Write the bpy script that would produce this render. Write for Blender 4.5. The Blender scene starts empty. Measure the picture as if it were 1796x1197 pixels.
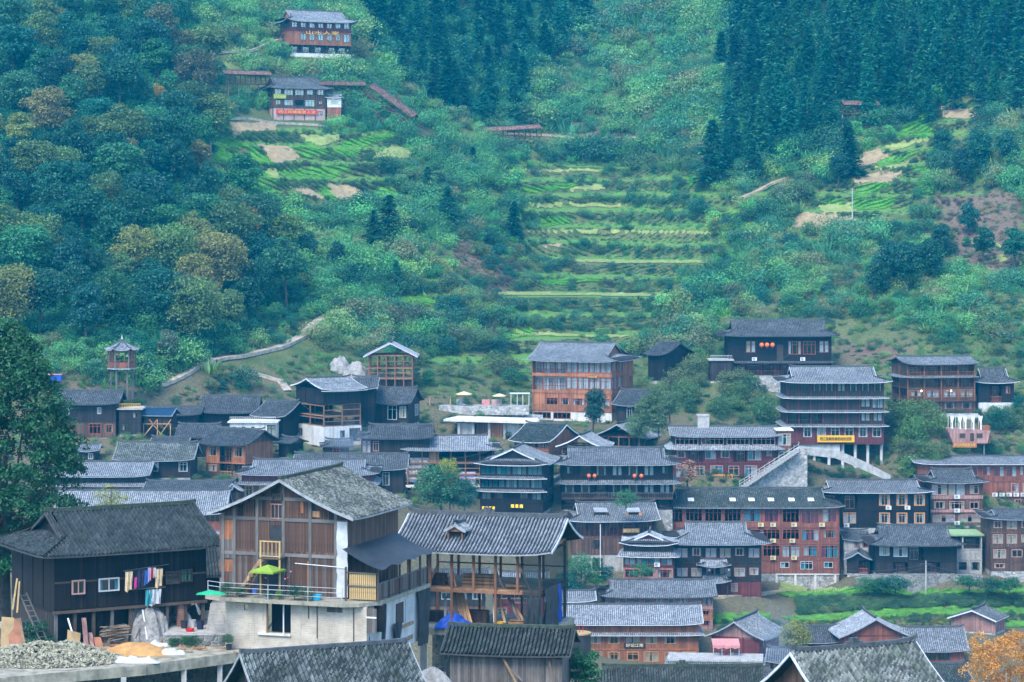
import bpy, math, random
import numpy as np
from mathutils import Vector, Matrix, noise as mnoise
R = math.radians
rng = random.Random(7)
nrg = np.random.default_rng(11)
sc = bpy.context.scene
# ------------------------------------------------------------------ camera, sky, sun, exposure
F = 4490.0          # focal length in photograph pixels (1796 wide)
HV = 400.0          # row of the horizon
cam_d = bpy.data.cameras.new('camera'); cam = bpy.data.objects.new('camera', cam_d)
sc.collection.objects.link(cam); sc.camera = cam
cam_d.sensor_width = 36; cam_d.lens = 36*F/1796
cam_d.shift_y = -(598.5-HV)/1796
cam_d.clip_start = 1; cam_d.clip_end = 5000
cam.location = (0, 0, 0); cam.rotation_euler = (R(90), 0, 0)
SUN_EL, SUN_AZ = 52, 205      # degrees; azimuth clockwise from +Y (north)
w = bpy.data.worlds.new('World'); sc.world = w; w.use_nodes = True
wn = w.node_tree; bgn = wn.nodes['Background']
sky = wn.nodes.new('ShaderNodeTexSky'); sky.sky_type = 'NISHITA'; sky.sun_disc = False
sky.sun_elevation = R(SUN_EL); sky.sun_rotation = R(SUN_AZ); sky.altitude = 900; sky.air_density = 1.0; sky.dust_density = 1.1; sky.ozone_density = 2.4
wn.links.new(sky.outputs[0], bgn.inputs[0]); bgn.inputs[1].default_value = 0.135
sl = bpy.data.lights.new('sun', 'SUN'); sun = bpy.data.objects.new('sun', sl); sc.collection.objects.link(sun)
sl.energy = 1.25; sl.angle = R(28); sl.color = (1.0, 0.93, 0.82)
sd = Vector((math.sin(R(SUN_AZ))*math.cos(R(SUN_EL)), math.cos(R(SUN_AZ))*math.cos(R(SUN_EL)), math.sin(R(SUN_EL))))
sun.rotation_euler = sd.to_track_quat('Z', 'Y').to_euler(); sun.location = sd*300
sc.view_settings.view_transform = 'Standard'; sc.view_settings.look = 'None'
sc.view_settings.gamma = 1; sc.view_settings.use_curve_mapping = False
sc.view_settings.exposure = 2.12
sc.render.engine = 'CYCLES'
cy = sc.cycles
cy.use_denoising = True; cy.max_bounces = 5; cy.diffuse_bounces = 2; cy.glossy_bounces = 2; cy.transmission_bounces = 2
cy.transparent_max_bounces = 8; cy.volume_bounces = 0; cy.caustics_reflective = False; cy.caustics_refractive = False
HAZE_COL = (0.0, 0.46, 0.80); HAZE_DENS = 0.00022

def P(u, v, d): return Vector(((u-898)/F*d, d, (HV-v)/F*d))

# ------------------------------------------------------------------ materials
MATS = {}
def newmat(name):
    m = bpy.data.materials.new(name); m.use_nodes = True; MATS[name] = m
    nt = m.node_tree; b = nt.nodes['Principled BSDF']
    return m, nt, b
def nd(nt, t, props=None, **ins):
    n = nt.nodes.new(t)
    for k, v in (props or {}).items(): setattr(n, k, v)
    for k, v in ins.items():
        key = int(k[1:]) if k[0] == 'i' and k[1:].isdigit() else k.replace('_', ' ')
        s = n.inputs[key]
        if isinstance(v, bpy.types.NodeSocket): nt.links.new(v, s)
        else: s.default_value = v
    return n
def math_n(nt, op, a, b=0.0, c=0.0): return nd(nt, 'ShaderNodeMath', {'operation': op}, i0=a, i1=b, i2=c).outputs[0]
def mixc(nt, f, a, b, mode='MIX'):
    n = nt.nodes.new('ShaderNodeMix'); n.data_type = 'RGBA'; n.blend_type = mode
    for i, v in ((0, f), (6, a), (7, b)):
        if isinstance(v, bpy.types.NodeSocket): nt.links.new(v, n.inputs[i])
        else: n.inputs[i].default_value = v if i == 0 else (*v[:3], 1)
    return n.outputs[2]
def gray(nt, val): return nd(nt, 'ShaderNodeCombineColor', i0=val, i1=val, i2=val).outputs[0]
def ramp(nt, fac, a, b, lo=0.0, hi=1.0):
    n = nd(nt, 'ShaderNodeMapRange', i0=fac, i1=a, i2=b, i3=lo, i4=hi); return n.outputs[0]
def noise_n(nt, vec, scale, detail=3, rough=0.55):
    return nd(nt, 'ShaderNodeTexNoise', Vector=vec, Scale=scale, Detail=detail, Roughness=rough).outputs[0]
def bump_n(nt, b, h, strength=0.4, dist=0.05):
    nt.links.new(nd(nt, 'ShaderNodeBump', Height=h, Strength=strength, Distance=dist).outputs[0], b.inputs['Normal'])

def m_wood(name, col, var=0.35, board=0.22, rough=0.75, stain=0.5, gap=0.5, horiz=False):
    m, nt, b = newmat(name)
    co = nd(nt, 'ShaderNodeTexCoord').outputs['Object']
    sp = nd(nt, 'ShaderNodeSeparateXYZ', i0=co)
    s = sp.outputs[2] if horiz else math_n(nt, 'ADD', sp.outputs[0], sp.outputs[1])
    q = math_n(nt, 'DIVIDE', s, board)
    idx = math_n(nt, 'FLOOR', q); fr = math_n(nt, 'FRACT', q)
    rnd = nd(nt, 'ShaderNodeTexWhiteNoise', {'noise_dimensions': '1D'}, W=idx).outputs[0]
    mp = nd(nt, 'ShaderNodeMapping', i0=co); mp.inputs['Scale'].default_value = (1.2, 1.2, 14) if horiz else (14, 14, 1.2)
    gr = noise_n(nt, mp.outputs[0], 1.6, 4)
    big = noise_n(nt, co, 0.6, 3)
    f1 = ramp(nt, rnd, 0, 1, 1-var, 1+var)
    f2 = ramp(nt, gr, 0.3, 0.7, 0.72, 1.22)
    f3 = ramp(nt, big, 0.35, 0.7, 1-stain*0.5, 1+stain*0.35)
    f = math_n(nt, 'MULTIPLY', math_n(nt, 'MULTIPLY', f1, f2), f3)
    edge = math_n(nt, 'LESS_THAN', fr, 0.07)
    f = math_n(nt, 'MULTIPLY', f, math_n(nt, 'SUBTRACT', 1.0, math_n(nt, 'MULTIPLY', edge, gap)))
    oi = nd(nt, 'ShaderNodeObjectInfo').outputs['Random']
    f = math_n(nt, 'MULTIPLY', f, ramp(nt, oi, 0, 1, 0.82, 1.18))
    c = mixc(nt, 1.0, col, gray(nt, f), 'MULTIPLY')
    c = mixc(nt, ramp(nt, noise_n(nt, co, 1.7, 4), 0.5, 0.8, 0, 0.35), c, tuple(0.5*x+0.5*sum(col)/3 for x in col))
    nt.links.new(c, b.inputs['Base Color']); b.inputs['Roughness'].default_value = rough; b.inputs['Specular IOR Level'].default_value = 0.25
    bump_n(nt, b, math_n(nt, 'SUBTRACT', gr, edge), 0.5, 0.02)
    return m

def m_plain(name, col, rough=0.7, var=0.25, scale=1.5, bump=0.25, spec=0.3, dist=0.03, stain=None, fine=12):
    m, nt, b = newmat(name)
    co = nd(nt, 'ShaderNodeTexCoord').outputs['Object']
    n1 = noise_n(nt, co, scale, 5); n2 = noise_n(nt, co, scale*fine, 3)
    f = math_n(nt, 'MULTIPLY', ramp(nt, n1, 0.3, 0.7, 1-var, 1+var), ramp(nt, n2, 0.3, 0.7, 1-var*0.6, 1+var*0.6))
    c = mixc(nt, 1.0, col, gray(nt, f), 'MULTIPLY')
    if stain:
        mp = nd(nt, 'ShaderNodeMapping', i0=co); mp.inputs['Scale'].default_value = (1.6, 1.6, 0.22)
        c = mixc(nt, ramp(nt, noise_n(nt, mp.outputs[0], 1.0, 5), 0.5, 0.72, 0, 0.75), c, stain)
    nt.links.new(c, b.inputs['Base Color']); b.inputs['Roughness'].default_value = rough; b.inputs['Specular IOR Level'].default_value = spec
    if bump: bump_n(nt, b, n2, bump, dist)
    return m

def m_tile(name, col, light, moss, mossamt=0.5, contrast=0.5):
    m, nt, b = newmat(name)
    tc = nd(nt, 'ShaderNodeTexCoord'); co = tc.outputs['Object']
    fl = nd(nt, 'ShaderNodeVectorMath', {'operation': 'FLOOR'}, i0=tc.outputs['UV']).outputs[0]
    rn = nd(nt, 'ShaderNodeTexWhiteNoise', {'noise_dimensions': '2D'}, Vector=fl)
    r = rn.outputs[0]
    big = noise_n(nt, co, 0.35, 4, 0.65); mid = noise_n(nt, co, 2.2, 4, 0.7)
    f = math_n(nt, 'MULTIPLY', ramp(nt, r, 0, 1, 1-contrast, 1+contrast), ramp(nt, mid, 0.3, 0.7, 0.75, 1.3))
    c = mixc(nt, ramp(nt, math_n(nt, 'ADD', big, math_n(nt, 'MULTIPLY', r, 0.25)), 0.48, 0.85, 0, 1), col, light)
    c = mixc(nt, 1.0, c, gray(nt, f), 'MULTIPLY')
    c = mixc(nt, ramp(nt, noise_n(nt, co, 0.8, 5, 0.7), 0.62-0.25*mossamt, 0.80-0.15*mossamt, 0, 0.8), c, moss)
    oi = nd(nt, 'ShaderNodeObjectInfo').outputs['Random']
    c = mixc(nt, 1.0, c, gray(nt, ramp(nt, oi, 0, 1, 0.85, 1.15)), 'MULTIPLY')
    nt.links.new(c, b.inputs['Base Color']); b.inputs['Roughness'].default_value = 0.7; b.inputs['Specular IOR Level'].default_value = 0.14
    bump_n(nt, b, mid, 0.3, 0.02)
    return m

def m_stone(name, col, scale=2.2, var=0.45, mortar=(0.3, 0.3, 0.28)):
    m, nt, b = newmat(name)
    co = nd(nt, 'ShaderNodeTexCoord').outputs['Object']
    v = nd(nt, 'ShaderNodeTexVoronoi', Vector=co, Scale=scale)
    e = nd(nt, 'ShaderNodeTexVoronoi', {'feature': 'DISTANCE_TO_EDGE'}, Vector=co, Scale=scale).outputs[0]
    g = nd(nt, 'ShaderNodeSeparateColor', i0=v.outputs['Color']).outputs[0]
    f = math_n(nt, 'MULTIPLY', ramp(nt, g, 0, 1, 1-var, 1+var), ramp(nt, noise_n(nt, co, 6, 4), 0.3, 0.7, 0.8, 1.2))
    c = mixc(nt, 1.0, col, gray(nt, f), 'MULTIPLY')
    c = mixc(nt, ramp(nt, e, 0.02, 0.07, 1, 0), c, mortar)
    nt.links.new(c, b.inputs['Base Color']); b.inputs['Roughness'].default_value = 0.85
    bump_n(nt, b, ramp(nt, e, 0, 0.12), 0.8, 0.06)
    return m

def m_leaf(name, inst=False, trans=0.3):
    m, nt, b = newmat(name)
    if inst:
        c = nd(nt, 'ShaderNodeAttribute', {'attribute_type': 'INSTANCER', 'attribute_name': 'tint'}).outputs['Color']
    else:
        c = nd(nt, 'ShaderNodeObjectInfo').outputs['Color']
    at = nd(nt, 'ShaderNodeAttribute', {'attribute_name': 'lr'}).outputs['Fac']
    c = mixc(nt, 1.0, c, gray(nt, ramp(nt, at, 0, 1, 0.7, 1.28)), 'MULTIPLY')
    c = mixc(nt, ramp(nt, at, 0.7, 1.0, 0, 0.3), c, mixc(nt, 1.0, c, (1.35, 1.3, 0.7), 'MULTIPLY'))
    tr = nd(nt, 'ShaderNodeBsdfTranslucent', Color=c)
    df = nd(nt, 'ShaderNodeBsdfDiffuse', Color=c)
    gl = nd(nt, 'ShaderNodeBsdfGlossy', Color=(0.6, 0.7, 0.8, 1), Roughness=0.5)
    mx = nd(nt, 'ShaderNodeMixShader', i0=trans, i1=df.outputs[0], i2=tr.outputs[0])
    mx2 = nd(nt, 'ShaderNodeMixShader', i0=0.04, i1=mx.outputs[0], i2=gl.outputs[0])
    nt.links.new(mx2.outputs[0], nt.nodes['Material Output'].inputs[0]); nt.nodes.remove(b)
    return m
def m_glass(name, tint=(0.75, 0.85, 0.9), refl=0.16):
    m, nt, b = newmat(name)
    t = nd(nt, 'ShaderNodeBsdfTransparent', Color=(*tint, 1)); g = nd(nt, 'ShaderNodeBsdfGlossy', Color=(0.85, 0.95, 1, 1), Roughness=0.08)
    mx = nd(nt, 'ShaderNodeMixShader', i0=refl, i1=t.outputs[0], i2=g.outputs[0])
    nt.links.new(mx.outputs[0], nt.nodes['Material Output'].inputs[0]); nt.nodes.remove(b)
    return m
def m_emit(name, col, s, base=None):
    m, nt, b = newmat(name)
    b.inputs['Base Color'].default_value = (*(base or col), 1); b.inputs['Emission Color'].default_value = (*col, 1); b.inputs['Emission Strength'].default_value = s
    return m

m_wood('wood_dark', (0.030, 0.024, 0.021), 0.35); m_wood('wood_black', (0.013, 0.011, 0.011), 0.35)
m_wood('wood_brown', (0.115, 0.064, 0.042), 0.4); m_wood('wood_weathered', (0.118, 0.068, 0.048), 0.45, 0.19)
m_wood('wood_red', (0.235, 0.084, 0.054), 0.25, 0.25); m_wood('wood_maroon', (0.13, 0.034, 0.034), 0.25, 0.25)
m_wood('wood_orange', (0.33, 0.130, 0.058), 0.28, 0.22); m_wood('wood_new', (0.46, 0.25, 0.115), 0.25, 0.2)
m_wood('wood_tan', (0.34, 0.22, 0.12), 0.3, 0.2); m_wood('wood_pink', (0.36, 0.20, 0.17), 0.25, 0.22); m_wood('wood_grey', (0.16, 0.14, 0.125), 0.4, 0.2)
m_wood('wood_frame', (0.27, 0.132, 0.075), 0.2, 5, gap=0)
m_wood('wood_post_old', (0.11, 0.082, 0.06), 0.2, 5, gap=0); m_wood('wood_grey_post', (0.155, 0.145, 0.135), 0.2, 5, gap=0)
m_tile('tile_blue', (0.120, 0.138, 0.155), (0.20, 0.222, 0.24), (0.08, 0.095, 0.085), 0.3, 0.3)
m_tile('tile_light', (0.165, 0.185, 0.205), (0.27, 0.295, 0.315), (0.11, 0.13, 0.125), 0.25, 0.28)
m_tile('tile_dark', (0.055, 0.064, 0.072), (0.11, 0.125, 0.135), (0.05, 0.065, 0.045), 0.4, 0.35)
m_tile('tile_moss', (0.036, 0.046, 0.044), (0.075, 0.088, 0.085), (0.022, 0.040, 0.024), 0.7, 0.5)
m_tile('tile_old', (0.030, 0.040, 0.042), (0.066, 0.080, 0.082), (0.018, 0.030, 0.022), 0.5, 0.25)
m_tile('tile_speck', (0.075, 0.088, 0.085), (0.20, 0.22, 0.20), (0.038, 0.065, 0.03), 0.5, 0.4)
m_tile('tile_wet', (0.032, 0.042, 0.043), (0.13, 0.155, 0.155), (0.016, 0.034, 0.02), 0.6, 0.5)
m_plain('ridge_tile', (0.07, 0.08, 0.085), 0.7, 0.4, 3); m_plain('ridge_moss', (0.045, 0.06, 0.04), 0.8, 0.5, 3, 0.6)
m_plain('trim_white', (0.55, 0.57, 0.57), 0.6, 0.2, 2, 0.1); m_plain('trim_grey', (0.27, 0.29, 0.30), 0.6, 0.3, 2, 0.1); m_plain('trim_dark', (0.05, 0.05, 0.05), 0.7, 0.3, 2, 0.1)
m_plain('plaster', (0.55, 0.55, 0.52), 0.85, 0.15, 1.2, 0.15, stain=(0.30, 0.30, 0.28)); m_plain('concrete', (0.36, 0.355, 0.33), 0.85, 0.25, 1.4, 0.3, stain=(0.17, 0.17, 0.155))
m_plain('concrete_light', (0.58, 0.565, 0.52), 0.85, 0.15, 1.2, 0.2, stain=(0.36, 0.35, 0.31)); m_plain('concrete_moss', (0.30, 0.28, 0.215), 0.9, 0.35, 1.6, 0.4, stain=(0.10, 0.115, 0.075))
m_stone('stone', (0.34, 0.335, 0.31)); m_stone('stone_dark', (0.18, 0.18, 0.16), 2.6); m_stone('stone_pale', (0.42, 0.42, 0.40), 1.6)
m_plain('rock', (0.26, 0.255, 0.24), 0.9, 0.4, 0.8, 0.9, dist=0.15, fine=5)
m_plain('curtain_white', (0.62, 0.63, 0.62), 0.9, 0.12, 2, 0); m_plain('curtain_cream', (0.60, 0.53, 0.38), 0.9, 0.12, 2, 0)
m_plain('curtain_teal', (0.05, 0.34, 0.42), 0.9, 0.15, 2, 0); m_plain('curtain_maroon', (0.25, 0.05, 0.10), 0.9, 0.15, 2, 0); m_plain('curtain_green', (0.10, 0.42, 0.24), 0.9, 0.15, 2, 0)
m_plain('frame_white', (0.46, 0.47, 0.46), 0.5, 0.08, 2, 0); m_plain('frame_orange', (0.50, 0.24, 0.09), 0.6, 0.15, 3, 0); m_plain('frame_red', (0.30, 0.085, 0.05), 0.6, 0.15, 3, 0); m_plain('frame_dark', (0.05, 0.036, 0.03), 0.6, 0.2, 3, 0); m_plain('frame_pink', (0.44, 0.26, 0.22), 0.6, 0.12, 3, 0)
m_glass('glass'); m_glass('glass_teal', (0.35, 0.7, 0.75), 0.22)
m_plain('ac_white', (0.62, 0.62, 0.60), 0.5, 0.08, 2, 0); m_plain('ac_cream', (0.60, 0.50, 0.27), 0.5, 0.1, 2, 0); m_plain('ac_dark', (0.06, 0.07, 0.07), 0.6, 0.2, 3, 0)
m_plain('tarp_dark', (0.028, 0.033, 0.038), 0.55, 0.35, 1.5, 0.5, dist=0.05); m_plain('tarp_blue', (0.012, 0.07, 0.42), 0.45, 0.25, 2, 0.4); m_plain('tarp_teal', (0.03, 0.22, 0.26), 0.6, 0.2, 2, 0.3); m_plain('tarp_white', (0.45, 0.47, 0.48), 0.45, 0.15, 2, 0.4, dist=0.06)
m_plain('cloth_green', (0.19, 0.31, 0.035), 0.8, 0.1, 2, 0); m_plain('cloth_cream', (0.62, 0.48, 0.27), 0.8, 0.1, 2, 0); m_plain('cloth_pink', (0.50, 0.21, 0.20), 0.8, 0.2, 2, 0.2); m_plain('cloth_red', (0.50, 0.03, 0.05), 0.8, 0.15, 2, 0.2); m_plain('cloth_magenta', (0.55, 0.05, 0.30), 0.8, 0.15, 2, 0); m_plain('cloth_lilac', (0.5, 0.42, 0.6), 0.8, 0.15, 2, 0.2); m_plain('cloth_navy', (0.02, 0.025, 0.06), 0.8, 0.2, 2, 0.2); m_plain('cloth_blue', (0.05, 0.14, 0.42), 0.8, 0.2, 2, 0.2)
m_plain('cloth_check', (0.55, 0.43, 0.27), 0.85, 0.3, 3, 0.1)
m_plain('metal_dark', (0.06, 0.065, 0.07), 0.45, 0.2, 3, 0); m_plain('metal_grey', (0.4, 0.42, 0.43), 0.45, 0.2, 3, 0); m_plain('pipe_white', (0.68, 0.7, 0.7), 0.5, 0.05, 2, 0); m_plain('yellow_paint', (0.72, 0.40, 0.02), 0.6, 0.1, 2, 0); m_plain('blue_roof', (0.02, 0.07, 0.14), 0.5, 0.25, 2, 0.1); m_plain('cyan_plastic', (0.02, 0.38, 0.55), 0.5, 0.1, 2, 0); m_plain('green_plastic', (0.01, 0.33, 0.15), 0.5, 0.1, 2, 0); m_plain('red_plastic', (0.55, 0.02, 0.03), 0.5, 0.1, 2, 0); m_plain('dark_plastic', (0.03, 0.03, 0.035), 0.5, 0.1, 2, 0)
m_plain('sign_orange', (0.50, 0.24, 0.06), 0.6, 0.15, 2, 0); m_plain('sign_brown', (0.34, 0.13, 0.05), 0.6, 0.15, 2, 0); m_plain('sign_dark', (0.025, 0.02, 0.03), 0.5, 0.1, 2, 0); m_plain('sign_teal', (0.02, 0.12, 0.16), 0.6, 0.2, 2, 0); m_plain('sign_lime', (0.33, 0.48, 0.05), 0.6, 0.1, 2, 0); m_plain('letter_gold', (0.70, 0.42, 0.08), 0.5, 0.05, 2, 0); m_plain('letter_black', (0.03, 0.025, 0.02), 0.6, 0.05, 2, 0); m_plain('letter_cream', (0.72, 0.62, 0.36), 0.6, 0.05, 2, 0); m_plain('letter_white', (0.7, 0.72, 0.7), 0.6, 0.05, 2, 0)
m_emit('letter_lit', (1.0, 0.62, 0.02), 0.4); m_emit('lamp_warm', (1.0, 0.6, 0.2), 3.0); m_plain('lantern_orange', (0.75, 0.16, 0.05), 0.7, 0.1, 2, 0)
m_plain('sand', (0.42, 0.235, 0.085), 0.95, 0.25, 2, 0.5); m_plain('gravel', (0.26, 0.25, 0.175), 0.9, 0.6, 2.5, 0.3, fine=6); m_plain('bark', (0.07, 0.058, 0.045), 0.9, 0.4, 3, 0.6); m_plain('bark_pale', (0.33, 0.31, 0.27), 0.9, 0.3, 3, 0.4)
m_plain('plywood', (0.42, 0.285, 0.14), 0.75, 0.2, 1.2, 0.1); m_plain('plywood_red', (0.36, 0.155, 0.085), 0.75, 0.25, 1.5, 0.1); m_plain('bamboo', (0.45, 0.31, 0.13), 0.6, 0.25, 3, 0.1); m_plain('path_stone', (0.34, 0.30, 0.235), 0.9, 0.4, 1.2, 0.4); m_plain('path_earth', (0.38, 0.31, 0.2), 0.95, 0.3, 0.9, 0.4)
m_plain('soil', (0.27, 0.21, 0.12), 0.95, 0.25, 0.8, 0.6, dist=0.1, fine=6); m_plain('stubble', (0.20, 0.25, 0.075), 0.95, 0.3, 0.7, 0.6, dist=0.1, fine=7); m_plain('crop_soil', (0.07, 0.20, 0.025), 0.95, 0.4, 0.8, 0.6, dist=0.1, fine=6)
m_plain('awning_green', (0.24, 0.36, 0.17), 0.7, 0.15, 2, 0.1); m_leaf('leaf'); m_leaf('leaf_inst', True)

# brick wall with courses (fine relief, bricks only a pixel or two across)
def m_brick(name, a, b_, mortar):
    m, nt, b = newmat(name)
    co = nd(nt, 'ShaderNodeTexCoord').outputs['Object']
    sp = nd(nt, 'ShaderNodeSeparateXYZ', i0=co)
    v = nd(nt, 'ShaderNodeCombineXYZ', i0=math_n(nt, 'ADD', sp.outputs[0], sp.outputs[1]), i1=sp.outputs[2], i2=0.0).outputs[0]
    br = nd(nt, 'ShaderNodeTexBrick', Vector=v, Color1=(*a, 1), Color2=(*b_, 1), Mortar=(*mortar, 1), Scale=1.0)
    br.inputs['Brick Width'].default_value = 0.42; br.inputs['Row Height'].default_value = 0.12; br.inputs['Mortar Size'].default_value = 0.018
    c = mixc(nt, 1.0, br.outputs[0], gray(nt, ramp(nt, noise_n(nt, co, 0.9, 5), 0.3, 0.7, 0.72, 1.2)), 'MULTIPLY')
    mp = nd(nt, 'ShaderNodeMapping', i0=co); mp.inputs['Scale'].default_value = (1.3, 1.3, 0.2)
    c = mixc(nt, ramp(nt, noise_n(nt, mp.outputs[0], 1.0, 5), 0.54, 0.74, 0, 0.7), c, (0.16, 0.155, 0.12))
    nt.links.new(c, b.inputs['Base Color']); b.inputs['Roughness'].default_value = 0.9
    bump_n(nt, b, br.outputs[1], -0.5, 0.03)
    return m
m_brick('brick_grey', (0.47, 0.40, 0.30), (0.39, 0.34, 0.27), (0.48, 0.44, 0.37)); m_brick('brick_red', (0.30, 0.12, 0.08), (0.26, 0.10, 0.07), (0.3, 0.25, 0.22))
m_brick('brick_pink', (0.46, 0.30, 0.26), (0.42, 0.27, 0.24), (0.4, 0.33, 0.3))

# ------------------------------------------------------------------ mesh helpers
C = sc.collection
class MB:
    def __init__(s): s.v = []; s.f = []; s.uv = None
    def add(s, pts, faces):
        o = len(s.v); s.v += [tuple(p) for p in pts]; s.f += [tuple(i+o for i in f) for f in faces]; return s
    def box(s, x0, x1, y0, y1, z0, z1):
        s.add([(x0,y0,z0),(x1,y0,z0),(x1,y1,z0),(x0,y1,z0),(x0,y0,z1),(x1,y0,z1),(x1,y1,z1),(x0,y1,z1)],
              [(0,3,2,1),(4,5,6,7),(0,1,5,4),(1,2,6,5),(2,3,7,6),(3,0,4,7)]); return s
    def bar(s, p, q, w_, h_=None, up=(0,0,1)):
        p, q = Vector(p), Vector(q); h_ = h_ or w_; d = (q-p).normalized(); upv = Vector(up)
        if abs(d.dot(upv)) > 0.99: upv = Vector((0,1,0))
        a = d.cross(upv).normalized()*w_/2; b = a.cross(d).normalized()*h_/2
        s.add([p-a-b,p+a-b,p+a+b,p-a+b,q-a-b,q+a-b,q+a+b,q-a+b],
              [(0,1,2,3),(7,6,5,4),(0,4,5,1),(1,5,6,2),(2,6,7,3),(3,7,4,0)]); return s
    def tube(s, pts, rad, n=6, cap=True):
        pts = [Vector(p) for p in pts]; o = len(s.v); m = len(pts)
        for i, p in enumerate(pts):
            d = (pts[min(i+1,m-1)]-pts[max(i-1,0)]).normalized()
            a = d.cross(Vector((0.123,0.456,0.88))).normalized(); b = d.cross(a)
            r = rad[i] if isinstance(rad, (list, tuple)) else rad
            for k in range(n):
                t = 2*math.pi*k/n; s.v.append(tuple(p+a*(r*math.cos(t))+b*(r*math.sin(t))))
        for i in range(m-1):
            for k in range(n):
                k2 = (k+1) % n; s.f.append((o+i*n+k, o+i*n+k2, o+(i+1)*n+k2, o+(i+1)*n+k))
        if cap: s.f.append(tuple(o+k for k in range(n))[::-1]); s.f.append(tuple(o+(m-1)*n+k for k in range(n)))
        return s
    def loft(s, pts, w_, h_, side):                # rectangular section swept along pts; side = horizontal width direction
        o = len(s.v); side = Vector(side).normalized()*w_/2
        for p in pts:
            p = Vector(p); s.v += [tuple(p-side), tuple(p+side), tuple(p+side+Vector((0,0,h_))), tuple(p-side+Vector((0,0,h_)))]
        for i in range(len(pts)-1):
            a = o+4*i; b = a+4
            for k in range(4): s.f.append((a+k, a+(k+1)%4, b+(k+1)%4, b+k))
        s.f.append((o,o+1,o+2,o+3)); e = o+4*(len(pts)-1); s.f.append((e+3,e+2,e+1,e)); return s
    def plate(s, pts, th):                          # closed plate: polygon pts extruded by vector th
        n = len(pts); th = Vector(th); o = len(s.v); s.v += [tuple(p) for p in pts]+[tuple(Vector(p)+th) for p in pts]
        s.f.append(tuple(o+i for i in range(n))[::-1]); s.f.append(tuple(o+n+i for i in range(n)))
        for i in range(n): j = (i+1) % n; s.f.append((o+i,o+j,o+n+j,o+n+i))
        return s
    def mesh(s, name, mat=None, smooth=False):
        me = bpy.data.meshes.new(name); me.from_pydata(s.v, [], s.f)
        if s.uv is not None:
            l = me.uv_layers.new(name='UVMap'); vi = np.empty(len(me.loops), dtype=np.int32); me.loops.foreach_get('vertex_index', vi)
            l.data.foreach_set('uv', np.array(s.uv, dtype=np.float32)[vi].ravel())
        if mat: me.materials.append(MATS[mat])
        if smooth: me.shade_smooth()
        return me
    def build(s, name, mat, parent=None, smooth=False): return link(name, s.mesh(name, mat, smooth), parent)
def link(name, me, parent=None, loc=None, rz=0.0):
    o = bpy.data.objects.new(name, me); C.objects.link(o)
    if parent: o.parent = parent
    if loc is not None: o.location = loc
    if rz: o.rotation_euler = (0, 0, rz)
    return o
def tag(o, label=None, cat=None, group=None, kind=None):
    if label: o['label'] = label
    if cat: o['category'] = cat
    if group: o['group'] = group
    if kind: o['kind'] = kind
    return o
def thing(name, label, cat, loc=(0,0,0), rz=0.0, group=None):
    o = bpy.data.objects.new(name, None); C.objects.link(o); o.empty_display_size = 0.2
    o.location = loc; o.rotation_euler = (0, 0, rz); return tag(o, label, cat, group)
CACHE = {}
def cached(key, fn):
    if key not in CACHE: CACHE[key] = fn()
    return CACHE[key]
def boxpart(name, mat, parent, x0, x1, y0, y1, z0, z1):
    me = cached(('box', mat, round(x1-x0,3), round(y1-y0,3), round(z1-z0,3)), lambda: MB().box(-(x1-x0)/2,(x1-x0)/2,-(y1-y0)/2,(y1-y0)/2,0,z1-z0).mesh(name, mat))
    return link(name, me, parent, ((x0+x1)/2, (y0+y1)/2, z0))
TXT = {}
def text_mesh(txt, mat):
    if (txt, mat) not in TXT:
        cu = bpy.data.curves.new('lettering', 'FONT'); cu.body = txt; cu.size = 1; cu.align_x = 'CENTER'; cu.align_y = 'CENTER'; cu.extrude = 0.03; cu.resolution_u = 2; cu.offset = 0.004
        o = bpy.data.objects.new('lettering', cu); C.objects.link(o)
        me = bpy.data.meshes.new_from_object(o.evaluated_get(bpy.context.evaluated_depsgraph_get())); C.objects.unlink(o); bpy.data.objects.remove(o)
        me.materials.clear(); me.materials.append(MATS[mat]); TXT[txt, mat] = me
    return TXT[txt, mat]
SIGNTXT = [('西 江 苗 家', 'letter_lit'), ('观 景 阁', 'letter_lit'), ('西江苗寨民族客栈欢迎您', 'letter_black'), ('好记江南', 'letter_cream'), ('民族文化客栈住宿', 'letter_gold'), ('千户苗寨', 'letter_cream'), ('上', 'letter_white'), ('升', 'letter_white'), ('331', 'letter_white'), ('西江风情观景人家', 'letter_gold'), ('苗家客栈', 'letter_cream'), ('山水人家', 'letter_gold')]
for t_ in SIGNTXT: text_mesh(*t_)          # made first, while the scene is still small
def sign(label, loc, rz, w_, h_, boardmat, txt, lettermat, frac=0.6, name='sign_board', fit=0.9):
    r = thing(name, label, 'sign', loc, rz)
    if boardmat: MB().box(-w_/2, w_/2, -0.05, 0.05, -h_/2, h_/2).build('board', boardmat, r)
    me = text_mesh(txt, lettermat); l = link('lettering', me, r, (0, -0.08, 0)); l.rotation_euler = (R(90), 0, 0)
    xs = [v.co.x for v in me.vertices]; ys = [v.co.y for v in me.vertices]
    wd = max(xs)-min(xs); sy = h_*frac/(max(ys)-min(ys)); l.scale = (fit*w_/wd, sy, 1)
    l.location.z = -(max(ys)+min(ys))/2*sy; l.location.x = -(max(xs)+min(xs))/2*fit*w_/wd
    return r
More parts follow.
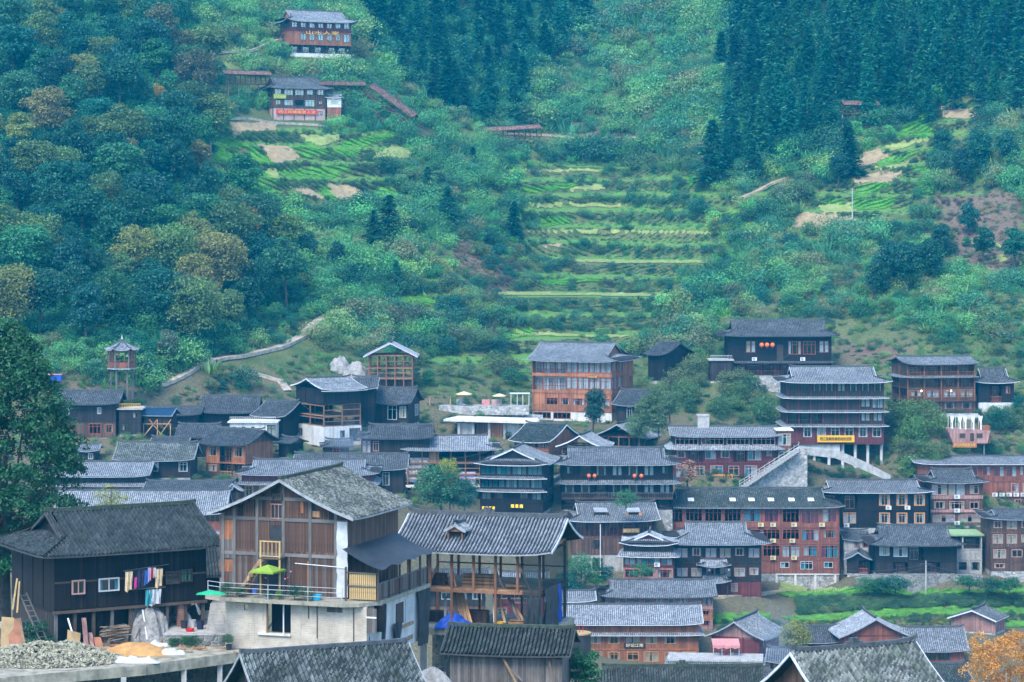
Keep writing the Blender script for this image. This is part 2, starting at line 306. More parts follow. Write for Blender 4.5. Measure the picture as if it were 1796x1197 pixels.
# ------------------------------------------------------------------ roofs
FARP = [(0.0, 0.0), (0.30, 0.0), (0.38, 0.85), (0.53, 1.0), (0.68, 0.85), (0.76, 0.0)]
def emit_cols(mb, colfn, L, cw, t0, t1, rows, hgt, near=False, course=0.14, runlen=5.0, jit=0.0, base=0):
    """tile columns: colfn(a, t) -> point; column k covers a in [k*cw,(k+1)*cw]; t0/t1 give the range of t for a column centre."""
    n = max(1, round(L/cw)); cw = L/n
    if mb.uv is None: mb.uv = []
    V, FC, UV = mb.v, mb.f, mb.uv
    for k in range(n):
        ac = (k+0.5)*cw; a0 = t0(ac); a1 = t1(ac)
        if a1-a0 < 0.02: continue
        if near: nr = max(1, int(round((a1-a0)*runlen/course)))
        else: nr = rows
        prof = FARP if k < n-1 else FARP+[(1.0, 0.0)]
        m = len(prof); jz = rng.uniform(-1, 1)*jit
        prev = None
        for r in range(nr):
            ta = a0+(a1-a0)*r/nr; tb = a0+(a1-a0)*(r+1)/nr
            for ring, (t, lift) in enumerate(((ta, 0.016), (tb, 0.0)) if near else (((ta, 0),) if r == 0 else ())):
                o = len(V); jj = rng.uniform(-jit, jit) if ring == 0 else 0
                for (q, h) in prof:
                    p = colfn(k*cw+q*cw, t); V.append((p[0], p[1], p[2]+h*hgt+lift+jz+jj)); UV.append((base+k+(0.5 if h else 0.0)+0.1, (t*runlen)/course+(0.3 if ring == 0 else -0.3)))
                if prev is not None:
                    for i in range(m-1): FC.append((prev+i, prev+i+1, o+i+1, o+i))
                prev = o
            if not near:
                o = len(V)
                for (q, h) in prof:
                    p = colfn(k*cw+q*cw, tb); V.append((p[0], p[1], p[2]+h*hgt+jz)); UV.append((base+k+(0.5 if h else 0.0)+0.1, (tb*runlen)/course))
                for i in range(m-1): FC.append((prev+i, prev+i+1, o+i+1, o+i))
                prev = o

def roof(root, a0, a1, b0, b1, ze, zr, axis='x', ends='gg', ov=0.9, og=0.7, tile='tile_blue', near=False, cw=0.3, trim='trim_grey', gable='wood_dark', c=0.22, up=0.35, tg=0.42,
         ridge='ridge_tile', ridge_h=0.26, backslope=True, under='wood_dark', jit=0.0, ornament=False, tip=.3, barge=None, open_gable=False, name='roof'):
    half = (b1-b0)/2+ov; bm = (b0+b1)/2; dz = zr-ze
    X = (lambda a, b, z: (a, b, z)) if axis == 'x' else (lambda a, b, z: (b, a, z))
    prof = lambda t: t+c*(t*t-t)
    e0, e1 = ends
    A0 = a0-(ov if e0 == 'h' else og); A1 = a1+(ov if e1 == 'h' else og)
    Rr = tg*half; g0, g1 = A0+Rr, A1-Rr
    L = A1-A0
    def lift(dist, t): return up*math.exp(-max(dist, 0)/1.3)*(1-t)**2
    def zt(t): return ze+dz*prof(t)
    def sl(s): 
        def fn(a, t):
            aa = A0+a; d_ = min(a, L-a)
            return X(aa, bm+s*half*(1-t), zt(t)+lift(d_, t))
        return fn
    def tmax(a):
        aa = A0+a
        if e0 == 'h' and aa < g0: return tg*a/Rr
        if e1 == 'h' and aa > g1: return tg*(L-a)/Rr
        return 1.0
    runlen = math.hypot(half, dz)
    hg = 0.5*cw if near else 0.085
    main = MB()
    for s in ((-1, 1) if backslope else (-1,)):
        nr = near and s == -1 or near == 'both'
        emit_cols(main, sl(s), L, cw, lambda a: 0.0, tmax, 4, hg, nr, runlen=runlen, jit=jit, base=0 if s < 0 else 1000)
        for en, gp in ((e0, g0), (e1, g1)):        # the little overhang in front of the gablet
            if en == 'h':
                st = (gp-0.45 if gp == g0 else gp)-A0
                f = sl(s); emit_cols(main, (lambda a, t, f=f, st=st: f(st+a, t)), 0.45, 0.225, lambda a: tg, lambda a: 1.0, 2, hg, nr, runlen=runlen, base=2000)
    for i, en in enumerate((e0, e1)):
        if en != 'h': continue
        Ae = A0 if i == 0 else A1; sg = 1 if i == 0 else -1; B0 = bm-half
        def fe(b, t, Ae=Ae, sg=sg):
            d_ = min(b, 2*half-b); return X(Ae+sg*Rr*t/tg, B0+b, zt(t)+lift(d_, t))
        emit_cols(main, fe, 2*half, cw, lambda b: 0.0, lambda b: tg*min(1, min(b, 2*half-b)/(tg*half)), 3, hg, bool(near), runlen=runlen, jit=jit, base=3000+1000*i)
    ro = main.build(name, tile, root)
    # underside sheet
    u = MB(); u.uv = None
    tmp = MB()
    nseg = max(3, int(L/1.5))
    for s in (-1, 1):
        f = sl(s)
        for k in range(nseg):
            aa, ab = L*k/nseg, L*(k+1)/nseg
            ta, tb = tmax(aa), tmax(ab)
            for (lo, hi) in ((0, 0.34), (0.34, 0.67), (0.67, 1)):
                pts = [f(aa, ta*lo), f(ab, tb*lo), f(ab, tb*hi), f(aa, ta*hi)]
                u.add([(p[0], p[1], p[2]-0.09) for p in pts], [(0, 1, 2, 3)])
    for i, en in enumerate((e0, e1)):
        if en != 'h': continue
        Ae = A0 if i == 0 else A1; sg = 1 if i == 0 else -1
        pts = [X(Ae, bm-half, zt(0)-0.09+up), X(Ae, bm+half, zt(0)-0.09+up), X(Ae+sg*Rr, bm+half*(1-tg), zt(tg)-0.09), X(Ae+sg*Rr, bm-half*(1-tg), zt(tg)-0.09)]
        u.add(pts, [(0, 1, 2, 3)])
    u.build('roof_underside', under, ro)
    # eave trim
    for s in (-1, 1):
        f = sl(s); n = max(4, int(L/1.2)); pts = [Vector(f(L*k/n, 0))-Vector((0, 0, 0.10)) for k in range(n+1)]
        MB().loft(pts, 0.06, 0.10, X(0, 1, 0)).build('eave_trim', trim, ro)
    for i, en in enumerate((e0, e1)):
        if en == 'h':
            Ae = A0 if i == 0 else A1; n = 6
            pts = [Vector(X(Ae, bm-half+2*half*k/n, zt(0)+lift(min(2*half*k/n, 2*half-2*half*k/n), 0)-0.10)) for k in range(n+1)]
            MB().loft(pts, 0.06, 0.10, X(1, 0, 0)).build('eave_trim', trim, ro)
            gp, sg = (g0, 1) if i == 0 else (g1, -1)
            for s in (-1, 1):                       # hip ridges
                pts = [Vector(X(Ae+sg*Rr*q, bm+s*half*(1-tg*q), zt(tg*q)+lift(Rr*q, tg*q)+0.03)) for q in (0, .15, .35, .6, 1)]
                MB().loft(pts, 0.24, 0.17, Vector((0.7, -0.7*s*sg, 0)) if axis == 'x' else Vector((-0.7*s*sg, 0.7, 0))).build('hip_ridge', ridge, ro)
        gp = (a0 if i == 0 else a1) if en == 'g' else (g0 if i == 0 else g1)
        tlo = ov/half*0.5 if en == 'g' else tg
        if not (open_gable and en == 'g'):
            ts = [tlo, (tlo+1)/2, 1]
            pts = [X(gp, bm-half*(1-t), zt(t)-0.10) for t in ts]+[X(gp, bm+half*(1-t), zt(t)-0.10) for t in ts[-2::-1]]
            MB().plate(pts, X(0.06 if i == 0 else -0.06, 0, 0)).build('gable_wall', gable, root)
        ae = (A0 if i == 0 else A1) if en == 'g' else (g0-0.45 if i == 0 else g1+0.45)
        t0_ = 0.0 if en == 'g' else tg
        for s in (-1, 1):                            # bargeboards
            pts = [Vector(X(ae, bm+s*half*(1-t), zt(t)+(lift(0, t) if en == 'g' else 0)-0.16)) for t in (t0_, t0_+(1-t0_)*.25, t0_+(1-t0_)*.5, t0_+(1-t0_)*.75, 1)]
            MB().loft(pts, 0.07, 0.20, X(1, 0, 0)).build('bargeboard', barge or trim, ro)
    # main ridge with raised tips
    ra = (A0 if e0 == 'g' else g0-0.5); rb = (A1 if e1 == 'g' else g1+0.5); n = max(6, int((rb-ra)/0.4))
    pts = []
    for k in range(n+1):
        a = ra+(rb-ra)*k/n; d_ = min(a-ra, rb-a)
        pts.append(Vector(X(a, bm, zr+0.02+tip*math.exp(-d_/0.5)+(rng.uniform(-jit, jit)))))
    MB().loft(pts, 0.26, ridge_h, X(0, 1, 0)).build('ridge', ridge, ro)
    if ornament:
        o = MB(); mid = (ra+rb)/2
        for q, hh in ((-0.45, .16), (-0.15, .38), (0.15, .38), (0.45, .16)):
            p = X(mid+q, bm, zr+ridge_h); o.box(p[0]-.13, p[0]+.13, p[1]-.1, p[1]+.1, p[2]-.05, p[2]+hh)
        o.build('ridge_ornament', ridge, ro)
    return dict(zt=zt, half=half, bm=bm, A0=A0, A1=A1, obj=ro)

def skirt(root, x0, x1, y0, y1, z, proj=0.9, rise=0.38, tile='tile_blue', trim='trim_grey', sides='LR', cw=0.3, up=0.12):
    """lean-to skirt roof round the storey: z is the height of its outer edge."""
    m = MB(); L = x1-x0+2*proj
    def ft(a, t): 
        d_ = min(a, L-a); return (x0-proj+a, y0-proj*(1-t), z+rise*t+up*math.exp(-d_/0.9)*(1-t))
    emit_cols(m, ft, L, cw, lambda a: 0.0, lambda a: min(1, min(a, L-a)/proj), 2, 0.06, runlen=1.0)
    D = y1-y0+proj
    for sd_ in sides:
        sx = -1 if sd_ == 'L' else 1; xe = x0 if sd_ == 'L' else x1
        def fs(a, t, sx=sx, xe=xe): return (xe+sx*proj*(1-t), y0-proj+a, z+rise*t+up*math.exp(-a/0.9)*(1-t))
        emit_cols(m, fs, D, cw, lambda a: 0.0, lambda a: min(1, a/proj), 2, 0.06, runlen=1.0, base=500)
    o = m.build('skirt_roof', tile, root)
    n = max(3, int(L/2)); MB().loft([Vector(ft(L*k/n, 0))-Vector((0, 0, .09)) for k in range(n+1)], 0.06, 0.09, (0, 1, 0)).build('eave_trim', trim, o)
    for sd_ in sides:
        sx = -1 if sd_ == 'L' else 1; xe = (x0 if sd_ == 'L' else x1)+sx*proj
        MB().loft([Vector((xe, y0-proj+D*k/4, z-.09+up*math.exp(-D*k/4/0.9))) for k in range(5)], 0.06, 0.09, (1, 0, 0)).build('eave_trim', trim, o)
    MB().add([(x0-proj, y0-proj, z-.07), (x1+proj, y0-proj, z-.07), (x1, y0, z+rise-.07), (x0, y0, z+rise-.07)], [(0, 1, 2, 3)]) .build('roof_underside', 'wood_dark', o)
    return o

# ------------------------------------------------------------------ windows, rails, walls
def window(root, loc, rz, w_, h_, kind='w', frame='frame_red', cur=('curtain_white',), glass='glass'):
    w_, h_ = round(w_, 2), round(h_, 2)
    def fr():
        m = MB(); t = 0.09 if kind != 'f' else 0.16; dp = 0.08
        m.box(-w_/2, w_/2, -dp, 0.06, 0, t); m.box(-w_/2, w_/2, -dp, 0.06, h_-t, h_)
        m.box(-w_/2, -w_/2+t, -dp, 0.06, t, h_-t); m.box(w_/2-t, w_/2, -dp, 0.06, t, h_-t)
        n = max(2, round(w_/0.75)) if kind not in 's' else 2
        for k in range(1, n):
            x = -w_/2+w_*k/n; m.box(x-.035, x+.035, -.04, .04, t, h_-t)
        if h_ > 1.25: m.box(-w_/2+t, w_/2-t, -.035, .035, h_*.72-.03, h_*.72+.03)
        return m.mesh('window', frame)
    o = link('window', cached(('win', w_, h_, kind, frame), fr), root, loc, rz)
    if kind != 'o':
        link('pane', cached(('pane', w_, h_, glass), lambda: pane_mesh(w_, h_, glass)), o)
    spans = {'w': [(0, .2), (.8, 1)], 'c': [(0, .42), (.52, 1)], 'g': [(0, .3), (.36, .62), (.7, 1)], 'o': [], 's': [(0, .5)], 'f': [(.05, .25), (.75, .95)], 'h': [(0, .5)]}[kind]
    if kind in 'wh' and rng.random() < 0.25: spans = []
    if kind in 'w' and rng.random() < 0.25: spans = [(0, .42), (.62, 1)]
    for (a, b) in spans:
        cm = rng.choice(cur); L = (b-a)*w_
        def cu():
            m = MB(); n = max(4, int(L/0.09)); pts = []
            for k in range(n+1): pts.append((L*k/n-L/2, 0.035*(1 if k % 2 else -1)))
            for k in range(n): m.add([(pts[k][0], pts[k][1], .06), (pts[k+1][0], pts[k+1][1], .06), (pts[k+1][0], pts[k+1][1], h_-.06), (pts[k][0], pts[k][1], h_-.06)], [(0, 1, 2, 3)])
            return m.mesh('curtain', cm)
        link('curtain', cached(('cur', round(L, 2), h_, cm), cu), o, ((a+b)/2*w_-w_/2, 0.14, 0))
    return o
def pane_mesh(w_, h_, glass):
    m = MB(); m.add([(-w_/2+.05, .0, .05), (w_/2-.05, .0, .05), (w_/2-.05, .0, h_-.05), (-w_/2+.05, .0, h_-.05)], [(0, 1, 2, 3)]); return m.mesh('pane', glass)
def rail_mesh(L, h_, mat, step=0.28, bal=0.045):
    m = MB(); m.box(-L/2, L/2, -.04, .04, h_-.08, h_); m.box(-L/2, L/2, -.03, .03, .08, .14)
    n = max(2, int(L/step))
    for k in range(n+1):
        x = -L/2+.04+(L-.08)*k/n; m.box(x-bal/2, x+bal/2, -bal/2, bal/2, .14, h_-.08)
    return m.mesh('railing', mat)
def railing(root, L, h_, loc, rz, mat): L = round(L, 2); return link('railing', cached(('rail', L, round(h_, 2), mat), lambda: rail_mesh(L, h_, mat)), root, loc, rz)
def ac_unit(root, loc, rz, mat='ac_white'):
    def body():
        m = MB(); m.box(-.45, .45, -.36, 0, 0, .62); m.box(-.40, -.34, -.34, .02, -.06, 0); m.box(.34, .40, -.34, .02, -.06, 0); return m.mesh('air_conditioner', mat)
    o = link('air_conditioner', cached(('ac', mat), body), root, loc, rz)
    def fan():
        m = MB(); n = 12
        for r0, r1 in ((0, .09), (.13, .17), (.21, .25)):
            for k in range(n):
                a, b = 2*math.pi*k/n, 2*math.pi*(k+1)/n
                m.add([(-.1+r0*math.cos(a), 0, r0*math.sin(a)), (-.1+r1*math.cos(a), 0, r1*math.sin(a)), (-.1+r1*math.cos(b), 0, r1*math.sin(b)), (-.1+r0*math.cos(b), 0, r0*math.sin(b))], [(0, 1, 2, 3)])
        return m.mesh('fan_grille', 'ac_dark')
    link('fan_grille', cached('acfan', fan), o, (0, -.365, .31)); return o

def wall_face(root, mb, T, rz, L, z0, z1, spec, th, o, wallmat, W_inner=1.4, posts=True, ends=(True, True)):
    """one storey of one face. T(s,n,z)->local point."""
    n = len(spec); bw = L/n; ops = []; H = z1-z0
    frame = o.get('frame', 'frame_red'); cur = o.get('cur', ('curtain_white', 'curtain_cream')); glass = o.get('glass', 'glass')
    for i, ch in enumerate(spec):
        s0, s1 = i*bw, (i+1)*bw
        if ch in '.X': continue
        wf = {'w': .62, 'W': .86, 'c': .74, 'C': .92, 'g': .9, 'o': .6, 'O': .88, 'b': .92, 'd': .45, 's': .36, 'f': .62, 'h': .5}[ch]*o.get('ws', 1)
        wf = min(wf, .94)
        hf, sf = {'w': (.52, .32), 'W': (.6, .25), 'c': (.62, .24), 'C': (.72, .16), 'g': (.74, .14), 'o': (.55, .28), 'O': (.66, .22), 'b': (.9, .02), 'd': (.74, .02), 's': (.36, .42), 'f': (.62, .24), 'h': (.5, .3)}[ch]
        hf *= o.get('hs', 1)
        cs = (s0+s1)/2; a, b = cs-wf*bw/2, cs+wf*bw/2
        za = z0+sf*H; zb = min(za+hf*H, z1-.12)
        ops.append((a, b, za, zb, ch))
    if rz == 0:
        for (a, b, za, zb) in o.get('ops', ()): ops.append((a+L/2, b+L/2, za, zb, '_')) if z0-.01 <= za and zb <= z1+.01 else None
        ops.sort()
    # solid pieces around the openings
    def bx(sa, sb, za, zb, n0=0, n1=None):
        n1 = th if n1 is None else n1
        p = [T(sa, n0, za), T(sb, n0, za), T(sb, n1, za), T(sa, n1, za), T(sa, n0, zb), T(sb, n0, zb), T(sb, n1, zb), T(sa, n1, zb)]
        mb.add(p, [(0, 3, 2, 1), (4, 5, 6, 7), (0, 1, 5, 4), (1, 2, 6, 5), (2, 3, 7, 6), (3, 0, 4, 7)])
    cur_s = 0.0
    if 'X' not in spec:
        for (a, b, za, zb, ch) in ops:
            if a-cur_s > .01: bx(cur_s, a, z0, z1)
            if za-z0 > .01: bx(a, b, z0, za)
            if z1-zb > .01: bx(a, b, zb, z1)
            cur_s = b
        if L-cur_s > .01: bx(cur_s, L, z0, z1)
    for (a, b, za, zb, ch) in ops:
        cs = (a+b)/2
        if ch == '_': continue
        if ch == 'b':
            inner = boxish(root, T, a-.02, b+.02, W_inner, W_inner+.1, za, zb, o.get('inner', wallmat), 'inner_wall')
            iw = min(1.7, (b-a)*.6); q = T(cs+rng.uniform(-.12, .12)*(b-a), W_inner-.03, za+.05)
            window(root, q, rz, iw, (zb-za)*.78, rng.choice(['c', 'w', 'c']), frame, cur, glass)
            if o.get('rail', True): railing(root, b-a, min(1.0, H*.36), T(cs, .06, za), rz, o.get('railmat', frame))
        elif ch == 'd':
            q = T(cs, .1, za); boxish(root, T, a, b, .1, .16, za, zb, o.get('doormat', 'frame_dark'), 'door')
        else:
            k = {'w': 'w', 'W': 'w', 'c': 'c', 'C': 'c', 'g': 'g', 'o': 'o', 'O': 'o', 's': 's', 'f': 'f', 'h': 'h'}[ch]
            window(root, T(cs, .03, za), rz, b-a, zb-za, k, frame, cur, glass)
    if posts:
        for i in range(n+1):
            s = min(max(i*bw, .07), L-.07)
            if (i == 0 and not ends[0]) or (i == n and not ends[1]): continue
            boxish(root, T, s-.1, s+.1, -.05, .12, z0, z1, o.get('post', wallmat), 'post')
def boxish(root, T, sa, sb, n0, n1, za, zb, mat, name):
    p0, p1 = T(sa, n0, za), T(sb, n1, zb)
    return boxpart(name, mat, root, min(p0[0], p1[0]), max(p0[0], p1[0]), min(p0[1], p1[1]), max(p0[1], p1[1]), za, zb)

# ------------------------------------------------------------------ house description -> object
HOUSES = []
def H(name, label, uL, uR, vb, d, yaw, D, floors, rf, cat='house', **o):
    HOUSES.append(dict(name=name, label=label, uL=uL, uR=uR, vb=vb, d=d, yaw=yaw, D=D, floors=floors, rf=rf, cat=cat, o=o))
def dims(h):
    s = h['d']/F; ya = R(h['yaw']); W = (h['uR']-h['uL'])*s/math.cos(ya)
    org = P((h['uL']+h['uR'])/2, h['vb'], h['d']); return s, ya, W, org
BUILT = {}
def build_house(h):
    s, ya, W, org = dims(h); D = h['D']; o = h['o']; vb = h['vb']
    root = thing(h['name'], h['label'], h['cat'], org, ya, o.get('group'))
    wall = o.get('wall', 'wood_dark'); th = 0.14
    x0, x1 = -W/2, W/2
    fdep = o.get('fdep', 4.0)
    if fdep: MB().box(x0+.05, x1-.05, .05, D-.05, -fdep, -.02).build('foundation', o.get('found', 'stone'), root)
    Tf = lambda a, n, z: (x0+a, n, z); Tl = lambda a, n, z: (x0+n, D-a, z); Tr = lambda a, n, z: (x1-n, a, z)
    z0 = 0.0; tops = []
    axis, ends, vr, ve = (h['rf']+(None,)*4)[:4] if h['rf'] else (None,)*4
    zr = ze = None
    if axis in ('x', 'y'):
        ze = (vb-ve)*s; dd = h['d']+(D/2*math.cos(ya) if axis == 'x' else 0)
        zr = (HV-vr)*dd/F-org.z
    ov = o.get('ov', .9)
    for fi, fl in enumerate(h['floors']):
        vt, spec = fl[0], fl[1]; fo = dict(o); fo.update(fl[2] if len(fl) > 2 else {})
        z1 = (vb-vt)*s
        fw = fo.get('wall', wall)
        last = fi == len(h['floors'])-1
        if last and ze is not None:
            half = ((D if axis == 'x' else W)/2+ov); tw = ov/half; z1 = ze+(zr-ze)*(tw+.22*(tw*tw-tw))-.08
        mb = MB()
        if 'X' in spec:
            n = len(spec); rows = fo.get('rows', 3); pm = fo.get('post', 'wood_frame')
            for i in range(n+1):
                for j in range(rows):
                    xx = x0+.1+(W-.2)*i/n; yy = .1+(D-.2)*j/(rows-1)
                    boxpart('post', pm, root, xx-.09, xx+.09, yy-.09, yy+.09, z0, z1)
            for j in range(rows):
                yy = .1+(D-.2)*j/(rows-1); boxpart('beam', pm, root, x0, x1, yy-.07, yy+.07, z1-.2, z1)
            for i in range(n+1):
                xx = x0+.1+(W-.2)*i/n; boxpart('beam', pm, root, xx-.06, xx+.06, .17, D-.17, z1-.42, z1-.22)
            if fo.get('mid'): boxpart('beam', pm, root, x0, x1, .04, .16, (z0+z1)/2-.06, (z0+z1)/2+.06)
            if fo.get('floor', True): boxpart('floor_boards', 'wood_tan', root, x0+.1, x1-.1, .2, D-.1, z0+.0, z0+.07)
            for bi in fo.get('panels', ()):            # boarded bays
                boxpart('board_panel', fo.get('panelmat', 'wood_tan'), root, x0+.2+(W-.2)*bi/n, x0+(W-.2)*(bi+1)/n, .06, .12, z0+.1, z0+(z1-z0)*fo.get('ph', .9))
            if fo.get('back'): boxpart('back_wall', fo['back'], root, x0+.2, x1-.2, D-.08, D-.02, z0+.08, z1-.45)
        else:
            wall_face(root, mb, Tf, 0, W, z0, z1, spec, th, fo, fw, posts=fo.get('posts', True))
            for sd_, T, rz in (('L', Tl, R(-90)), ('R', Tr, R(90))):
                ss = fo.get('s'+sd_, '.'*max(1, int(D/3)))
                sub = lambda a, n, z, T=T: T(a+th, n, z)
                wall_face(root, mb, sub, rz, D-2*th, z0, z1, ss, th, fo, fw, posts=fo.get('posts', True) and len(ss) > 1, ends=(False, False))
            mb.box(x0, x1, D-th, D, z0, z1)
            mb.build('wall', fw, root)
            if fi > 0: boxpart('floor_slab', fo.get('slab', fw), root, x0-.06, x1+.06, -.07, D-.2, z0-.1, z0+.06)
            if fo.get('band'):
                b = fo['band']; boxpart('band_board', b[0], root, x0-.02, x1+.02, -.10, -.02, z0+b[1]*(z1-z0), z0+b[2]*(z1-z0))
            if fo.get('rail_out'):
                n = max(1, int(W/3))
                for i in range(n): railing(root, W/n-.06, .95, (x0+W*(i+.5)/n, -.75, z0), 0, fo.get('railmat', 'wood_brown'))
                boxpart('balcony_floor', 'wood_brown', root, x0, x1, -.85, -.08, z0-.14, z0-.02)
        for (bx_, kind) in fo.get('ac', ()):
            ac_unit(root, (x0+bx_*W, -.06, z0+fo.get('acz', .12)), 0, kind)
        if fo.get('skirt'):
            sv = fo['skirt'] if isinstance(fo['skirt'], dict) else {}
            skirt(root, x0, x1, 0, D, z1-.30, sv.get('p', .85), sv.get('r', .34), fo.get('stile', o.get('tile', 'tile_blue')), o.get('trim', 'trim_grey'), sv.get('sides', 'LR'))
        tops.append((z0, z1)); z0 = z1
    info = dict(root=root, W=W, D=D, s=s, x0=x0, x1=x1, tops=tops, ze=ze, zr=zr, org=org, ya=ya)
    if axis in ('x', 'y'):
        a = (x0, x1, 0, D) if axis == 'x' else (0, D, x0, x1)
        kw = {k: o[k] for k in ('og', 'tile', 'near', 'cw', 'trim', 'gable', 'c', 'up', 'tg', 'ridge', 'ridge_h', 'jit', 'ornament', 'tip', 'barge', 'open_gable', 'under') if k in o}
        kw.setdefault('gable', wall)
        info['roof'] = roof(root, *a, ze, zr, axis, ends, ov=ov, **kw)
    elif axis == 'flat':
        zt_ = tops[-1][1]; m = o.get('flatmat', 'concrete_light'); e = o.get('fo', .35)
        boxpart('roof_slab', m, root, x0-e, x1+e, -e, D+.1, zt_, zt_+.22)
        if o.get('parapet'):
            pm = o.get('parapet')
            for i in range(max(1, int(W/2.5))):
                n = max(1, int(W/2.5)); railing(root, W/n-.05, .8, (x0+W*(i+.5)/n, -e+.08, zt_+.22), 0, pm)
    if 'key' in o: BUILT[o['key']] = info
    return info
# ------------------------------------------------------------------ the village, house by house (photo columns and rows, distance)
TQ = ('curtain_white', 'curtain_cream')
# --- across the valley, lower right
H('guesthouse', 'orange timber guesthouse with long pale tiled roof and a dark name board', 962, 1225, 1168, 375, 0, 8, [(1139, '.wcwwcwc'), (1110, 'cwwwcww.', dict(skirt=dict(sides='R'))), (1096, '.'*6, dict(posts=False))], ('x', 'gg', 1061, 1095), wall='wood_orange', frame='frame_orange', tile='tile_light', trim='trim_white', key='M1', cur=('curtain_cream', 'curtain_white'), cat='guesthouse', gable='wood_orange')
H('wooden_house', 'timber house with hipped tile roof directly behind the orange guesthouse', 1062, 1250, 1104, 387, 0, 8, [(1085, '....w.sw'), (1068, '.......w', dict(wall='wood_orange')), (1050, 'wwwwwww.W')], ('x', 'hg', 1018, 1048), wall='wood_pink', frame='frame_red', tile='tile_blue', trim='trim_dark')
H('wooden_house', 'small tile roofed house half hidden left of the hipped roof house', 955, 1038, 1080, 383, 0, 7, [(1056, '...')], ('x', 'gg', 1037, 1055), wall='wood_brown', tile='tile_light', trim='trim_white')
H('terrace_house', 'timber house with a gable above a roof terrace and pink awning', 1250, 1330, 1168, 366, -24, 9, [(1145, '.ww', dict(sR='ww.')), (1122, '.d.', dict(sR='wsw'))], ('y', 'gg', 1090, 1122), wall='wood_maroon', gable='wood_pink', tile='tile_blue', trim='trim_grey', key='M3')
H('terrace_house', 'low flat roofed wing with lettered front below the pink awning', 1178, 1330, 1172, 357, -6, 5.5, [(1160, 'wwwwwww')], ('flat',), wall='wood_brown', frame='frame_orange', key='M3w', fo=.6, flatmat='concrete')
H('pagoda_house', 'small red tower house with two tiers of curled roofs and a white air conditioner', 1094, 1180, 1020, 396, -6, 7, [(995, 'WwW', dict(wall='wood_pink', sR='w.')), (973, 'CCCC', dict(wall='wood_maroon', cur=('curtain_teal', 'curtain_white'), skirt=dict(p=1.0, r=.7), ac=((.68, 'ac_white'),))), (958, '....', dict(wall='wood_dark'))], ('y', 'hh', 938, 957), ov=.7, wall='wood_maroon', frame='frame_red', tile='tile_light', trim='trim_white', up=.5, key='M4', tg=.5)
H('hotel', 'dark timber hotel with pale lattice windows and two small entrance roofs', 1184, 1335, 1047, 401, 0, 11, [(1019, '..w..w..', dict(wall='wood_maroon')), (987, 'ccwccw', dict(hs=.75)), (957, 'cwccwc', dict(hs=.7))], ('x', 'hh', 917, 954), wall='wood_dark', frame='frame_pink', tile='tile_blue', trim='trim_grey', ov=1.5, key='M5', cur=('curtain_cream', 'curtain_white'), cat='hotel', tg=.55)
H('balcony_house', 'brown house with two open roof dormers and a white drainpipe', 1004, 1150, 1014, 409, 5, 10, [(972, '.w.w.', dict(wall='concrete', frame='frame_dark', cur=('curtain_maroon', 'curtain_white'))), (942, '.w.w.', dict(wall='wood_brown', frame='frame_dark', cur=('curtain_maroon',))), (918, 'bbbbb', dict(railmat='wood_maroon'))], ('x', 'hg', 882, 914), wall='wood_brown', tile='tile_blue', trim='trim_white', key='M6', sL='.', ov=1.1)
A7 = lambda *x: tuple((a, 'ac_cream') for a in x)
H('hotel', 'long five storey red timber hotel with skylights in its mossy roof', 1166, 1472, 1006, 419, 0, 12, [(983, '.s.s.shs', dict(hs=1.25, ws=1.15, frame='frame_white')), (953, 'OWcWCOCcg', dict(ac=A7(.62, .74))), (925, 'WOcwOOOgw', dict(ac=A7(.62, .73))), (893, 'OOOOWcOCc', dict(ac=A7(.02, .55, .62, .74, .9)))], ('x', 'hh', 857, 890), wall='wood_red', frame='frame_red', tile='tile_moss', trim='trim_grey', key='M7', cur=('curtain_white', 'curtain_teal', 'curtain_maroon'), cat='hotel', found='stone', fdep=7, tg=.5)
H('guesthouse', 'black timber guesthouse with bright orange framed windows', 1444, 1628, 926, 428, 0, 10, [(895, 'cc.fff', dict(ac=((.22, 'ac_white'), (.62, 'ac_white')))), (865, 'bb.fff', dict(ac=((.62, 'ac_white'), (.8, 'ac_white')), inner='wood_dark', railmat='wood_dark'))], ('x', 'hh', 843, 864), wall='wood_black', frame='frame_orange', tile='tile_blue', trim='trim_white', key='M8', cur=('curtain_white',), cat='guesthouse', found='concrete', fdep=6)
H('wooden_house', 'old dark farmhouse with broad sagging roof above the vegetable terraces', 1537, 1678, 1006, 408, 0, 9, [(985, '.b.b.', dict(wall='wood_dark')), (961, 'wWb..', dict(frame='frame_white'))], ('x', 'hh', 922, 957), wall='wood_black', tile='tile_dark', trim='trim_dark', ov=1.2, key='M9', railmat='wood_dark')
H('guesthouse', 'three storey pinkish guesthouse with hipped roof and wide pale windows', 1632, 1724, 922, 431, 2, 9, [(900, 'WW', dict(ac=((.5, 'ac_white'),))), (876, 'wWh', dict(band=('wood_pink', .05, .25), ac=((.5, 'ac_white'),))), (849, 'WCh', dict(band=('wood_pink', .02, .22), ac=((.5, 'ac_white'),)))], ('x', 'hh', 824, 847), wall='wood_brown', frame='frame_pink', tile='tile_dark', trim='trim_grey', key='M10', cur=TQ, cat='guesthouse', fdep=8)
H('hotel', 'long red hotel with a row of air conditioners at the picture edge', 1610, 1850, 896, 442, 0, 10, [(872, '.........wwww'), (844, '........wwww', dict(ac=tuple((.56+.052*i, 'ac_white') for i in range(7)))), (816, '....wwWWwWw', dict(frame='frame_red'))], ('x', 'gg', 801, 814), wall='wood_red', frame='frame_pink', tile='tile_blue', trim='trim_white', key='M11', cur=('curtain_white', 'curtain_maroon'), cat='hotel', fdep=9)
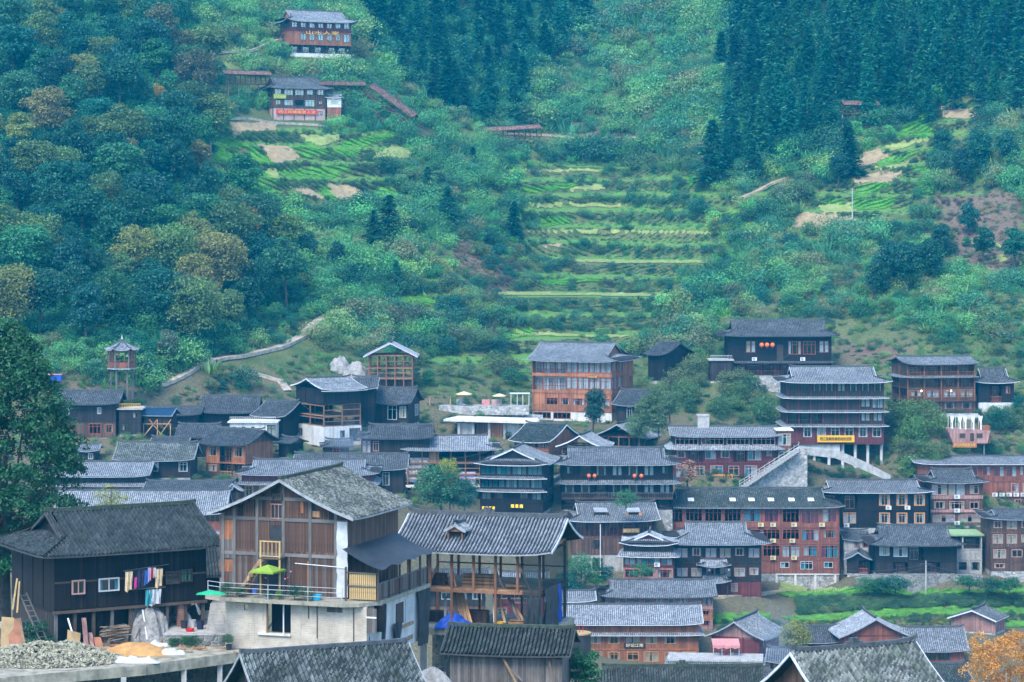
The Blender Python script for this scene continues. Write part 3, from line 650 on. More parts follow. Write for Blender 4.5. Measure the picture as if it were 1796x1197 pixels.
H('guesthouse', 'brown house with rows of cream windows at the right picture edge', 1738, 1860, 1002, 409, 0, 9, [(986, 'w.ww'), (960, 'cwcw'), (934, 'ccwcw'), (912, 'wcwcw')], ('x', 'hg', 894, 911), wall='wood_brown', frame='frame_pink', tile='tile_dark', trim='trim_grey', key='M12', cur=('curtain_cream',), cat='guesthouse', fdep=3)
H('concrete_house', 'grey concrete house with a green awning beside the old farmhouse', 1655, 1722, 1008, 413, 0, 7, [(982, '.ww', dict(wall='concrete')), (964, '...', dict(wall='concrete')), (940, 'bb', dict(wall='concrete', inner='wood_dark'))], ('flat',), wall='concrete', frame='frame_dark', key='M13', flatmat='awning_green')
H('shed', 'little open shed with a sagging roof below the black guesthouse', 1486, 1524, 1006, 411, -10, 5, [(985, '.b')], ('y', 'gg', 968, 984), wall='wood_dark', tile='tile_dark', trim='trim_grey', cat='shed', ov=.5)
H('shed', 'plank shed with dark sheet roof on the vegetable terrace', 1672, 1742, 1108, 385, -28, 5, [(1086, '...', dict(posts=False))], ('y', 'gg', 1070, 1086), wall='wood_pink', tile='tile_dark', trim='trim_white', cat='shed', ov=.4, key='M15', c=0, up=0)
H('wooden_house', 'red walled house with a low grey gable roof facing the camera', 1480, 1590, 1150, 368, 4, 8, [(1118, '....', dict(posts=False))], ('y', 'gg', 1085, 1118), wall='wood_red', gable='wood_red', tile='tile_light', trim='trim_grey', key='M16', up=.1)
H('wooden_house', 'tile roofed red house to the right of the low grey gable', 1596, 1690, 1165, 366, 0, 7, [(1146, '.WW.', dict(frame='frame_dark'))], ('x', 'gg', 1101, 1142), wall='wood_red', tile='tile_blue', trim='trim_grey')
H('wooden_house', 'dark tile roofed house left of the low grey gable', 1385, 1470, 1150, 372, 0, 7, [(1128, '...')], ('x', 'gg', 1099, 1127), wall='wood_maroon', tile='tile_dark', trim='trim_grey')
H('wooden_house', 'dark house glimpsed through the posts of the open frame building', 742, 850, 1110, 352, 0, 8, [(1062, 'w.ww', dict(wall='wood_brown')), (1035, '.www')], ('x', 'gg', 1000, 1033), wall='wood_dark', tile='tile_dark', trim='trim_grey', frame='frame_white')
H('wooden_house', 'reddish house seen through the right bays of the open frame building', 865, 955, 1100, 358, 0, 8, [(1060, 'w.w'), (1036, 'wbw')], ('x', 'hg', 1004, 1034), wall='wood_maroon', tile='tile_blue', trim='trim_grey', frame='frame_pink')
# --- hillside right
H('restaurant', 'dark four storey restaurant with stacked skirt roofs and a yellow banner on pillars', 1380, 1550, 777, 453, 0, 11, [(745, '.wwwwww', dict(wall='wood_maroon', frame='frame_white', skirt=True, sL='w.', cur=('curtain_white',))), (720, 'bbb...cc', dict(skirt=True)), (696, '......cC', dict(skirt=True)), (674, 'wwwwwwww')], ('x', 'hh', 644, 671), wall='wood_dark', frame='frame_dark', tile='tile_blue', trim='trim_white', ov=1.4, key='R2', fdep=0, cat='restaurant', cur=TQ, post='wood_maroon')
H('inn', 'dark inn under a large tiled roof high on the right slope with three lanterns', 1278, 1458, 660, 483, 0, 10, [(634, 'bbbbbb', dict(railmat='wood_brown', inner='wood_maroon', skirt=dict(sides='R'))), (593, '.w.dWWw', dict(ac=((.25, 'ac_white'), (.72, 'ac_white')), hs=.8, frame='frame_red'))], ('x', 'hh', 562, 590), wall='wood_black', frame='frame_dark', tile='tile_dark', trim='trim_dark', ov=1.5, key='R1', cat='inn', fdep=8)
H('annex', 'small dark annex with a flat railed roof left of the dark inn', 1246, 1284, 668, 480, 0, 5, [(633, '..', dict(posts=False))], ('flat',), wall='wood_dark', cat='annex', flatmat='concrete', parapet='metal_grey', fdep=6)
H('hotel', 'maroon hotel with blue grey roofs beside the stone stairway', 1182, 1362, 846, 437, 0, 9, [(812, 'cwcwc.', dict(wall='wood_maroon')), (785, 'wbcwbCs', dict(wall='wood_maroon', railmat='wood_maroon', skirt=dict(p=1.3, r=.7))), (767, 'OOOO', dict(wall='wood_dark'))], ('x', 'gg', 749, 766), wall='wood_dark', frame='frame_pink', tile='tile_light', trim='trim_grey', key='R3', cur=('curtain_teal', 'curtain_white'), cat='hotel')
H('annex', 'small red annex with flat roof joined to the maroon hotel', 1364, 1388, 790, 437, 0, 5, [(756, 'W')], ('flat',), wall='wood_red', frame='frame_white', cat='annex', fdep=3)
H('annex', 'narrow chimney like stair tower on the roof of the maroon hotel', 1224, 1244, 775, 441, 0, 3, [(731, '.', dict(posts=False, sL='.', sR='.'))], ('flat',), wall='concrete', cat='annex', fdep=.5, flatmat='concrete', fo=.1)
H('guesthouse', 'brown guesthouse with tiers of timber balconies on the right hillside', 1590, 1712, 725, 464, 10, 9, [(703, '.cww', dict(frame='frame_red', sL='bb')), (681, 'wccc', dict(rail_out=True, sL='bb')), (660, 'bbbb', dict(sL='b.', skirt=dict(sides='L'))), (641, 'bbbb', dict(railmat='wood_orange', sL='..'))], ('x', 'gg', 626, 640), wall='wood_brown', frame='frame_red', tile='tile_blue', trim='trim_dark', key='R4', post='wood_orange', railmat='wood_brown', cat='guesthouse', gable='wood_dark')
H('wooden_house', 'black plank house on a whitewashed base right of the balconied guesthouse', 1716, 1778, 706, 466, 0, 8, [(673, '.bs')], ('x', 'hh', 647, 672), wall='wood_black', tile='tile_dark', trim='trim_white', found='plaster', fdep=4, key='R5')
# --- centre
H('restaurant', 'four storey dark house with teal curtains and lit yellow characters', 842, 952, 899, 410, -10, 11, [(882, '..', dict(posts=False)), (859, 'cw.wc', dict(skirt=dict(sides='L'), sR='www')), (836, 'gCgCg', dict(skirt=dict(sides='L'), sR='s.s.')), (818, 'gggg')], ('y', 'hg', 789, 816), wall='wood_black', frame='frame_dark', tile='tile_blue', trim='trim_white', key='C1', cur=('curtain_teal', 'curtain_teal', 'curtain_white'), cat='restaurant', tg=.4, glass='glass_teal', fdep=5)
H('inn', 'broad dark inn with red lanterns on its two galleries', 985, 1180, 894, 417, 0, 11, [(874, 'bbbbbb'), (845, 'wwbwwww', dict(rail_out=True, railmat='wood_grey', skirt=dict(p=1.2, r=.55))), (817, 'swwwwws', dict(hs=1.1))], ('x', 'hh', 786, 815), wall='wood_black', frame='frame_dark', tile='tile_blue', trim='trim_grey', key='C2', cur=('curtain_white',), cat='inn', ov=1.3)
H('timber_frame_house', 'unfinished house of open red timber frames under a finished tile roof', 714, 868, 851, 421, 2, 10, [(832, 'XXXXXX', dict(mid=True, back='tarp_dark')), (812, 'XXXXXX', dict(mid=True)), (792, 'XXXXXX', dict(mid=False, back='wood_dark'))], ('x', 'hh', 765, 790), wall='wood_frame', tile='tile_light', trim='trim_grey', key='C3', fdep=0, found='concrete', ov=1.1)
H('wooden_house', 'orange walled house with a mossy twisted roof below the white slab', 902, 962, 812, 436, -28, 11, [(790, '....', dict(posts=False)), (776, 'wwww', dict(sR='....'))], ('x', 'gg', 744, 776), wall='wood_orange', frame='frame_dark', tile='tile_moss', trim='trim_white', gable='wood_orange', key='C4')
H('timber_frame_house', 'low half open frame house with pale roof in front of the orange walled house', 985, 1050, 810, 432, -14, 8, [(785, 'XXX', dict(mid=True, back='wood_brown'))], ('y', 'gg', 764, 787), wall='wood_brown', tile='tile_light', trim='trim_white', open_gable=True, gable='wood_orange')
H('timber_frame_house', 'bare timber frame pavilion with a broad gable roof near the bamboo', 1048, 1122, 800, 447, -20, 9, [(768, 'XXXX', dict(mid=True, rows=4))], ('y', 'gg', 744, 770), wall='wood_frame', tile='tile_blue', trim='trim_grey', open_gable=True, key='C5', ov=1.2, og=1.2)
H('hotel', 'large orange brown hotel with white curtains and balconies in the valley centre', 934, 1072, 739, 466, -20, 13, [(722, 'OO..', dict(wall='concrete_light', posts=False)), (687, '.WwWcc', dict(band=('wood_orange', .02, .34), hs=.7, sR='..W')), (658, 'bbbCCCC', dict(band=('wood_orange', -.12, .08), sR='Cc.s', ws=1.05)), (635, 'bbbCCCC', dict(band=('wood_orange', -.1, .1), sR='cC..'))], ('x', 'gh', 602, 634), wall='wood_orange', frame='frame_red', tile='tile_light', trim='trim_grey', key='C6', cat='hotel', cur=('curtain_white',), ov=1.3, tg=.4, inner='plaster', railmat='wood_maroon', post='wood_red', fdep=6)
H('wooden_house', 'small black house with gable end right of the orange brown hotel', 1138, 1165, 668, 482, -42, 8, [(624, '..', dict(sR='..s'))], ('x', 'gg', 601, 624), wall='wood_black', tile='tile_dark', trim='trim_dark')
H('wooden_house', 'low tile roofed hut in front of the orange brown hotel', 1082, 1126, 745, 459, -22, 8, [(713, '.w.', dict(sR='.b'))], ('x', 'gg', 685, 712), wall='wood_dark', frame='frame_white', tile='tile_dark', trim='trim_grey', fdep=3)
# --- left hillside and village
H('wooden_house', 'black plank house with a long dark roof below the hillside path', 356, 446, 752, 436, 0, 9, [(726, '....')], ('x', 'gg', 695, 725), wall='wood_black', tile='tile_dark', trim='trim_dark')
H('wooden_house', 'tall dark house with gable behind the white concrete house', 448, 498, 792, 431, -24, 9, [(760, '..', dict(sR='.b')), (732, '..', dict(sR='...'))], ('x', 'gg', 704, 732), wall='wood_black', tile='tile_dark', trim='trim_grey')
H('concrete_house', 'white concrete house with a flat railed roof terrace', 403, 484, 772, 425, 0, 6, [(742, 'sss.C', dict(posts=False, frame='frame_dark'))], ('flat',), wall='plaster', flatmat='concrete_light', parapet='frame_white', key='L1b')
H('wooden_house', 'tall house with an open timber gable above grey walls and smoke', 569, 632, 782, 429, 32, 10, [(748, '.sO', dict(wall='plaster', sL='s..', frame='frame_dark')), (730, 'XX', dict(back='wood_black', mid=True)), (708, 'XX', dict(mid=True, back='wood_black', panels=(1,), panelmat='wood_dark')), (686, '...', dict(skirt=dict(sides='')))], ('x', 'gg', 663, 684), wall='wood_black', tile='tile_blue', trim='trim_white', gable='wood_frame', key='L2', open_gable=True)
H('wooden_house', 'dark house wing adjoining the tall house with the open gable', 622, 656, 750, 435, 0, 8, [(715, '...'), (684, '...')], ('x', 'gg', 662, 683), wall='wood_black', tile='tile_dark', trim='trim_grey')
H('wooden_house', 'dark plank house below the bare red timber frame', 660, 716, 745, 440, -12, 8, [(711, '.Ow', dict(sR='.w'))], ('x', 'gg', 681, 710), wall='wood_dark', frame='frame_white', tile='tile_dark', trim='trim_dark')
H('timber_frame_house', 'bare red timber frame of a new house with lilac sheeting on its roof', 646, 724, 694, 462, 0, 8, [(682, 'XXXXX', dict(back='wood_brown')), (664, 'XXXXX', dict(mid=False, back='plaster')), (645, 'XXXXX', dict(mid=True)), (626, 'XXXXX', dict(mid=True, floor=False))], ('y', 'gg', 602, 626), wall='wood_frame', tile='tile_light', trim='frame_pink', barge='cloth_lilac', open_gable=True, key='L4', up=0, c=0, found='rock')
H('wooden_house', 'dark house with a broad mottled roof right of the smoking house', 634, 752, 803, 421, 0, 9, [(772, 'Ww.....', dict(frame='frame_pink'))], ('x', 'hg', 746, 770), wall='wood_dark', tile='tile_dark', trim='trim_dark', key='L5')
H('wooden_house', 'orange plank house with laundry on its upper balcony', 360, 432, 836, 411, -26, 8.5, [(812, 'wbb', dict(wall='wood_brown', sR='...')), (784, 'wbw', dict(sR='....', railmat='wood_dark'))], ('x', 'gg', 753, 781), wall='wood_orange', gable='wood_brown', frame='frame_orange', tile='tile_dark', trim='trim_dark', key='L6', ov=1.1, og=1.1)
H('wooden_house', 'dark house left behind the orange plank house', 314, 376, 802, 419, 0, 8, [(769, '...')], ('x', 'gg', 745, 768), wall='wood_black', tile='tile_dark', trim='trim_dark')
H('hotel', 'long red timber hotel behind the big weathered gable', 424, 654, 888, 392, 0, 9, [(846, 'wwwwwwwww', dict(skirt=dict(p=1.0, r=.4), wall='wood_red', frame='frame_orange')), (836, '.'*8, dict(posts=False))], ('x', 'hh', 807, 833), wall='wood_maroon', tile='tile_blue', trim='trim_grey', key='L8', cat='hotel', tg=.5)
H('wooden_house', 'dark house with long roof behind the red timber hotel', 520, 708, 866, 402, 0, 8, [(824, '.......w.', dict(frame='frame_white'))], ('x', 'gg', 797, 824), wall='wood_dark', tile='tile_dark', trim='trim_grey')
H('wooden_house', 'dark house with tile roof beneath the red hexagonal pavilion', 106, 203, 768, 424, 0, 8, [(740, '..Ow', dict(wall='wood_brown')), (711, 'w..s.', dict(frame='frame_white'))], ('x', 'gg', 686, 710), wall='wood_dark', tile='tile_dark', trim='trim_dark')
H('concrete_house', 'narrow dark house with a yellow balustrade on its flat roof', 209, 247, 762, 424, 0, 6, [(740, 'h.'), (719, '.h')], ('flat',), wall='wood_dark', frame='frame_dark', flatmat='concrete', parapet='yellow_paint')
H('shed', 'blue roofed shed standing on crossed timber struts', 252, 296, 746, 425, -8, 5, [(730, '...', dict(posts=False))], ('x', 'gg', 716, 729), wall='wood_dark', tile='blue_roof', trim='trim_grey', cat='shed', fdep=0, key='L10b', ov=.5, up=0, c=0)
H('wooden_house', 'low house with a speckled silvery roof behind the foreground tree', 206, 334, 838, 402, 0, 9, [(810, '.bw.w', dict(frame='frame_white'))], ('x', 'gg', 777, 808), wall='wood_dark', tile='tile_speck', trim='trim_grey')
H('wooden_house', 'house with two stacked pale roofs beside the foreground tree', 90, 256, 868, 393, 0, 8, [(849, 'w.w.w', dict(wall='wood_maroon', skirt=dict(p=1.0, r=.45, sides='R'))), (838, '....', dict(posts=False))], ('x', 'gg', 811, 836), wall='wood_dark', tile='tile_light', trim='trim_grey')
H('wooden_house', 'house with a dark flat looking roof above the widest pale roof', 258, 400, 885, 387, 0, 7, [(863, '....', dict(posts=False))], ('x', 'gg', 845, 862), wall='wood_maroon', tile='tile_dark', trim='trim_grey')
H('hotel', 'building with the widest pale tiled roof behind the black farmhouse', 98, 394, 945, 376, 0, 9, [(925, 'wwwwwww', dict(wall='wood_red')), (905, 'wwwwwww', dict(wall='wood_red'))], ('x', 'gg', 861, 902), wall='wood_red', tile='tile_light', trim='trim_grey', cat='hotel', og=.3)
H('wooden_house', 'little gabled house squeezed beside the red timber hotel', 396, 420, 885, 389, 0, 6, [(866, '..', dict(posts=False))], ('y', 'gg', 848, 864), wall='wood_brown', tile='tile_blue', trim='trim_grey', ov=.5)
H('wooden_house', 'grey roofed house at the left edge below the forest', -60, 28, 560, 462, 0, 8, [(545, 'wbw')], ('x', 'hg', 521, 540), wall='wood_grey', tile='tile_light', trim='trim_grey')
H('hut', 'tiny brick hut with tile roof below the tall smoking house', 488, 508, 802, 418, -30, 4, [(778, '.', dict(wall='wood_black', posts=False, sR='.'))], ('x', 'gg', 768, 778), wall='brick_red', tile='tile_dark', trim='trim_dark', ov=.5, cat='hut', up=.1)
H('hut', 'low tiled hut in front of the tall smoking house', 568, 612, 806, 416, 6, 5, [(785, '.O.', dict(posts=False))], ('x', 'hg', 772, 784), wall='wood_dark', tile='tile_dark', trim='trim_dark', ov=.5, cat='hut', up=.1)
H('hut', 'low hut with a short dark roof between the foreground tree and the silvery roof', 138, 166, 812, 410, 0, 5, [(794, '.w')], ('x', 'gg', 780, 793), wall='wood_dark', tile='tile_blue', trim='trim_grey', ov=.5, cat='hut', frame='frame_white')
H('wooden_house', 'long low dark roof just left of the black plank house', 286, 346, 750, 433, 0, 7, [(730, '...')], ('x', 'gg', 714, 729), wall='wood_dark', tile='tile_dark', trim='trim_dark')
H('wooden_house', 'plain dark house tucked under the long roof of the orange plank house row', 268, 322, 806, 414, 0, 7, [(786, '.w.')], ('x', 'gg', 768, 785), wall='wood_brown', tile='tile_dark', trim='trim_grey')
H('wooden_house', 'brown house with hipped roof between the smoking house and mottled roof', 664, 706, 868, 408, 4, 7, [(848, 'w.w', dict(wall='wood_brown'))], ('x', 'hg', 832, 847), wall='wood_brown', tile='tile_blue', trim='trim_grey', ov=.7)
H('wooden_house', 'grey roofed house low in the smoke left of the low grey gable', 1352, 1432, 1185, 345, -8, 8, [(1164, 'w.w')], ('x', 'gg', 1138, 1163), wall='wood_dark', tile='tile_blue', trim='trim_grey')
H('wooden_house', 'dark roof at the bottom between the mossy roof strip and the corner roof', 1290, 1400, 1250, 300, 0, 8, [(1215, '....')], ('x', 'gg', 1178, 1213), wall='wood_dark', tile='tile_dark', trim='trim_grey')
H('wooden_house', 'wide dark roof below the low grey gable and left of the orange tree', 1560, 1700, 1240, 310, 6, 8, [(1205, '....')], ('x', 'gg', 1166, 1203), wall='wood_maroon', tile='tile_moss', trim='trim_grey')
H('wooden_house', 'brown house in the gap under the black guesthouse', 1480, 1526, 966, 421, 0, 7, [(950, '.ww', dict(wall='concrete'))], ('x', 'gg', 931, 949), wall='wood_brown', tile='tile_dark', trim='trim_grey', ov=.4, og=.2, key='M8b')
# --- high on the slope
H('lodge', 'reddish timber lodge with sweeping grey roof highest on the hillside', 511, 614, 94, 640, 26, 9.5, [(79, 'bbbbb', dict(inner='wood_dark', railmat='wood_dark', sL='..', wall='wood_dark')), (56, '.wwwwwc', dict(sL='.w.')), (42, 'wwwwwww', dict(wall='wood_maroon', sL='..w'))], ('x', 'hh', 20, 40), wall='wood_orange', frame='frame_dark', tile='tile_blue', trim='trim_grey', ov=1.5, key='U1', cat='lodge', found='concrete_light', fdep=7, up=.9, cur=('curtain_teal', 'curtain_white', 'cloth_navy'))
H('lodge', 'dark lodge with a red banner across its pale brick ground floor', 480, 570, 211, 612, 22, 9.5, [(190, '....s', dict(wall='brick_pink', posts=True, post='frame_dark', sL='.d.')), (173, 'hWOCs', dict(sL='.w.', frame='frame_dark')), (159, 'wWWww', dict(sL='..'))], ('x', 'hh', 137, 157), wall='wood_brown', frame='frame_dark', tile='tile_dark', trim='trim_dark', ov=1.4, key='U2', cat='lodge', cur=('cloth_navy', 'curtain_teal', 'curtain_green'), fdep=5)
H('annex', 'little white posted porch with grey roof beside the bannered lodge', 574, 598, 208, 614, 0, 4, [(188, '.', dict(wall='wood_red', posts=False)), (172, 'W', dict(wall='plaster'))], ('x', 'hh', 166, 173), wall='plaster', frame='frame_white', tile='tile_light', trim='trim_white', ov=.5, cat='annex')
# --- foreground
H('farmhouse', 'black plank farmhouse with a long old tiled roof and laundry in its window', 108, 352, 1062, 182, 30, 9, [(966, '.'*8, dict(posts=True, sL='....'))], ('x', 'hg', 893, 966), wall='wood_black', near='both', tile='tile_old', trim='trim_dark', cw=0.30, ov=1.2, og=1.1, key='F1', tip=.1, fdep=0, ridge='ridge_moss', jit=.012, up=.1, tg=.45, barge='trim_dark', cat='farmhouse', frame='frame_pink', post='wood_black')
H('timber_house', 'weathered brown plank house with its big gable towards the camera', 385, 613, 1045, 180, -19, 9.5, [(968, '.', dict(posts=False, sL='.', sR='.')), (905, '.', dict(posts=False, sL='.', sR='.'))], ('y', 'gg', 840, 906), wall='wood_weathered', near='both', tile='tile_speck', trim='trim_grey', cw=.21, ov=.75, og=.9, key='F2', tip=.1, fdep=0, ridge='ridge_moss', ridge_h=.2, jit=.02, up=.12, barge='trim_grey', gable='wood_weathered')
H('timber_frame_house', 'open timber frame building with a grey tiled roof and stored planks', 712, 948, 1103, 192, -16, 7.5, [(1036, 'XXX', dict(rows=2, floor=False)), (970, 'XXXXXX', dict(rows=2))], ('x', 'gg', 906, 969), wall='wood_frame', near=True, tile='tile_blue', trim='trim_grey', cw=0.28, ov=.9, og=1.1, key='F3', fdep=0, jit=.004, ornament=True, barge='trim_white', open_gable=True, gable='wood_frame', ridge_h=.32)
H('shed', 'old plank shed with a mossy roof under the open frame building', 790, 985, 1215, 166, -8, 5, [(1152, '.'*6, dict(wall='wood_grey'))], ('x', 'gg', 1101, 1148), wall='wood_grey', near=True, tile='tile_moss', trim='trim_dark', cw=0.26, ov=.6, og=.6, key='F4', tip=.1, jit=.02, ridge='ridge_moss', ridge_h=.2, up=.1, cat='shed', barge='trim_dark')
H('wooden_house', 'roof with glistening wet tiles at the bottom edge below the weathered gable', 486, 742, 1400, 150, 24, 8.5, [(1262, '....', dict(wall='wood_dark'))], ('x', 'gg', 1137, 1258), wall='wood_dark', near=True, tile='tile_wet', trim='trim_grey', cw=0.27, ov=.9, og=.7, key='F5', tip=.1, jit=.012, ridge_h=.22, up=.15, gable='wood_dark', barge='trim_grey', tg=.4)
H('wooden_house', 'large grey tiled roof at the bottom right corner beside the orange tree', 1468, 1668, 1400, 152, 26, 8.5, [(1258, '....', dict(wall='wood_dark'))], ('x', 'gg', 1136, 1254), wall='wood_dark', near=True, tile='tile_speck', trim='trim_grey', cw=0.29, ov=.9, og=.8, key='F6', jit=.01, ridge_h=.24, ornament=True, up=.15, gable='wood_brown', barge='trim_white')
H('wooden_house', 'mossy roof strip at the bottom edge in front of the orange guesthouse', 1045, 1332, 1300, 236, 0, 8, [(1236, '....', dict(wall='wood_dark'))], ('x', 'hg', 1170, 1232), wall='wood_dark', near=True, tile='tile_moss', trim='trim_dark', cw=.24, key='F7', tip=.1, ridge='ridge_moss', ornament=True, jit=.01)
H('shed', 'small tiled lean roof wedged between the farmhouse and the weathered gable', 352, 384, 1070, 196, 12, 5, [(1012, '.')], ('x', 'gg', 955, 1010), wall='wood_dark', near=True, tile='tile_old', trim='trim_dark', cw=.22, ov=.5, og=.2, fdep=5, ridge='ridge_moss', up=0, cat='shed')

# ------------------------------------------------------------------ terrain
anch = []
for h in HOUSES:
    if h['d'] < 250: continue
    s, ya, W, org = dims(h)
    drop = {'R2': 5.2, 'L10b': 2.5, 'C3': 3.4, 'M7': 3.4, 'R5': 2.0, 'L4': .3, 'U1': 1.0, 'R1': 2.5, 'M8': 3.0, 'M8b': 4.0}.get(h['o'].get('key'), 0)
    for q in (-.4, .4):
        anch.append((org.x+q*W*math.cos(ya), org.y+q*W*math.sin(ya), org.z-.25-drop))
for (u, v, d) in [(-150,560,445),(0,580,447),(150,590,445),(300,600,458),(450,600,473),(560,565,492),(700,600,492),(800,610,505),(930,600,512),(1100,590,520),(1230,570,510),(1400,545,518),(1600,580,500),(1796,570,497),(1950,570,490),
    (-150,400,495),(0,400,500),(200,400,505),(400,400,530),(560,420,540),(700,430,545),(850,480,547),(930,450,577),(1100,450,582),(1250,450,557),(1450,400,562),(1650,400,557),(1796,400,540),(1950,400,535),
    (-150,250,540),(0,250,545),(200,250,545),(380,300,562),(500,285,580),(700,290,590),(820,300,602),(960,300,642),(1100,300,642),(1250,300,603),(1450,280,602),(1650,250,602),(1796,250,587),(1950,250,580),
    (-150,100,585),(0,100,590),(200,100,590),(400,190,602),(540,228,606),(700,160,640),(850,150,672),(1000,120,712),(1150,120,707),(1300,130,655),(1500,120,647),(1796,100,632),(1950,100,625),
    (-150,-60,640),(100,-60,645),(300,-50,655),(600,-40,695),(850,-50,735),(1050,-50,785),(1250,-50,735),(1500,-50,695),(1796,-50,675),(1950,-60,670),
    (-400,-250,700),(300,-250,760),(900,-260,880),(1500,-250,780),(2150,-250,740),
    (1400,1046,408),(1600,1046,407),(1780,1046,407),(1400,1066,402),(1600,1068,401),(1780,1072,401),(1400,1090,395),(1600,1096,394),(1780,1098,394),
    (1290,1046,398),(1340,1046,400),(760,722,452),(930,742,452),(850,690,466),(760,775,446),(940,782,442),(1480,835,436),(1560,850,434),(1400,800,442),(1640,790,446),(1690,790,450),(600,900,385),(760,905,400)]:
    anch.append(tuple(P(u, v, d)))
for x in (-120, -60, 0, 60, 120): anch += [(x, 255, -57), (x, 300, -63), (x, 335, -64 if x > -20 else -58)]
A = np.array(anch); PX, PZ = A[:, :2]/100.0, A[:, 2]
dm = np.sqrt(((PX[:, None]-PX[None])**2).sum(-1)); n_ = len(A)
Kp = np.c_[np.ones(n_), PX]
M = np.block([[dm-np.eye(n_)*0.004, Kp], [Kp.T, np.zeros((3, 3))]])
sol = np.linalg.solve(M, np.r_[PZ, np.zeros(3)])
def rbf(x, y):
    q = np.stack([x.ravel(), y.ravel()], -1)/100.0; out = np.empty(len(q))
    for i in range(0, len(q), 20000):
        b = q[i:i+20000]; out[i:i+20000] = np.sqrt(((b[:, None]-PX[None])**2).sum(-1)) @ sol[:n_] + sol[n_]+b @ sol[n_+1:]
    return out.reshape(x.shape)
def vnoise(x, y, seed=0):
    r = np.random.default_rng(seed); T = r.random((64, 64)); xi = np.floor(x).astype(int); yi = np.floor(y).astype(int); fx = x-xi; fy = y-yi
    fx = fx*fx*(3-2*fx); fy = fy*fy*(3-2*fy); g = lambda a, b: T[a % 64, b % 64]
    return (g(xi, yi)*(1-fx)+g(xi+1, yi)*fx)*(1-fy)+(g(xi, yi+1)*(1-fx)+g(xi+1, yi+1)*fx)*fy-.5
def inpoly(u, v, poly):
    ins = np.zeros(np.shape(u), bool); n = len(poly)
    for i in range(n):
        (x1, y1), (x2, y2) = poly[i], poly[(i+1) % n]
        c_ = ((y1 > v) != (y2 > v)) & (u < (x2-x1)*(v-y1)/((y2-y1) or 1e-9)+x1); ins ^= c_
    return ins
xs = np.unique(np.r_[np.linspace(-330, -165, 30), np.arange(-165, 165.1, 1.1), np.linspace(165, 330, 30)])
ys = np.unique(np.r_[np.linspace(-60, 130, 20), np.linspace(130, 340, 80), np.arange(340, 780, 1.1), np.linspace(780, 1000, 40)])
GX, GY = np.meshgrid(xs, ys)
GZ = rbf(GX, GY)
# near side of the valley, where the viewer stands
near = -2-0.2*np.clip(GY, 0, 160)-np.clip(-GY, 0, 100)*0.02
near = np.where(GY > 160, -34-(GY-160)*0.02, near)
st_y = 166+32*np.clip((-GX-3)/12, 0, 1); drop = np.clip((GY-st_y)/65, 0, 1); drop = drop*drop*(3-2*drop)
valley = np.where(GY < 262, -58.0, GZ)
GZ = np.where(GY < 262, near*(1-drop)+(-58.0)*drop, GZ)
k = np.clip((GY-262)/40, 0, 1); GZ = np.where(GY >= 262, -58*(1-k)+GZ*k, GZ)
GU = 898+GX/np.maximum(GY, 1)*F; GV = HV-GZ/np.maximum(GY, 1)*F
bump = vnoise(GX/9, GY/9, 1)*1.6+vnoise(GX/4, GY/4, 2)*.8+vnoise(GX/22, GY/22, 3)*3
wild = np.clip((GY-470)/40, 0, 1); GZ = GZ+bump*wild*np.where(inpoly(GU, GV, [(440,230),(430,0),(640,0),(640,230)]), .25, 1)
ZONE_T = [[(880,270),(1290,270),(1290,560),(1180,600),(880,610)], [(380,225),(740,225),(740,380),(380,380)], [(1390,170),(1740,170),(1740,420),(1300,420)], [(640,480),(930,480),(930,640),(700,640)]]
tw_ = np.zeros_like(GZ)
for z in ZONE_T: tw_ = np.maximum(tw_, inpoly(GU, GV, z).astype(float))
def blur(a):
    for _ in range(5): a = (a+np.roll(a, 1, 0)+np.roll(a, -1, 0)+np.roll(a, 1, 1)+np.roll(a, -1, 1))/5
    return a
tw_ = blur(tw_)*wild
st = 3.7; q = (GZ+vnoise(GX/34, GY/34, 5)*1.8)/st; fq = q-np.floor(q); rise_ = np.clip((fq-.62)/.38, 0, 1); rise_ = rise_*rise_*(3-2*rise_)
GZ = GZ+tw_*((np.floor(q)+.42*fq+.58*rise_)*st-q*st)
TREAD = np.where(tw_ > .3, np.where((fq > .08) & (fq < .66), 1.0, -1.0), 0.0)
def hgt(x, y):
    i = np.clip(np.searchsorted(xs, x)-1, 0, len(xs)-2); j = np.clip(np.searchsorted(ys, y)-1, 0, len(ys)-2)
    fx = np.clip((x-xs[i])/(xs[i+1]-xs[i]), 0, 1); fy = np.clip((y-ys[j])/(ys[j+1]-ys[j]), 0, 1)
    return (GZ[j, i]*(1-fx)+GZ[j, i+1]*fx)*(1-fy)+(GZ[j+1, i]*(1-fx)+GZ[j+1, i+1]*fx)*fy
def march(u, v, d0=345.0, d1=980.0, st_=1.0):
    """where the line of sight through photo point (u,v) meets the ground."""
    u = np.asarray(u, float); v = np.asarray(v, float); d = np.full(u.shape, d0); done = np.zeros(u.shape, bool)
    while d.max() < d1:
        z = (HV-v)/F*d; hit = ~done & (z < hgt((u-898)/F*d, d)); done |= hit
        if done.all(): break
        d = np.where(done, d, d+st_)
    x = (u-898)/F*d; return x, d, hgt(x, d), done
def ground(u, v, **k):
    x, y, z, ok = march(np.array([u]), np.array([v]), **k); return Vector((x[0], y[0], z[0]))

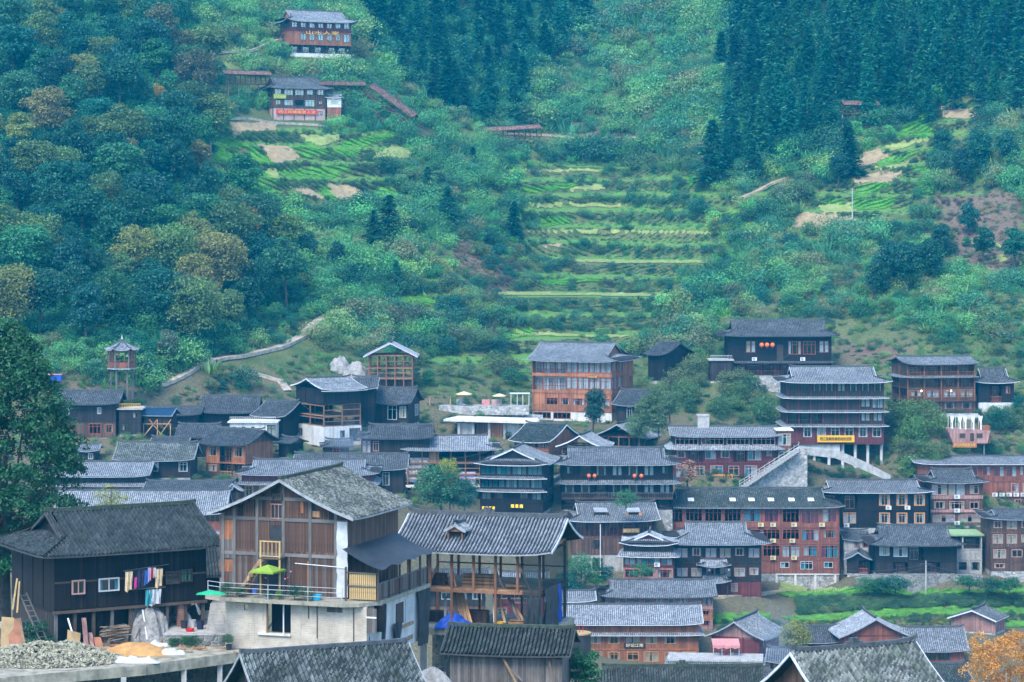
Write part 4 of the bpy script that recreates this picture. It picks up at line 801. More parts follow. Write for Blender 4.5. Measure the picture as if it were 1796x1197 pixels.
BARE = [[(795,420),(870,440),(915,470),(905,500),(850,510),(800,480)], [(1640,340),(1796,340),(1796,480),(1680,470),(1630,420)], [(60,665),(215,655),(215,690),(80,690)], [(690,150),(760,200),(720,240),(680,200)], [(960,215),(1150,220),(1150,245),(960,245)], [(1290,520),(1400,525),(1400,545),(1300,545)], [(1480,600),(1600,590),(1600,640),(1480,640)]]
FOREST = [[(-200,-300),(300,-300),(330,60),(375,120),(380,200),(365,330),(480,380),(520,470),(560,540),(420,620),(280,650),(150,610),(-200,570)], [(1290,-300),(2000,-300),(2000,240),(1700,180),(1600,210),(1540,195),(1480,200),(1440,260),(1330,300),(1270,320)], [(640,-300),(1000,-300),(1040,60),(930,130),(925,230),(860,220),(760,190),(690,140),(640,60)]]
cov = np.zeros(GZ.shape+(4,), np.float32); cov[..., 3] = 1
nz = vnoise(GX/6, GY/6, 8)*40
for p in BARE: cov[..., 0] = np.maximum(cov[..., 0], inpoly(GU+nz, GV+nz*.5, p))
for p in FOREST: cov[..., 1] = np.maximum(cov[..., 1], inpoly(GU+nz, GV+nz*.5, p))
cov[..., 2] = (TREAD > 0)

cov[..., 0] = np.maximum(cov[..., 0], np.where((GV > 650) & (GY < 466) & (GY > 250), .62, 0))
for i in range(2): cov[..., i] = blur(cov[..., i])
nx_, ny_ = len(xs), len(ys)
me = bpy.data.meshes.new('hillside_ground')
idx = np.arange(nx_*ny_).reshape(ny_, nx_); quads = np.stack([idx[:-1, :-1], idx[:-1, 1:], idx[1:, 1:], idx[1:, :-1]], -1).reshape(-1, 4)
me.vertices.add(nx_*ny_); me.vertices.foreach_set('co', np.stack([GX, GY, GZ], -1).astype(np.float32).ravel())
me.loops.add(quads.size); me.loops.foreach_set('vertex_index', quads.astype(np.int32).ravel())
me.polygons.add(len(quads)); me.polygons.foreach_set('loop_start', np.arange(0, quads.size, 4, dtype=np.int32)); me.polygons.foreach_set('loop_total', np.full(len(quads), 4, np.int32))
me.update(); me.validate(); me.shade_smooth()
ca = me.color_attributes.new('cover', 'FLOAT_COLOR', 'POINT'); ca.data.foreach_set('color', cov.ravel())
m, nt, b = newmat('hillside')
co = nd(nt, 'ShaderNodeTexCoord').outputs['Object']; cv = nd(nt, 'ShaderNodeSeparateColor', i0=nd(nt, 'ShaderNodeAttribute', {'attribute_name': 'cover'}).outputs['Color'])
n1, n2, n3 = noise_n(nt, co, .09, 5, .65), noise_n(nt, co, .5, 4, .7), noise_n(nt, co, 2.5, 3, .7)
c_ = mixc(nt, ramp(nt, n1, .35, .65), (0.045, 0.10, 0.032), (0.13, 0.155, 0.06))
c_ = mixc(nt, ramp(nt, n2, .5, .72), c_, (0.17, 0.15, 0.085))
c_ = mixc(nt, cv.outputs[2], c_, mixc(nt, n2, (0.085, 0.23, 0.045), (0.15, 0.25, 0.07)))
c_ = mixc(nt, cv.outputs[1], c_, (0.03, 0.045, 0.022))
c_ = mixc(nt, cv.outputs[0], c_, mixc(nt, n2, (0.20, 0.135, 0.10), (0.12, 0.105, 0.07)))
c_ = mixc(nt, 1.0, c_, gray(nt, ramp(nt, n3, .25, .75, .6, 1.4)), 'MULTIPLY')
nt.links.new(c_, b.inputs['Base Color']); b.inputs['Roughness'].default_value = .95; b.inputs['Specular IOR Level'].default_value = .1
bump_n(nt, b, math_n(nt, 'ADD', n3, n2), .9, .5)
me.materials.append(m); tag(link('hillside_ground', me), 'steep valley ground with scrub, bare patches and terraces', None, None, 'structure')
for h in HOUSES: build_house(h)
# ------------------------------------------------------------------ fields, paths
m_tile('tile_brown', (0.13, 0.075, 0.055), (0.2, 0.13, 0.10), (0.08, 0.07, 0.05), 0.3)
z4 = lambda *p: [(340+x/3.15, y/3.15) for x, y in p]; z7 = lambda *p: [(1200+x/2.138, y/2.138) for x, y in p]; z0_ = lambda *p: list(p)
FIELDS = [('g', z4((105,785),(225,785),(285,830),(100,822))), ('g', z4((100,838),(265,872),(280,905),(115,900))), ('g', z4((240,792),(300,812),(440,900),(350,905))), ('s', z4((360,812),(520,820),(590,875),(450,905))), ('g', z4((545,820),(640,800),(740,850),(660,875),(590,870))), ('t', z4((590,760),(800,755),(790,790),(700,808),(640,795))), ('g', z4((770,850),(830,800),(1130,735),(1120,760),(930,820),(900,872))), ('t', z4((1000,870),(1090,820),(1200,830),(1180,880))), ('g', z4((200,955),(390,962),(470,1020),(420,1025),(250,985))), ('g', z4((485,962),(830,930),(850,955),(730,1000),(560,1003))), ('t', z4((390,957),(450,950),(475,990),(425,995))), ('g', z4((300,1040),(380,1035),(480,1100),(430,1110))), ('s', z4((745,1035),(850,1045),(990,1105),(940,1135),(790,1110))), ('s', z4((545,1050),(650,1060),(730,1105),(690,1110))), ('g', z4((690,1050),(740,1050),(788,1108),(750,1115))), ('g', z4((1000,1070),(1080,1050),(1120,1080),(1100,1110),(1010,1105))), ('s', z4((155,1025),(265,1020),(260,1050),(160,1055))), ('s', z4((215,690),(450,685),(440,722),(230,745))), ('t', z4((95,362),(260,360),(265,398),(100,395))),
  ('g', [(920,334),(1000,324),(1010,331),(930,341)]), ('t', [(1005,330),(1055,326),(1058,334),(1000,338)]), ('g', [(948,391),(985,385),(1002,392),(955,399)]), ('g', [(952,494),(1000,492),(990,501),(948,500)]), ('g', [(1010,496),(1055,490),(1050,500)]), ('g', [(1280,382),(1300,380),(1310,400),(1290,402)]), ('g', [(680,526),(740,522),(762,535),(700,541)]), ('g', [(740,551),(780,548),(772,560),(742,562)]), ('g', [(885,588),(930,580),(935,590),(885,596)]),
  ('t', [(935,407),(1260,410),(1260,414),(935,412)]), ('t', [(1020,457),(1230,459),(1230,463),(1020,462)]), ('t', [(890,514),(1180,517),(1180,521),(890,519)]), ('t', [(915,300),(1050,300),(1050,304),(915,304)]), ('t', [(920,361),(1080,362),(1080,366),(920,365)]), ('t', [(910,586),(1100,590),(1100,594),(910,590)]), ('s', [(945,432),(985,430),(980,436),(948,438)]),
  ('g', z7((800,500),(870,455),(920,450),(900,475),(830,505))), ('g', z7((860,502),(925,490),(920,515),(880,515))), ('t', z7((775,552),(900,530),(905,540),(790,562))), ('s', z7((655,605),(720,572),(755,598),(660,625))), ('g', z7((740,608),(830,590),(945,560),(850,597),(760,620))), ('t', z7((725,632),(830,618),(820,632),(725,642))), ('s', z7((650,672),(800,660),(760,685),(660,695))), ('g', z7((860,642),(920,635),(905,655))), ('g', z7((640,732),(690,705),(760,705),(700,732),(650,745))), ('g', z7((640,767),(780,755),(760,780),(650,785))), ('s', z7((415,830),(470,812),(620,832),(560,845),(430,850))), ('t', z7((520,782),(620,772),(630,795),(540,800))), ('g', z7((515,764),(590,756),(592,770))), ('s', z7((980,412),(1090,422),(1095,445),(985,440))), ('t', z7((985,400),(1075,362),(1080,380),(1000,405))), ('t', z7((1085,918),(1150,910),(1192,930),(1110,935))), ('t', z7((1120,972),(1190,965),(1220,985),(1130,990))), ('g', z7((170,822),(200,815),(235,855),(210,862))), ('g', z7((20,667),(48,665),(45,700),(22,700))), ('g', z7((125,628),(190,605),(185,640))),
  ('g', [(1372,1041),(1500,1035),(1620,1037),(1620,1047),(1400,1050)]), ('g', [(1640,1040),(1796,1037),(1796,1047),(1660,1051)]), ('g', [(1395,1085),(1560,1072),(1680,1068),(1796,1071),(1796,1079),(1600,1083),(1430,1093)]), ('g', [(1250,1082),(1345,1079),(1345,1091),(1255,1096)]), ('g', [(1745,1091),(1796,1093),(1796,1102),(1750,1101)]), ('t', [(1375,1028),(1480,1036),(1470,1041),(1372,1040)])]
FIELDS = [(k_, [(cx+(x-cx)*(1.3 if cx > 1380 and cy < 420 else 1.12), cy+(y-cy)*(1.5 if cx > 1380 and cy < 420 else 1.2 if cx < 760 else 1.1)) for x, y in p]) for k_, p in FIELDS for cx, cy in [np.mean(np.array(p), 0)]]
FIELD_POLYS = [p for _, p in FIELDS]
PATHS = []
for k_, poly in FIELDS:
    P_ = np.array(poly); lo, hi = P_.min(0), P_.max(0); nu, nv = max(3, int((hi[0]-lo[0])/3)), max(4, int((hi[1]-lo[1])/1.3))
    uu, vv = np.meshgrid(np.linspace(lo[0], hi[0], nu), np.linspace(lo[1], hi[1], nv)); x, y, z, ok = march(uu.ravel(), vv.ravel())
    m = MB(); m.v = [(a, b, c_+.14) for a, b, c_ in zip(x, y, z)]; ins = inpoly((uu[:-1, :-1]+uu[1:, 1:])/2, (vv[:-1, :-1]+vv[1:, 1:])/2, poly); yy = y.reshape(nv, nu)
    for j in range(nv-1):
        for i in range(nu-1):
            if ins[j, i] and np.ptp(yy[j:j+2, i:i+2]) < 7: a = j*nu+i; m.f.append((a, a+1, a+nu+1, a+nu))
    if m.f: tag(m.build('field', {'g': 'crop_soil', 's': 'soil', 't': 'stubble'}[k_]), {'g': 'bright green vegetable field on the slope', 's': 'bare brown tilled field on the slope', 't': 'dry yellowish stubble strip on the slope'}[k_], None, None, 'structure')
def ribbon(name, pts, width, mat, lift=.25, d0=345.0):
    PATHS.extend([[(p[0], p[1]-5), (q[0], q[1]-5), (q[0], q[1]+7), (p[0], p[1]+7)] for p, q in zip(pts, pts[1:])])
    u = np.array([p[0] for p in pts], float); v = np.array([p[1] for p in pts], float); t = np.linspace(0, len(pts)-1, (len(pts)-1)*6+1); u, v = np.interp(t, range(len(pts)), u), np.interp(t, range(len(pts)), v)
    x, y, z, ok = march(u, v, d0=d0)
    for _ in range(2): z[1:-1] = (z[:-2]+z[1:-1]+z[2:])/3; y[1:-1] = (y[:-2]+y[1:-1]+y[2:])/3
    m = MB()
    for i in range(len(x)):
        a, b = max(0, i-1), min(len(x)-1, i+1); dx, dy = x[b]-x[a], y[b]-y[a]; L = math.hypot(dx, dy) or 1; nx, ny = -dy/L*width/2, dx/L*width/2
        m.v += [(x[i]-nx, y[i]-ny, z[i]+lift), (x[i]+nx, y[i]+ny, z[i]+lift), (x[i]-nx, y[i]-ny, z[i]-.3), (x[i]+nx, y[i]+ny, z[i]-.3)]
        if i: o = 4*(i-1); m.f += [(o, o+4, o+5, o+1), (o+2, o+6, o+4, o), (o+1, o+5, o+7, o+3)]
    return tag(m.build(name, mat), None, None, None, 'structure')
ribbon('path', [(372,634),(430,625),(490,612),(530,592),(548,570),(580,551),(608,545),(624,531)], 2.3, 'path_stone', .3)
ribbon('path', [(280,682),(310,668),(335,654),(372,634)], 1.7, 'path_stone', .3)
ribbon('path', [(344,98),(400,94),(440,92),(480,74),(505,70)], 1.6, 'path_stone', .3)
ribbon('path', [(395,212),(430,208),(480,218),(570,222)], 1.6, 'path_stone', .3)
ribbon('path', z7((215,745),(290,715),(400,665)), 1.5, 'path_earth', .3)
ribbon('path', [(420,652),(470,664),(492,672),(505,690)], 1.5, 'path_stone', .3)
ribbon('path', [(1370,1040),(1280,1050),(1200,1052)], 1.4, 'path_earth', .3)
ribbon('path', [(880,236),(960,240),(1040,246),(1120,244)], 1.4, 'path_earth', .3)

def fx(info, u, v, y=0.0):
    """photo point on a house's local plane y=const -> local (x, z)."""
    c_, s_ = math.cos(info['ya']), math.sin(info['ya']); o = info['org']; k_ = (u-898)/F
    ox, oy = o.x-s_*y, o.y+c_*y; x = (k_*oy-ox)/(c_-k_*s_); return x, (HV-v)/F*(oy+x*s_)-o.z
def local(info, x, y, z): c_, s_ = math.cos(info['ya']), math.sin(info['ya']); o = info['org']; return Vector((o.x+x*c_-y*s_, o.y+x*s_+y*c_, o.z+z))
def on(info, u, v, y=-.2): x, z = fx(info, u, v, y); return local(info, x, y, z)

# ------------------------------------------------------------------ parts added to particular houses
def drain(info, u, v0, v1):
    x, za = fx(info, u, v0, -.9); _, zb = fx(info, u, v1, -.9); MB().tube([(x, -.9, za), (x, -.9, zb)], .07, 6).build('drainpipe', 'pipe_white', info['root'])
drain(BUILT['M6'], 1053, 920, 1010)
M6 = BUILT['M6']
for u in (1053, 1110):                                   # dormers
    x, z = fx(M6, u, 899, 2.2); m = MB(); m.box(x-.75, x+.75, 1.2, 3.0, z-.5, z+.15); m.build('dormer', 'wood_dark', M6['root'])
    d_ = MB(); d_.plate([(x-1.1, 1.0, z+.15), (x+1.1, 1.0, z+.15), (x+1.1, 3.2, z+.55), (x-1.1, 3.2, z+.55)], (0, 0, .1)); d_.build('dormer_roof', 'tile_light', M6['root'])
    for q in (-1, 1): MB().plate([(x+q*.8, 1.15, z-.5), (x+q*1.25, .8, z-.5), (x+q*1.25, .8, z+.1), (x+q*.8, 1.15, z+.1)], (0, .05, 0)).build('shutter', 'frame_orange' if u > 1100 else 'frame_dark', M6['root'])
M7 = BUILT['M7']
for u in (1211, 1284, 1317, 1351, 1387, 1421):           # skylights
    x, _ = fx(M7, u, 876, 3); rf = M7['roof']; t = .42; yy = rf['bm']-rf['half']*(1-t); zz = rf['zt'](t)+.12; sl_ = (M7['zr']-M7['ze'])/rf['half']
    MB().plate([(x-.5, yy-.55, zz-.55*sl_), (x+.5, yy-.55, zz-.55*sl_), (x+.5, yy+.55, zz+.55*sl_), (x-.5, yy+.55, zz+.55*sl_)], (0, 0, .06)).build('skylight', 'trim_white', M7['root'])
for u in (1362, 1395, 1430, 1465):                        # concrete frame of the stone base
    x, _ = fx(M7, u, 1010); boxpart('base_column', 'concrete_light', M7['root'], x-.18, x+.18, -.12, .05, -2.6, -.05)
boxpart('base_beam', 'concrete_light', M7['root'], fx(M7, 1362, 1010)[0], M7['x1'], -.14, .04, -.25, -.04)
R2i = BUILT['R2']
for u in (1402, 1428, 1454, 1478, 1500, 1522, 1546): x, _ = fx(R2i, u, 800, 1.2); MB().tube([(x, 1.2, -6.5), (x, 1.2, 0)], .28, 8).build('pillar', 'concrete_light', R2i['root'])
for u in (1402, 1440, 1478, 1522, 1546): x, _ = fx(R2i, u, 800, 7); MB().tube([(x, 7, -6.5), (x, 7, 0)], .28, 8).build('pillar', 'concrete', R2i['root'])
xa, _ = fx(R2i, 1404, 790); xb, _ = fx(R2i, 1474, 790); boxpart('base_wall', 'plaster', R2i['root'], xa, xb, .5, .8, -2.2, -.02); boxpart('floor_slab', 'wood_maroon', R2i['root'], R2i['x0'], R2i['x1'], 0.02, 10.9, -.28, -.03)
C3i = BUILT['C3']; boxpart('concrete_slab', 'concrete_light', C3i['root'], C3i['x0']-.9, C3i['x1']+.6, -.9, C3i['D'], -.32, -.03)
for u in (722, 760, 800, 860): x, _ = fx(C3i, u, 860); boxpart('concrete_column', 'concrete_light', C3i['root'], x-.2, x+.2, .2, .6, -4.5, -.33)
boxpart('back_wall', 'concrete', C3i['root'], C3i['x0'], C3i['x1'], 5, 5.2, -4.5, -.35)
for (u0, u1, v0, v1, mt) in ((724, 744, 832, 848, 'tarp_blue'), (806, 834, 828, 849, 'cloth_lilac'), (742, 770, 793, 811, 'wood_new')): (xa, za), (xb, zb) = fx(C3i, u0, v1, .3), fx(C3i, u1, v0, .3); boxpart('sheet', mt, C3i['root'], xa, xb, .3, .36, za, zb)
L4 = BUILT['L4']; boxpart('wall_panel', 'wood_brown', L4['root'], L4['x0']+.2, L4['x1']-.2, 3.9, 4.0, .1, 3.0)
bi = BUILT['L10b']
for (ua, va, ub, vb_) in ((250,768,276,736),(276,770,300,736),(262,736,290,772),(276,736,276,772),(250,744,300,744),(252,746,252,775),(299,746,299,775)):
    (xa, za), (xb, zb) = fx(bi, ua, va, -.1), fx(bi, ub, vb_, -.1); MB().bar((xa, -.1, za), (xb, -.1, zb), .14).build('strut', 'wood_new', bi['root'])
M3 = BUILT['M3w']
# pink awning on the terrace
a_ = thing('awning', 'pink fabric awning over the roof terrace', 'awning', P(1273, 1160, 360.5)); s3 = 360/F
m = MB(); n = 10
for i in range(n+1):
    x = (-24+48*i/n)*s3; sag = .12*math.sin(i*2.1)
    m.v += [(x, -.9, 2.35+sag*.5), (x, 1.5, 2.95), (x, -.9, 1.95+sag)]
    if i: o = 3*(i-1); m.f += [(o, o+3, o+4, o+1), (o+2, o+5, o+3, o)]
m.build('canopy', 'cloth_pink', a_)
for x in (-1.8, -.6, .6, 1.8): MB().tube([(x, -.8, 0), (x, -.8, 2.2)], .045, 6).build('post', 'metal_grey', a_)
for k, (x, mt) in enumerate(((-1.1, 'frame_white'), (0.1, 'cloth_red'), (.9, 'cloth_cream'))): MB().box(x-.25, x+.25, .4, .7, .0, 1.1).build('stall_item', mt, a_)
s_ = skirt(M3['root'], M3['x0'], M3['x1'], 0, M3['D'], M3['tops'][-1][1]-.35, .9, .55, 'tile_blue', 'trim_grey', 'LR')
M5 = BUILT['M5']                                          # two small entrance roofs
for (u0, u1, ve_, vr_) in ((1226, 1282, 1022, 1010), (1222, 1282, 994, 984)):
    (xa, za), (xb, zb) = fx(M5, u0+6, ve_, -1.6), fx(M5, u1-6, vr_, -1.6); roof(M5['root'], xa, xb, -2.6, -.1, za, za+1.05, 'x', 'hh', .5, .3, 'tile_light', cw=.25, trim='trim_grey', up=.5, ridge_h=.14, tg=.6, name='porch_roof')
for u in (1232, 1276): x, z = fx(M5, u, 1022, -2.4); boxpart('porch_post', 'frame_dark', M5['root'], x-.1, x+.1, -2.5, -2.3, 0, z+.3)
# --- R3 street level entrance, R1 lanterns etc.
def lantern(label, loc, r_=.38, mat='lantern_orange', grp=None):
    t = thing('lantern', label, 'lantern', loc, 0, grp); m = MB(); n = 10
    rings = [(-1, .35), (-.75, .75), (-.3, 1), (.3, 1), (.75, .75), (1, .35)]
    m.tube([(0, 0, z*r_) for z, q in rings], [q*r_ for z, q in rings], n); m.build('shade', mat, t, True)
    MB().tube([(0, 0, r_), (0, 0, r_+.35)], .02, 4).build('cord', 'frame_dark', t); MB().tube([(0, 0, -r_-.3), (0, 0, -r_)], [.03, .06], 5).build('tassel', 'cloth_red', t)
for i, u in enumerate((1336, 1345.5, 1355)): lantern(['left', 'middle', 'right'][i]+' one of three orange lanterns hanging on the dark inn high on the slope', on(BUILT['R1'], u, 605.5, -1.0), .42)
for i, u in enumerate((1033, 1043, 1113, 1125)): lantern(['first', 'second', 'third', 'fourth'][i]+' red lantern from the left on the gallery of the broad dark inn', on(BUILT['C2'], u, 835, -.8), .32)
for i, u in enumerate((1244, 1278)): lantern(['left', 'right'][i]+' pale lantern at the small entrance roofs of the dark hotel', on(M5, u, 1000, -2.5), .2, 'frame_white')
for u, v in ((1616, 686), (1668, 686)):
    t = thing('wall_lamp', ('left' if u < 1640 else 'right')+' glowing lamp on the balconied guesthouse', 'lamp', on(BUILT['R4'], u, v, -.9)); MB().tube([(0, 0, -.14), (0, 0, .14)], [.12, .12], 8).build('bulb', 'lamp_warm', t); MB().tube([(0, 0, .14), (0, 0, .2), (0, .8, .24)], .03, 4).build('bracket', 'metal_dark', t)
# --- signs
def sg(key, u, v, wpx, hpx, board, txt, let, lab, frac=.6, y=-.25, fit=.9, name='sign_board'):
    i = BUILT[key]; s_ = i['s']; return sign(lab, on(i, u, v, y), i['ya'], wpx*s_/math.cos(i['ya']), hpx*s_, board, txt, let, frac, name, fit)
sg('C1', 857, 891, 25, 6.5, 'sign_dark', '西 江 苗 家', 'letter_lit', 'left group of lit yellow characters on the dark house', .75)
sg('C1', 907, 888, 24, 8, 'sign_dark', '观 景 阁', 'letter_lit', 'right group of larger lit yellow characters on the dark house', .75)
sg('R2', 1466, 770, 65, 12, 'yellow_paint', '西江苗寨民族客栈欢迎您', 'letter_black', 'long yellow banner with dark characters under the stacked roofs', .5, fit=.85)
sg('M1', 1113, 1132, 37, 8.5, 'sign_dark', '好记江南', 'letter_cream', 'dark name board with four cream characters on the orange guesthouse', .72, fit=.82)
sg('R3', 1267, 837, 36, 10, 'sign_orange', '民族文化客栈住宿', 'letter_black', 'orange wooden name board over the entrance of the maroon hotel', .45, -.35)
sg('M6', 1107, 931, 29, 7.5, 'sign_orange', '苗家客栈', 'letter_cream', 'orange carved board on the balcony of the house with the drainpipe', .6, -.3)
sg('U2', 521, 197, 70, 8, 'cloth_red', '西江风情观景人家', 'letter_gold', 'red banner with gold characters across the bannered lodge', .7, -.3, name='banner')
sg('U2', 491, 169, 21, 8, 'sign_lime', '千户苗寨', 'letter_cream', 'lime green sign on the upper floor of the bannered lodge', .6, -.3)
sg('U1', 566, 58, 62, 8, None, '山水人家', 'letter_gold', 'row of large gold characters on the highest lodge', .85, -.3, name='sign_lettering')
sg('C6', 1040, 661, 16, 5, 'wood_orange', '山水人家', 'letter_gold', 'small gold lettering between the floors of the orange brown hotel', .8, -.3)
# teal hoarding on the left slope
tb = thing('hoarding', 'faded teal hoarding with white characters and number on the left slope', 'hoarding', P(103, 632, 441)); s_ = 441/F
MB().box(-37*s_, 37*s_, 0, .12, -10*s_, 10*s_).build('panel', 'sign_teal', tb)
for txt, u, hh, ww in (('上', 83, 8, 8), ('升', 110, 8, 8), ('331', 128, 8, 14)):
    me = text_mesh(txt, 'letter_white'); l = link('lettering', me, tb, ((u-103)*s_, -.05, 0)); l.rotation_euler = (R(90), 0, 0); X_ = [v.co.x for v in me.vertices]; Y_ = [v.co.y for v in me.vertices]; sy = hh*s_/(max(Y_)-min(Y_)); l.scale = (ww*s_/(max(X_)-min(X_)), sy, 1); l.location.z = -(max(Y_)+min(Y_))/2*sy
for x in (-3, 0, 3): MB().bar((x, .2, -3.2), (x, .2, 1), .15).build('post', 'wood_grey_post', tb)
pg = thing('pergola', 'thin pale railed platform frame above the teal hoarding', 'pergola', P(90, 622, 446)); s_ = 446/F
for u in (64, 90, 114, 136): MB().bar(((u-90)*s_, 0, -1), ((u-90)*s_, 0, 3), .1).build('post', 'wood_grey_post', pg)
MB().box((62-90)*s_, (138-90)*s_, -.2, 1.6, 2.95, 3.08).build('roof_sheet', 'trim_grey', pg); MB().bar(((100-90)*s_, 0, .6), ((150-90)*s_, 0, .6), .22).build('rail', 'cloth_red', pg)
bt = thing('tarpaulin', 'bright blue tarpaulin box on the bare ground left of the pavilion', 'tarpaulin', P(97, 668, 433)); m = MB(); m.box(-1.1, 1.1, -.6, .6, 0, 1.0); m.build('cover', 'tarp_blue', bt); MB().box(-1.2, 1.2, -.7, .7, 1.0, 1.12).build('lid', 'cloth_pink', bt)

# ------------------------------------------------------------------ hexagonal pavilion on stilts
s_ = 432/F; pv_ = thing('pavilion', 'red hexagonal pavilion on tall stilts with a pointed tile roof', 'pavilion', P(214, 645, 432))
def hexp(r_, z, k, off=R(8)): a = off+k*math.pi/3; return (r_*math.cos(a), r_*math.sin(a), z)
rw, re, ze_, zt_ = 2.25, 2.95, 31*s_, 49*s_
m = MB(); m.uv = []; rows = 6; cols = 8
for k in range(6):
    for i in range(cols):
        o = len(m.v)
        for j in range(rows+1):
            t = j/rows; rr = re*(1-t)+.06; z = ze_+(zt_-ze_)*(t**1.6*.75+.25*t)
            a_, b_ = Vector(hexp(rr, z, k)), Vector(hexp(rr, z, k+1))
            for q in (i/cols, (i+.5)/cols, (i+1)/cols):
                p = a_.lerp(b_, q); cu = abs(q-.5)*2; m.v.append((p.x, p.y, p.z+.4*cu**4*(1-t)**2+(.06 if q == (i+.5)/cols else 0))); m.uv.append((k*20+i+.2, j*3))
        for j in range(rows):
            for c_ in range(2): a = o+3*j+c_; m.f.append((a, a+1, a+4, a+3))
ro = m.build('roof', 'tile_blue', pv_); MB().tube([(0, 0, zt_-.1), (0, 0, zt_+.25), (0, 0, zt_+.75)], [.2, .12, .04], 8).build('finial', 'trim_white', ro)
for k in range(6):
    MB().loft([Vector(hexp(re*(1-t)+.05, ze_+(zt_-ze_)*(t**1.6*.75+.25*t)+.05+.4*(1-t)**2, k)) for t in (0, .15, .35, .6, .8, 1)], .2, .12, Vector(hexp(1, 0, k+1.5))).build('hip_ridge', 'ridge_tile', ro)
    MB().loft([Vector(hexp(re, ze_-.08, k)).lerp(Vector(hexp(re, ze_-.08, k+1)), q)+Vector((0, 0, .4*(abs(q-.5)*2)**4)) for q in (0, .1, .25, .5, .75, .9, 1)], .08, .1, Vector(hexp(1, 0, k+.5))).build('eave_trim', 'trim_grey', ro)
    x, y, _ = hexp(rw, 0, k); boxpart('post', 'wood_grey_post', pv_, x-.11, x+.11, y-.11, y+.11, -.1, ze_+.15)
    a_, b_ = Vector(hexp(rw*.97, 0, k)), Vector(hexp(rw*.97, 0, k+1)); m = MB(); m.bar(a_.lerp(b_, .05)+Vector((0, 0, .5)), a_.lerp(b_, .95)+Vector((0, 0, .5)), .08, .9); m.build('parapet_panel', 'wood_red', pv_)
    for q in (.28, .72): p = a_.lerp(b_, q); MB().bar(p+Vector((0, 0, .95)), p+Vector((0, 0, ze_)), .3, .07, up=(b_-a_)).build('screen', 'wood_red', pv_)
    MB().bar(a_+Vector((0, 0, ze_-.25)), b_+Vector((0, 0, ze_-.25)), .12, .35).build('beam', 'wood_red', pv_)
    x, y, _ = hexp(rw*.8, 0, k); MB().tube([(x, y, -5.5), (x, y, -.2)], .16, 6).build('stilt', 'wood_grey_post', pv_)
m = MB(); m.plate([hexp(rw+.25, -.25, k) for k in range(6)], (0, 0, .2)); m.build('floor', 'trim_grey', pv_)

# ------------------------------------------------------------------ slab shelter, retaining walls, stairway, boat shaped terrace, parasols
sl_ = thing('slab_shelter', 'flat white concrete slab roof on columns below the stone wall', 'shelter', P(862, 778, 446)); s_ = 446/F
MB().plate([(-84*s_, -1.5, 40*s_), (80*s_, -2.5, 36*s_), (82*s_, 5, 37*s_), (-60*s_, 5.5, 41*s_)], (0, 0, .35)).build('roof_slab', 'concrete_light', sl_)
for u in (805, 830, 858, 885, 912, 935): boxpart('column', 'concrete', sl_, (u-862)*s_-.22, (u-862)*s_+.22, -.9, -.45, -2, 37*s_)
for u0, u1, mt in ((860, 884, 'wood_orange'), (835, 856, 'wood_brown'), (888, 910, 'plaster'), (806, 828, 'concrete')): boxpart('wall_panel', mt, sl_, (u0-862)*s_, (u1-862)*s_, -.2, 0, -1, 36*s_)
boxpart('back_wall', 'concrete', sl_, -58*s_, 78*s_, 4.6, 4.8, -1, 36*s_)
def stonewall(name, label, pts, th, mat='stone', cap=None):
    r = thing(name, label, 'wall', pts[0]); q = [p-pts[0] for p in pts]; MB().plate(q, (0, th, 0)).build('masonry', mat, r)
    if cap: a_, b_ = cap; MB().bar(q[a_]+Vector((0, th/2, .05)), q[b_]+Vector((0, th/2, .05)), th+.2, .2).build('coping', 'concrete_light', r)
stonewall('retaining_wall', 'long pale stone retaining wall above the white slab', [P(758, 755, 456), P(952, 762, 456), P(952, 729, 456), P(860, 723, 456), P(758, 718, 456)], 1.2, 'stone_pale', (3, 4))
stonewall('retaining_wall', 'stone wall beneath the dark inn high on the right slope', [P(1258, 700, 482), P(1440, 690, 482), P(1440, 659, 482), P(1290, 660, 482), P(1258, 664, 482)], 1.0, 'stone')
stonewall('retaining_wall', 'sloping stone wall carrying the stairway beside the maroon hotel', [P(1300, 858, 431), P(1416, 858, 431), P(1416, 787, 431), P(1402, 787, 431)], 3.0, 'stone')
stonewall('retaining_wall', 'curved pale parapet ramp descending from the yellow banner', [P(1402, 797, 433), P(1465, 804, 433), P(1515, 825, 433), P(1562, 846, 433), P(1562, 834, 433), P(1520, 812, 433), P(1470, 791, 433), P(1402, 784, 433)], 1.6, 'concrete')
stonewall('retaining_wall', 'dark stone wall under the old farmhouse and concrete house', [P(1500, 1042, 407), P(1724, 1040, 407), P(1724, 1009, 407), P(1530, 1008, 407), P(1500, 1015, 407)], .8, 'stone_dark')
stonewall('retaining_wall', 'low stone footing under the balconied guesthouse', [P(1575, 742, 463), P(1716, 740, 463), P(1716, 726, 463), P(1588, 726, 463)], .8, 'stone_pale')
stw = thing('stairway', 'long stone stairway with a white handrail climbing beside the maroon hotel', 'stairway', P(1296, 858, 430.2)); s_ = 430/F; n = 24
for i in range(n): x = (0+104*i/n)*s_; boxpart('step', 'concrete', stw, x, x+104/n*s_+.02, -1.0, 1.2, (70*(i+1)/n)*s_-.55, (70*(i+1)/n)*s_)
for dz_ in (.95, .5): MB().bar((0, -1.0, .4+dz_), (104*s_, -1.0, 70*s_+dz_), .07).build('handrail', 'frame_white', stw)
for i in range(13): x = 104*i/12*s_; MB().bar((x, -1.0, 70*i/12*s_+.1), (x, -1.0, 70*i/12*s_+1.15+.2), .07).build('baluster', 'frame_white', stw)
bo = thing('terrace_bar', 'boat shaped timber terrace with white drapes hanging on the right bank', 'bar', P(1702, 778, 449)); s_ = 449/F; q_ = lambda u, v: ((u-1702)*s_, (778-v)*s_)
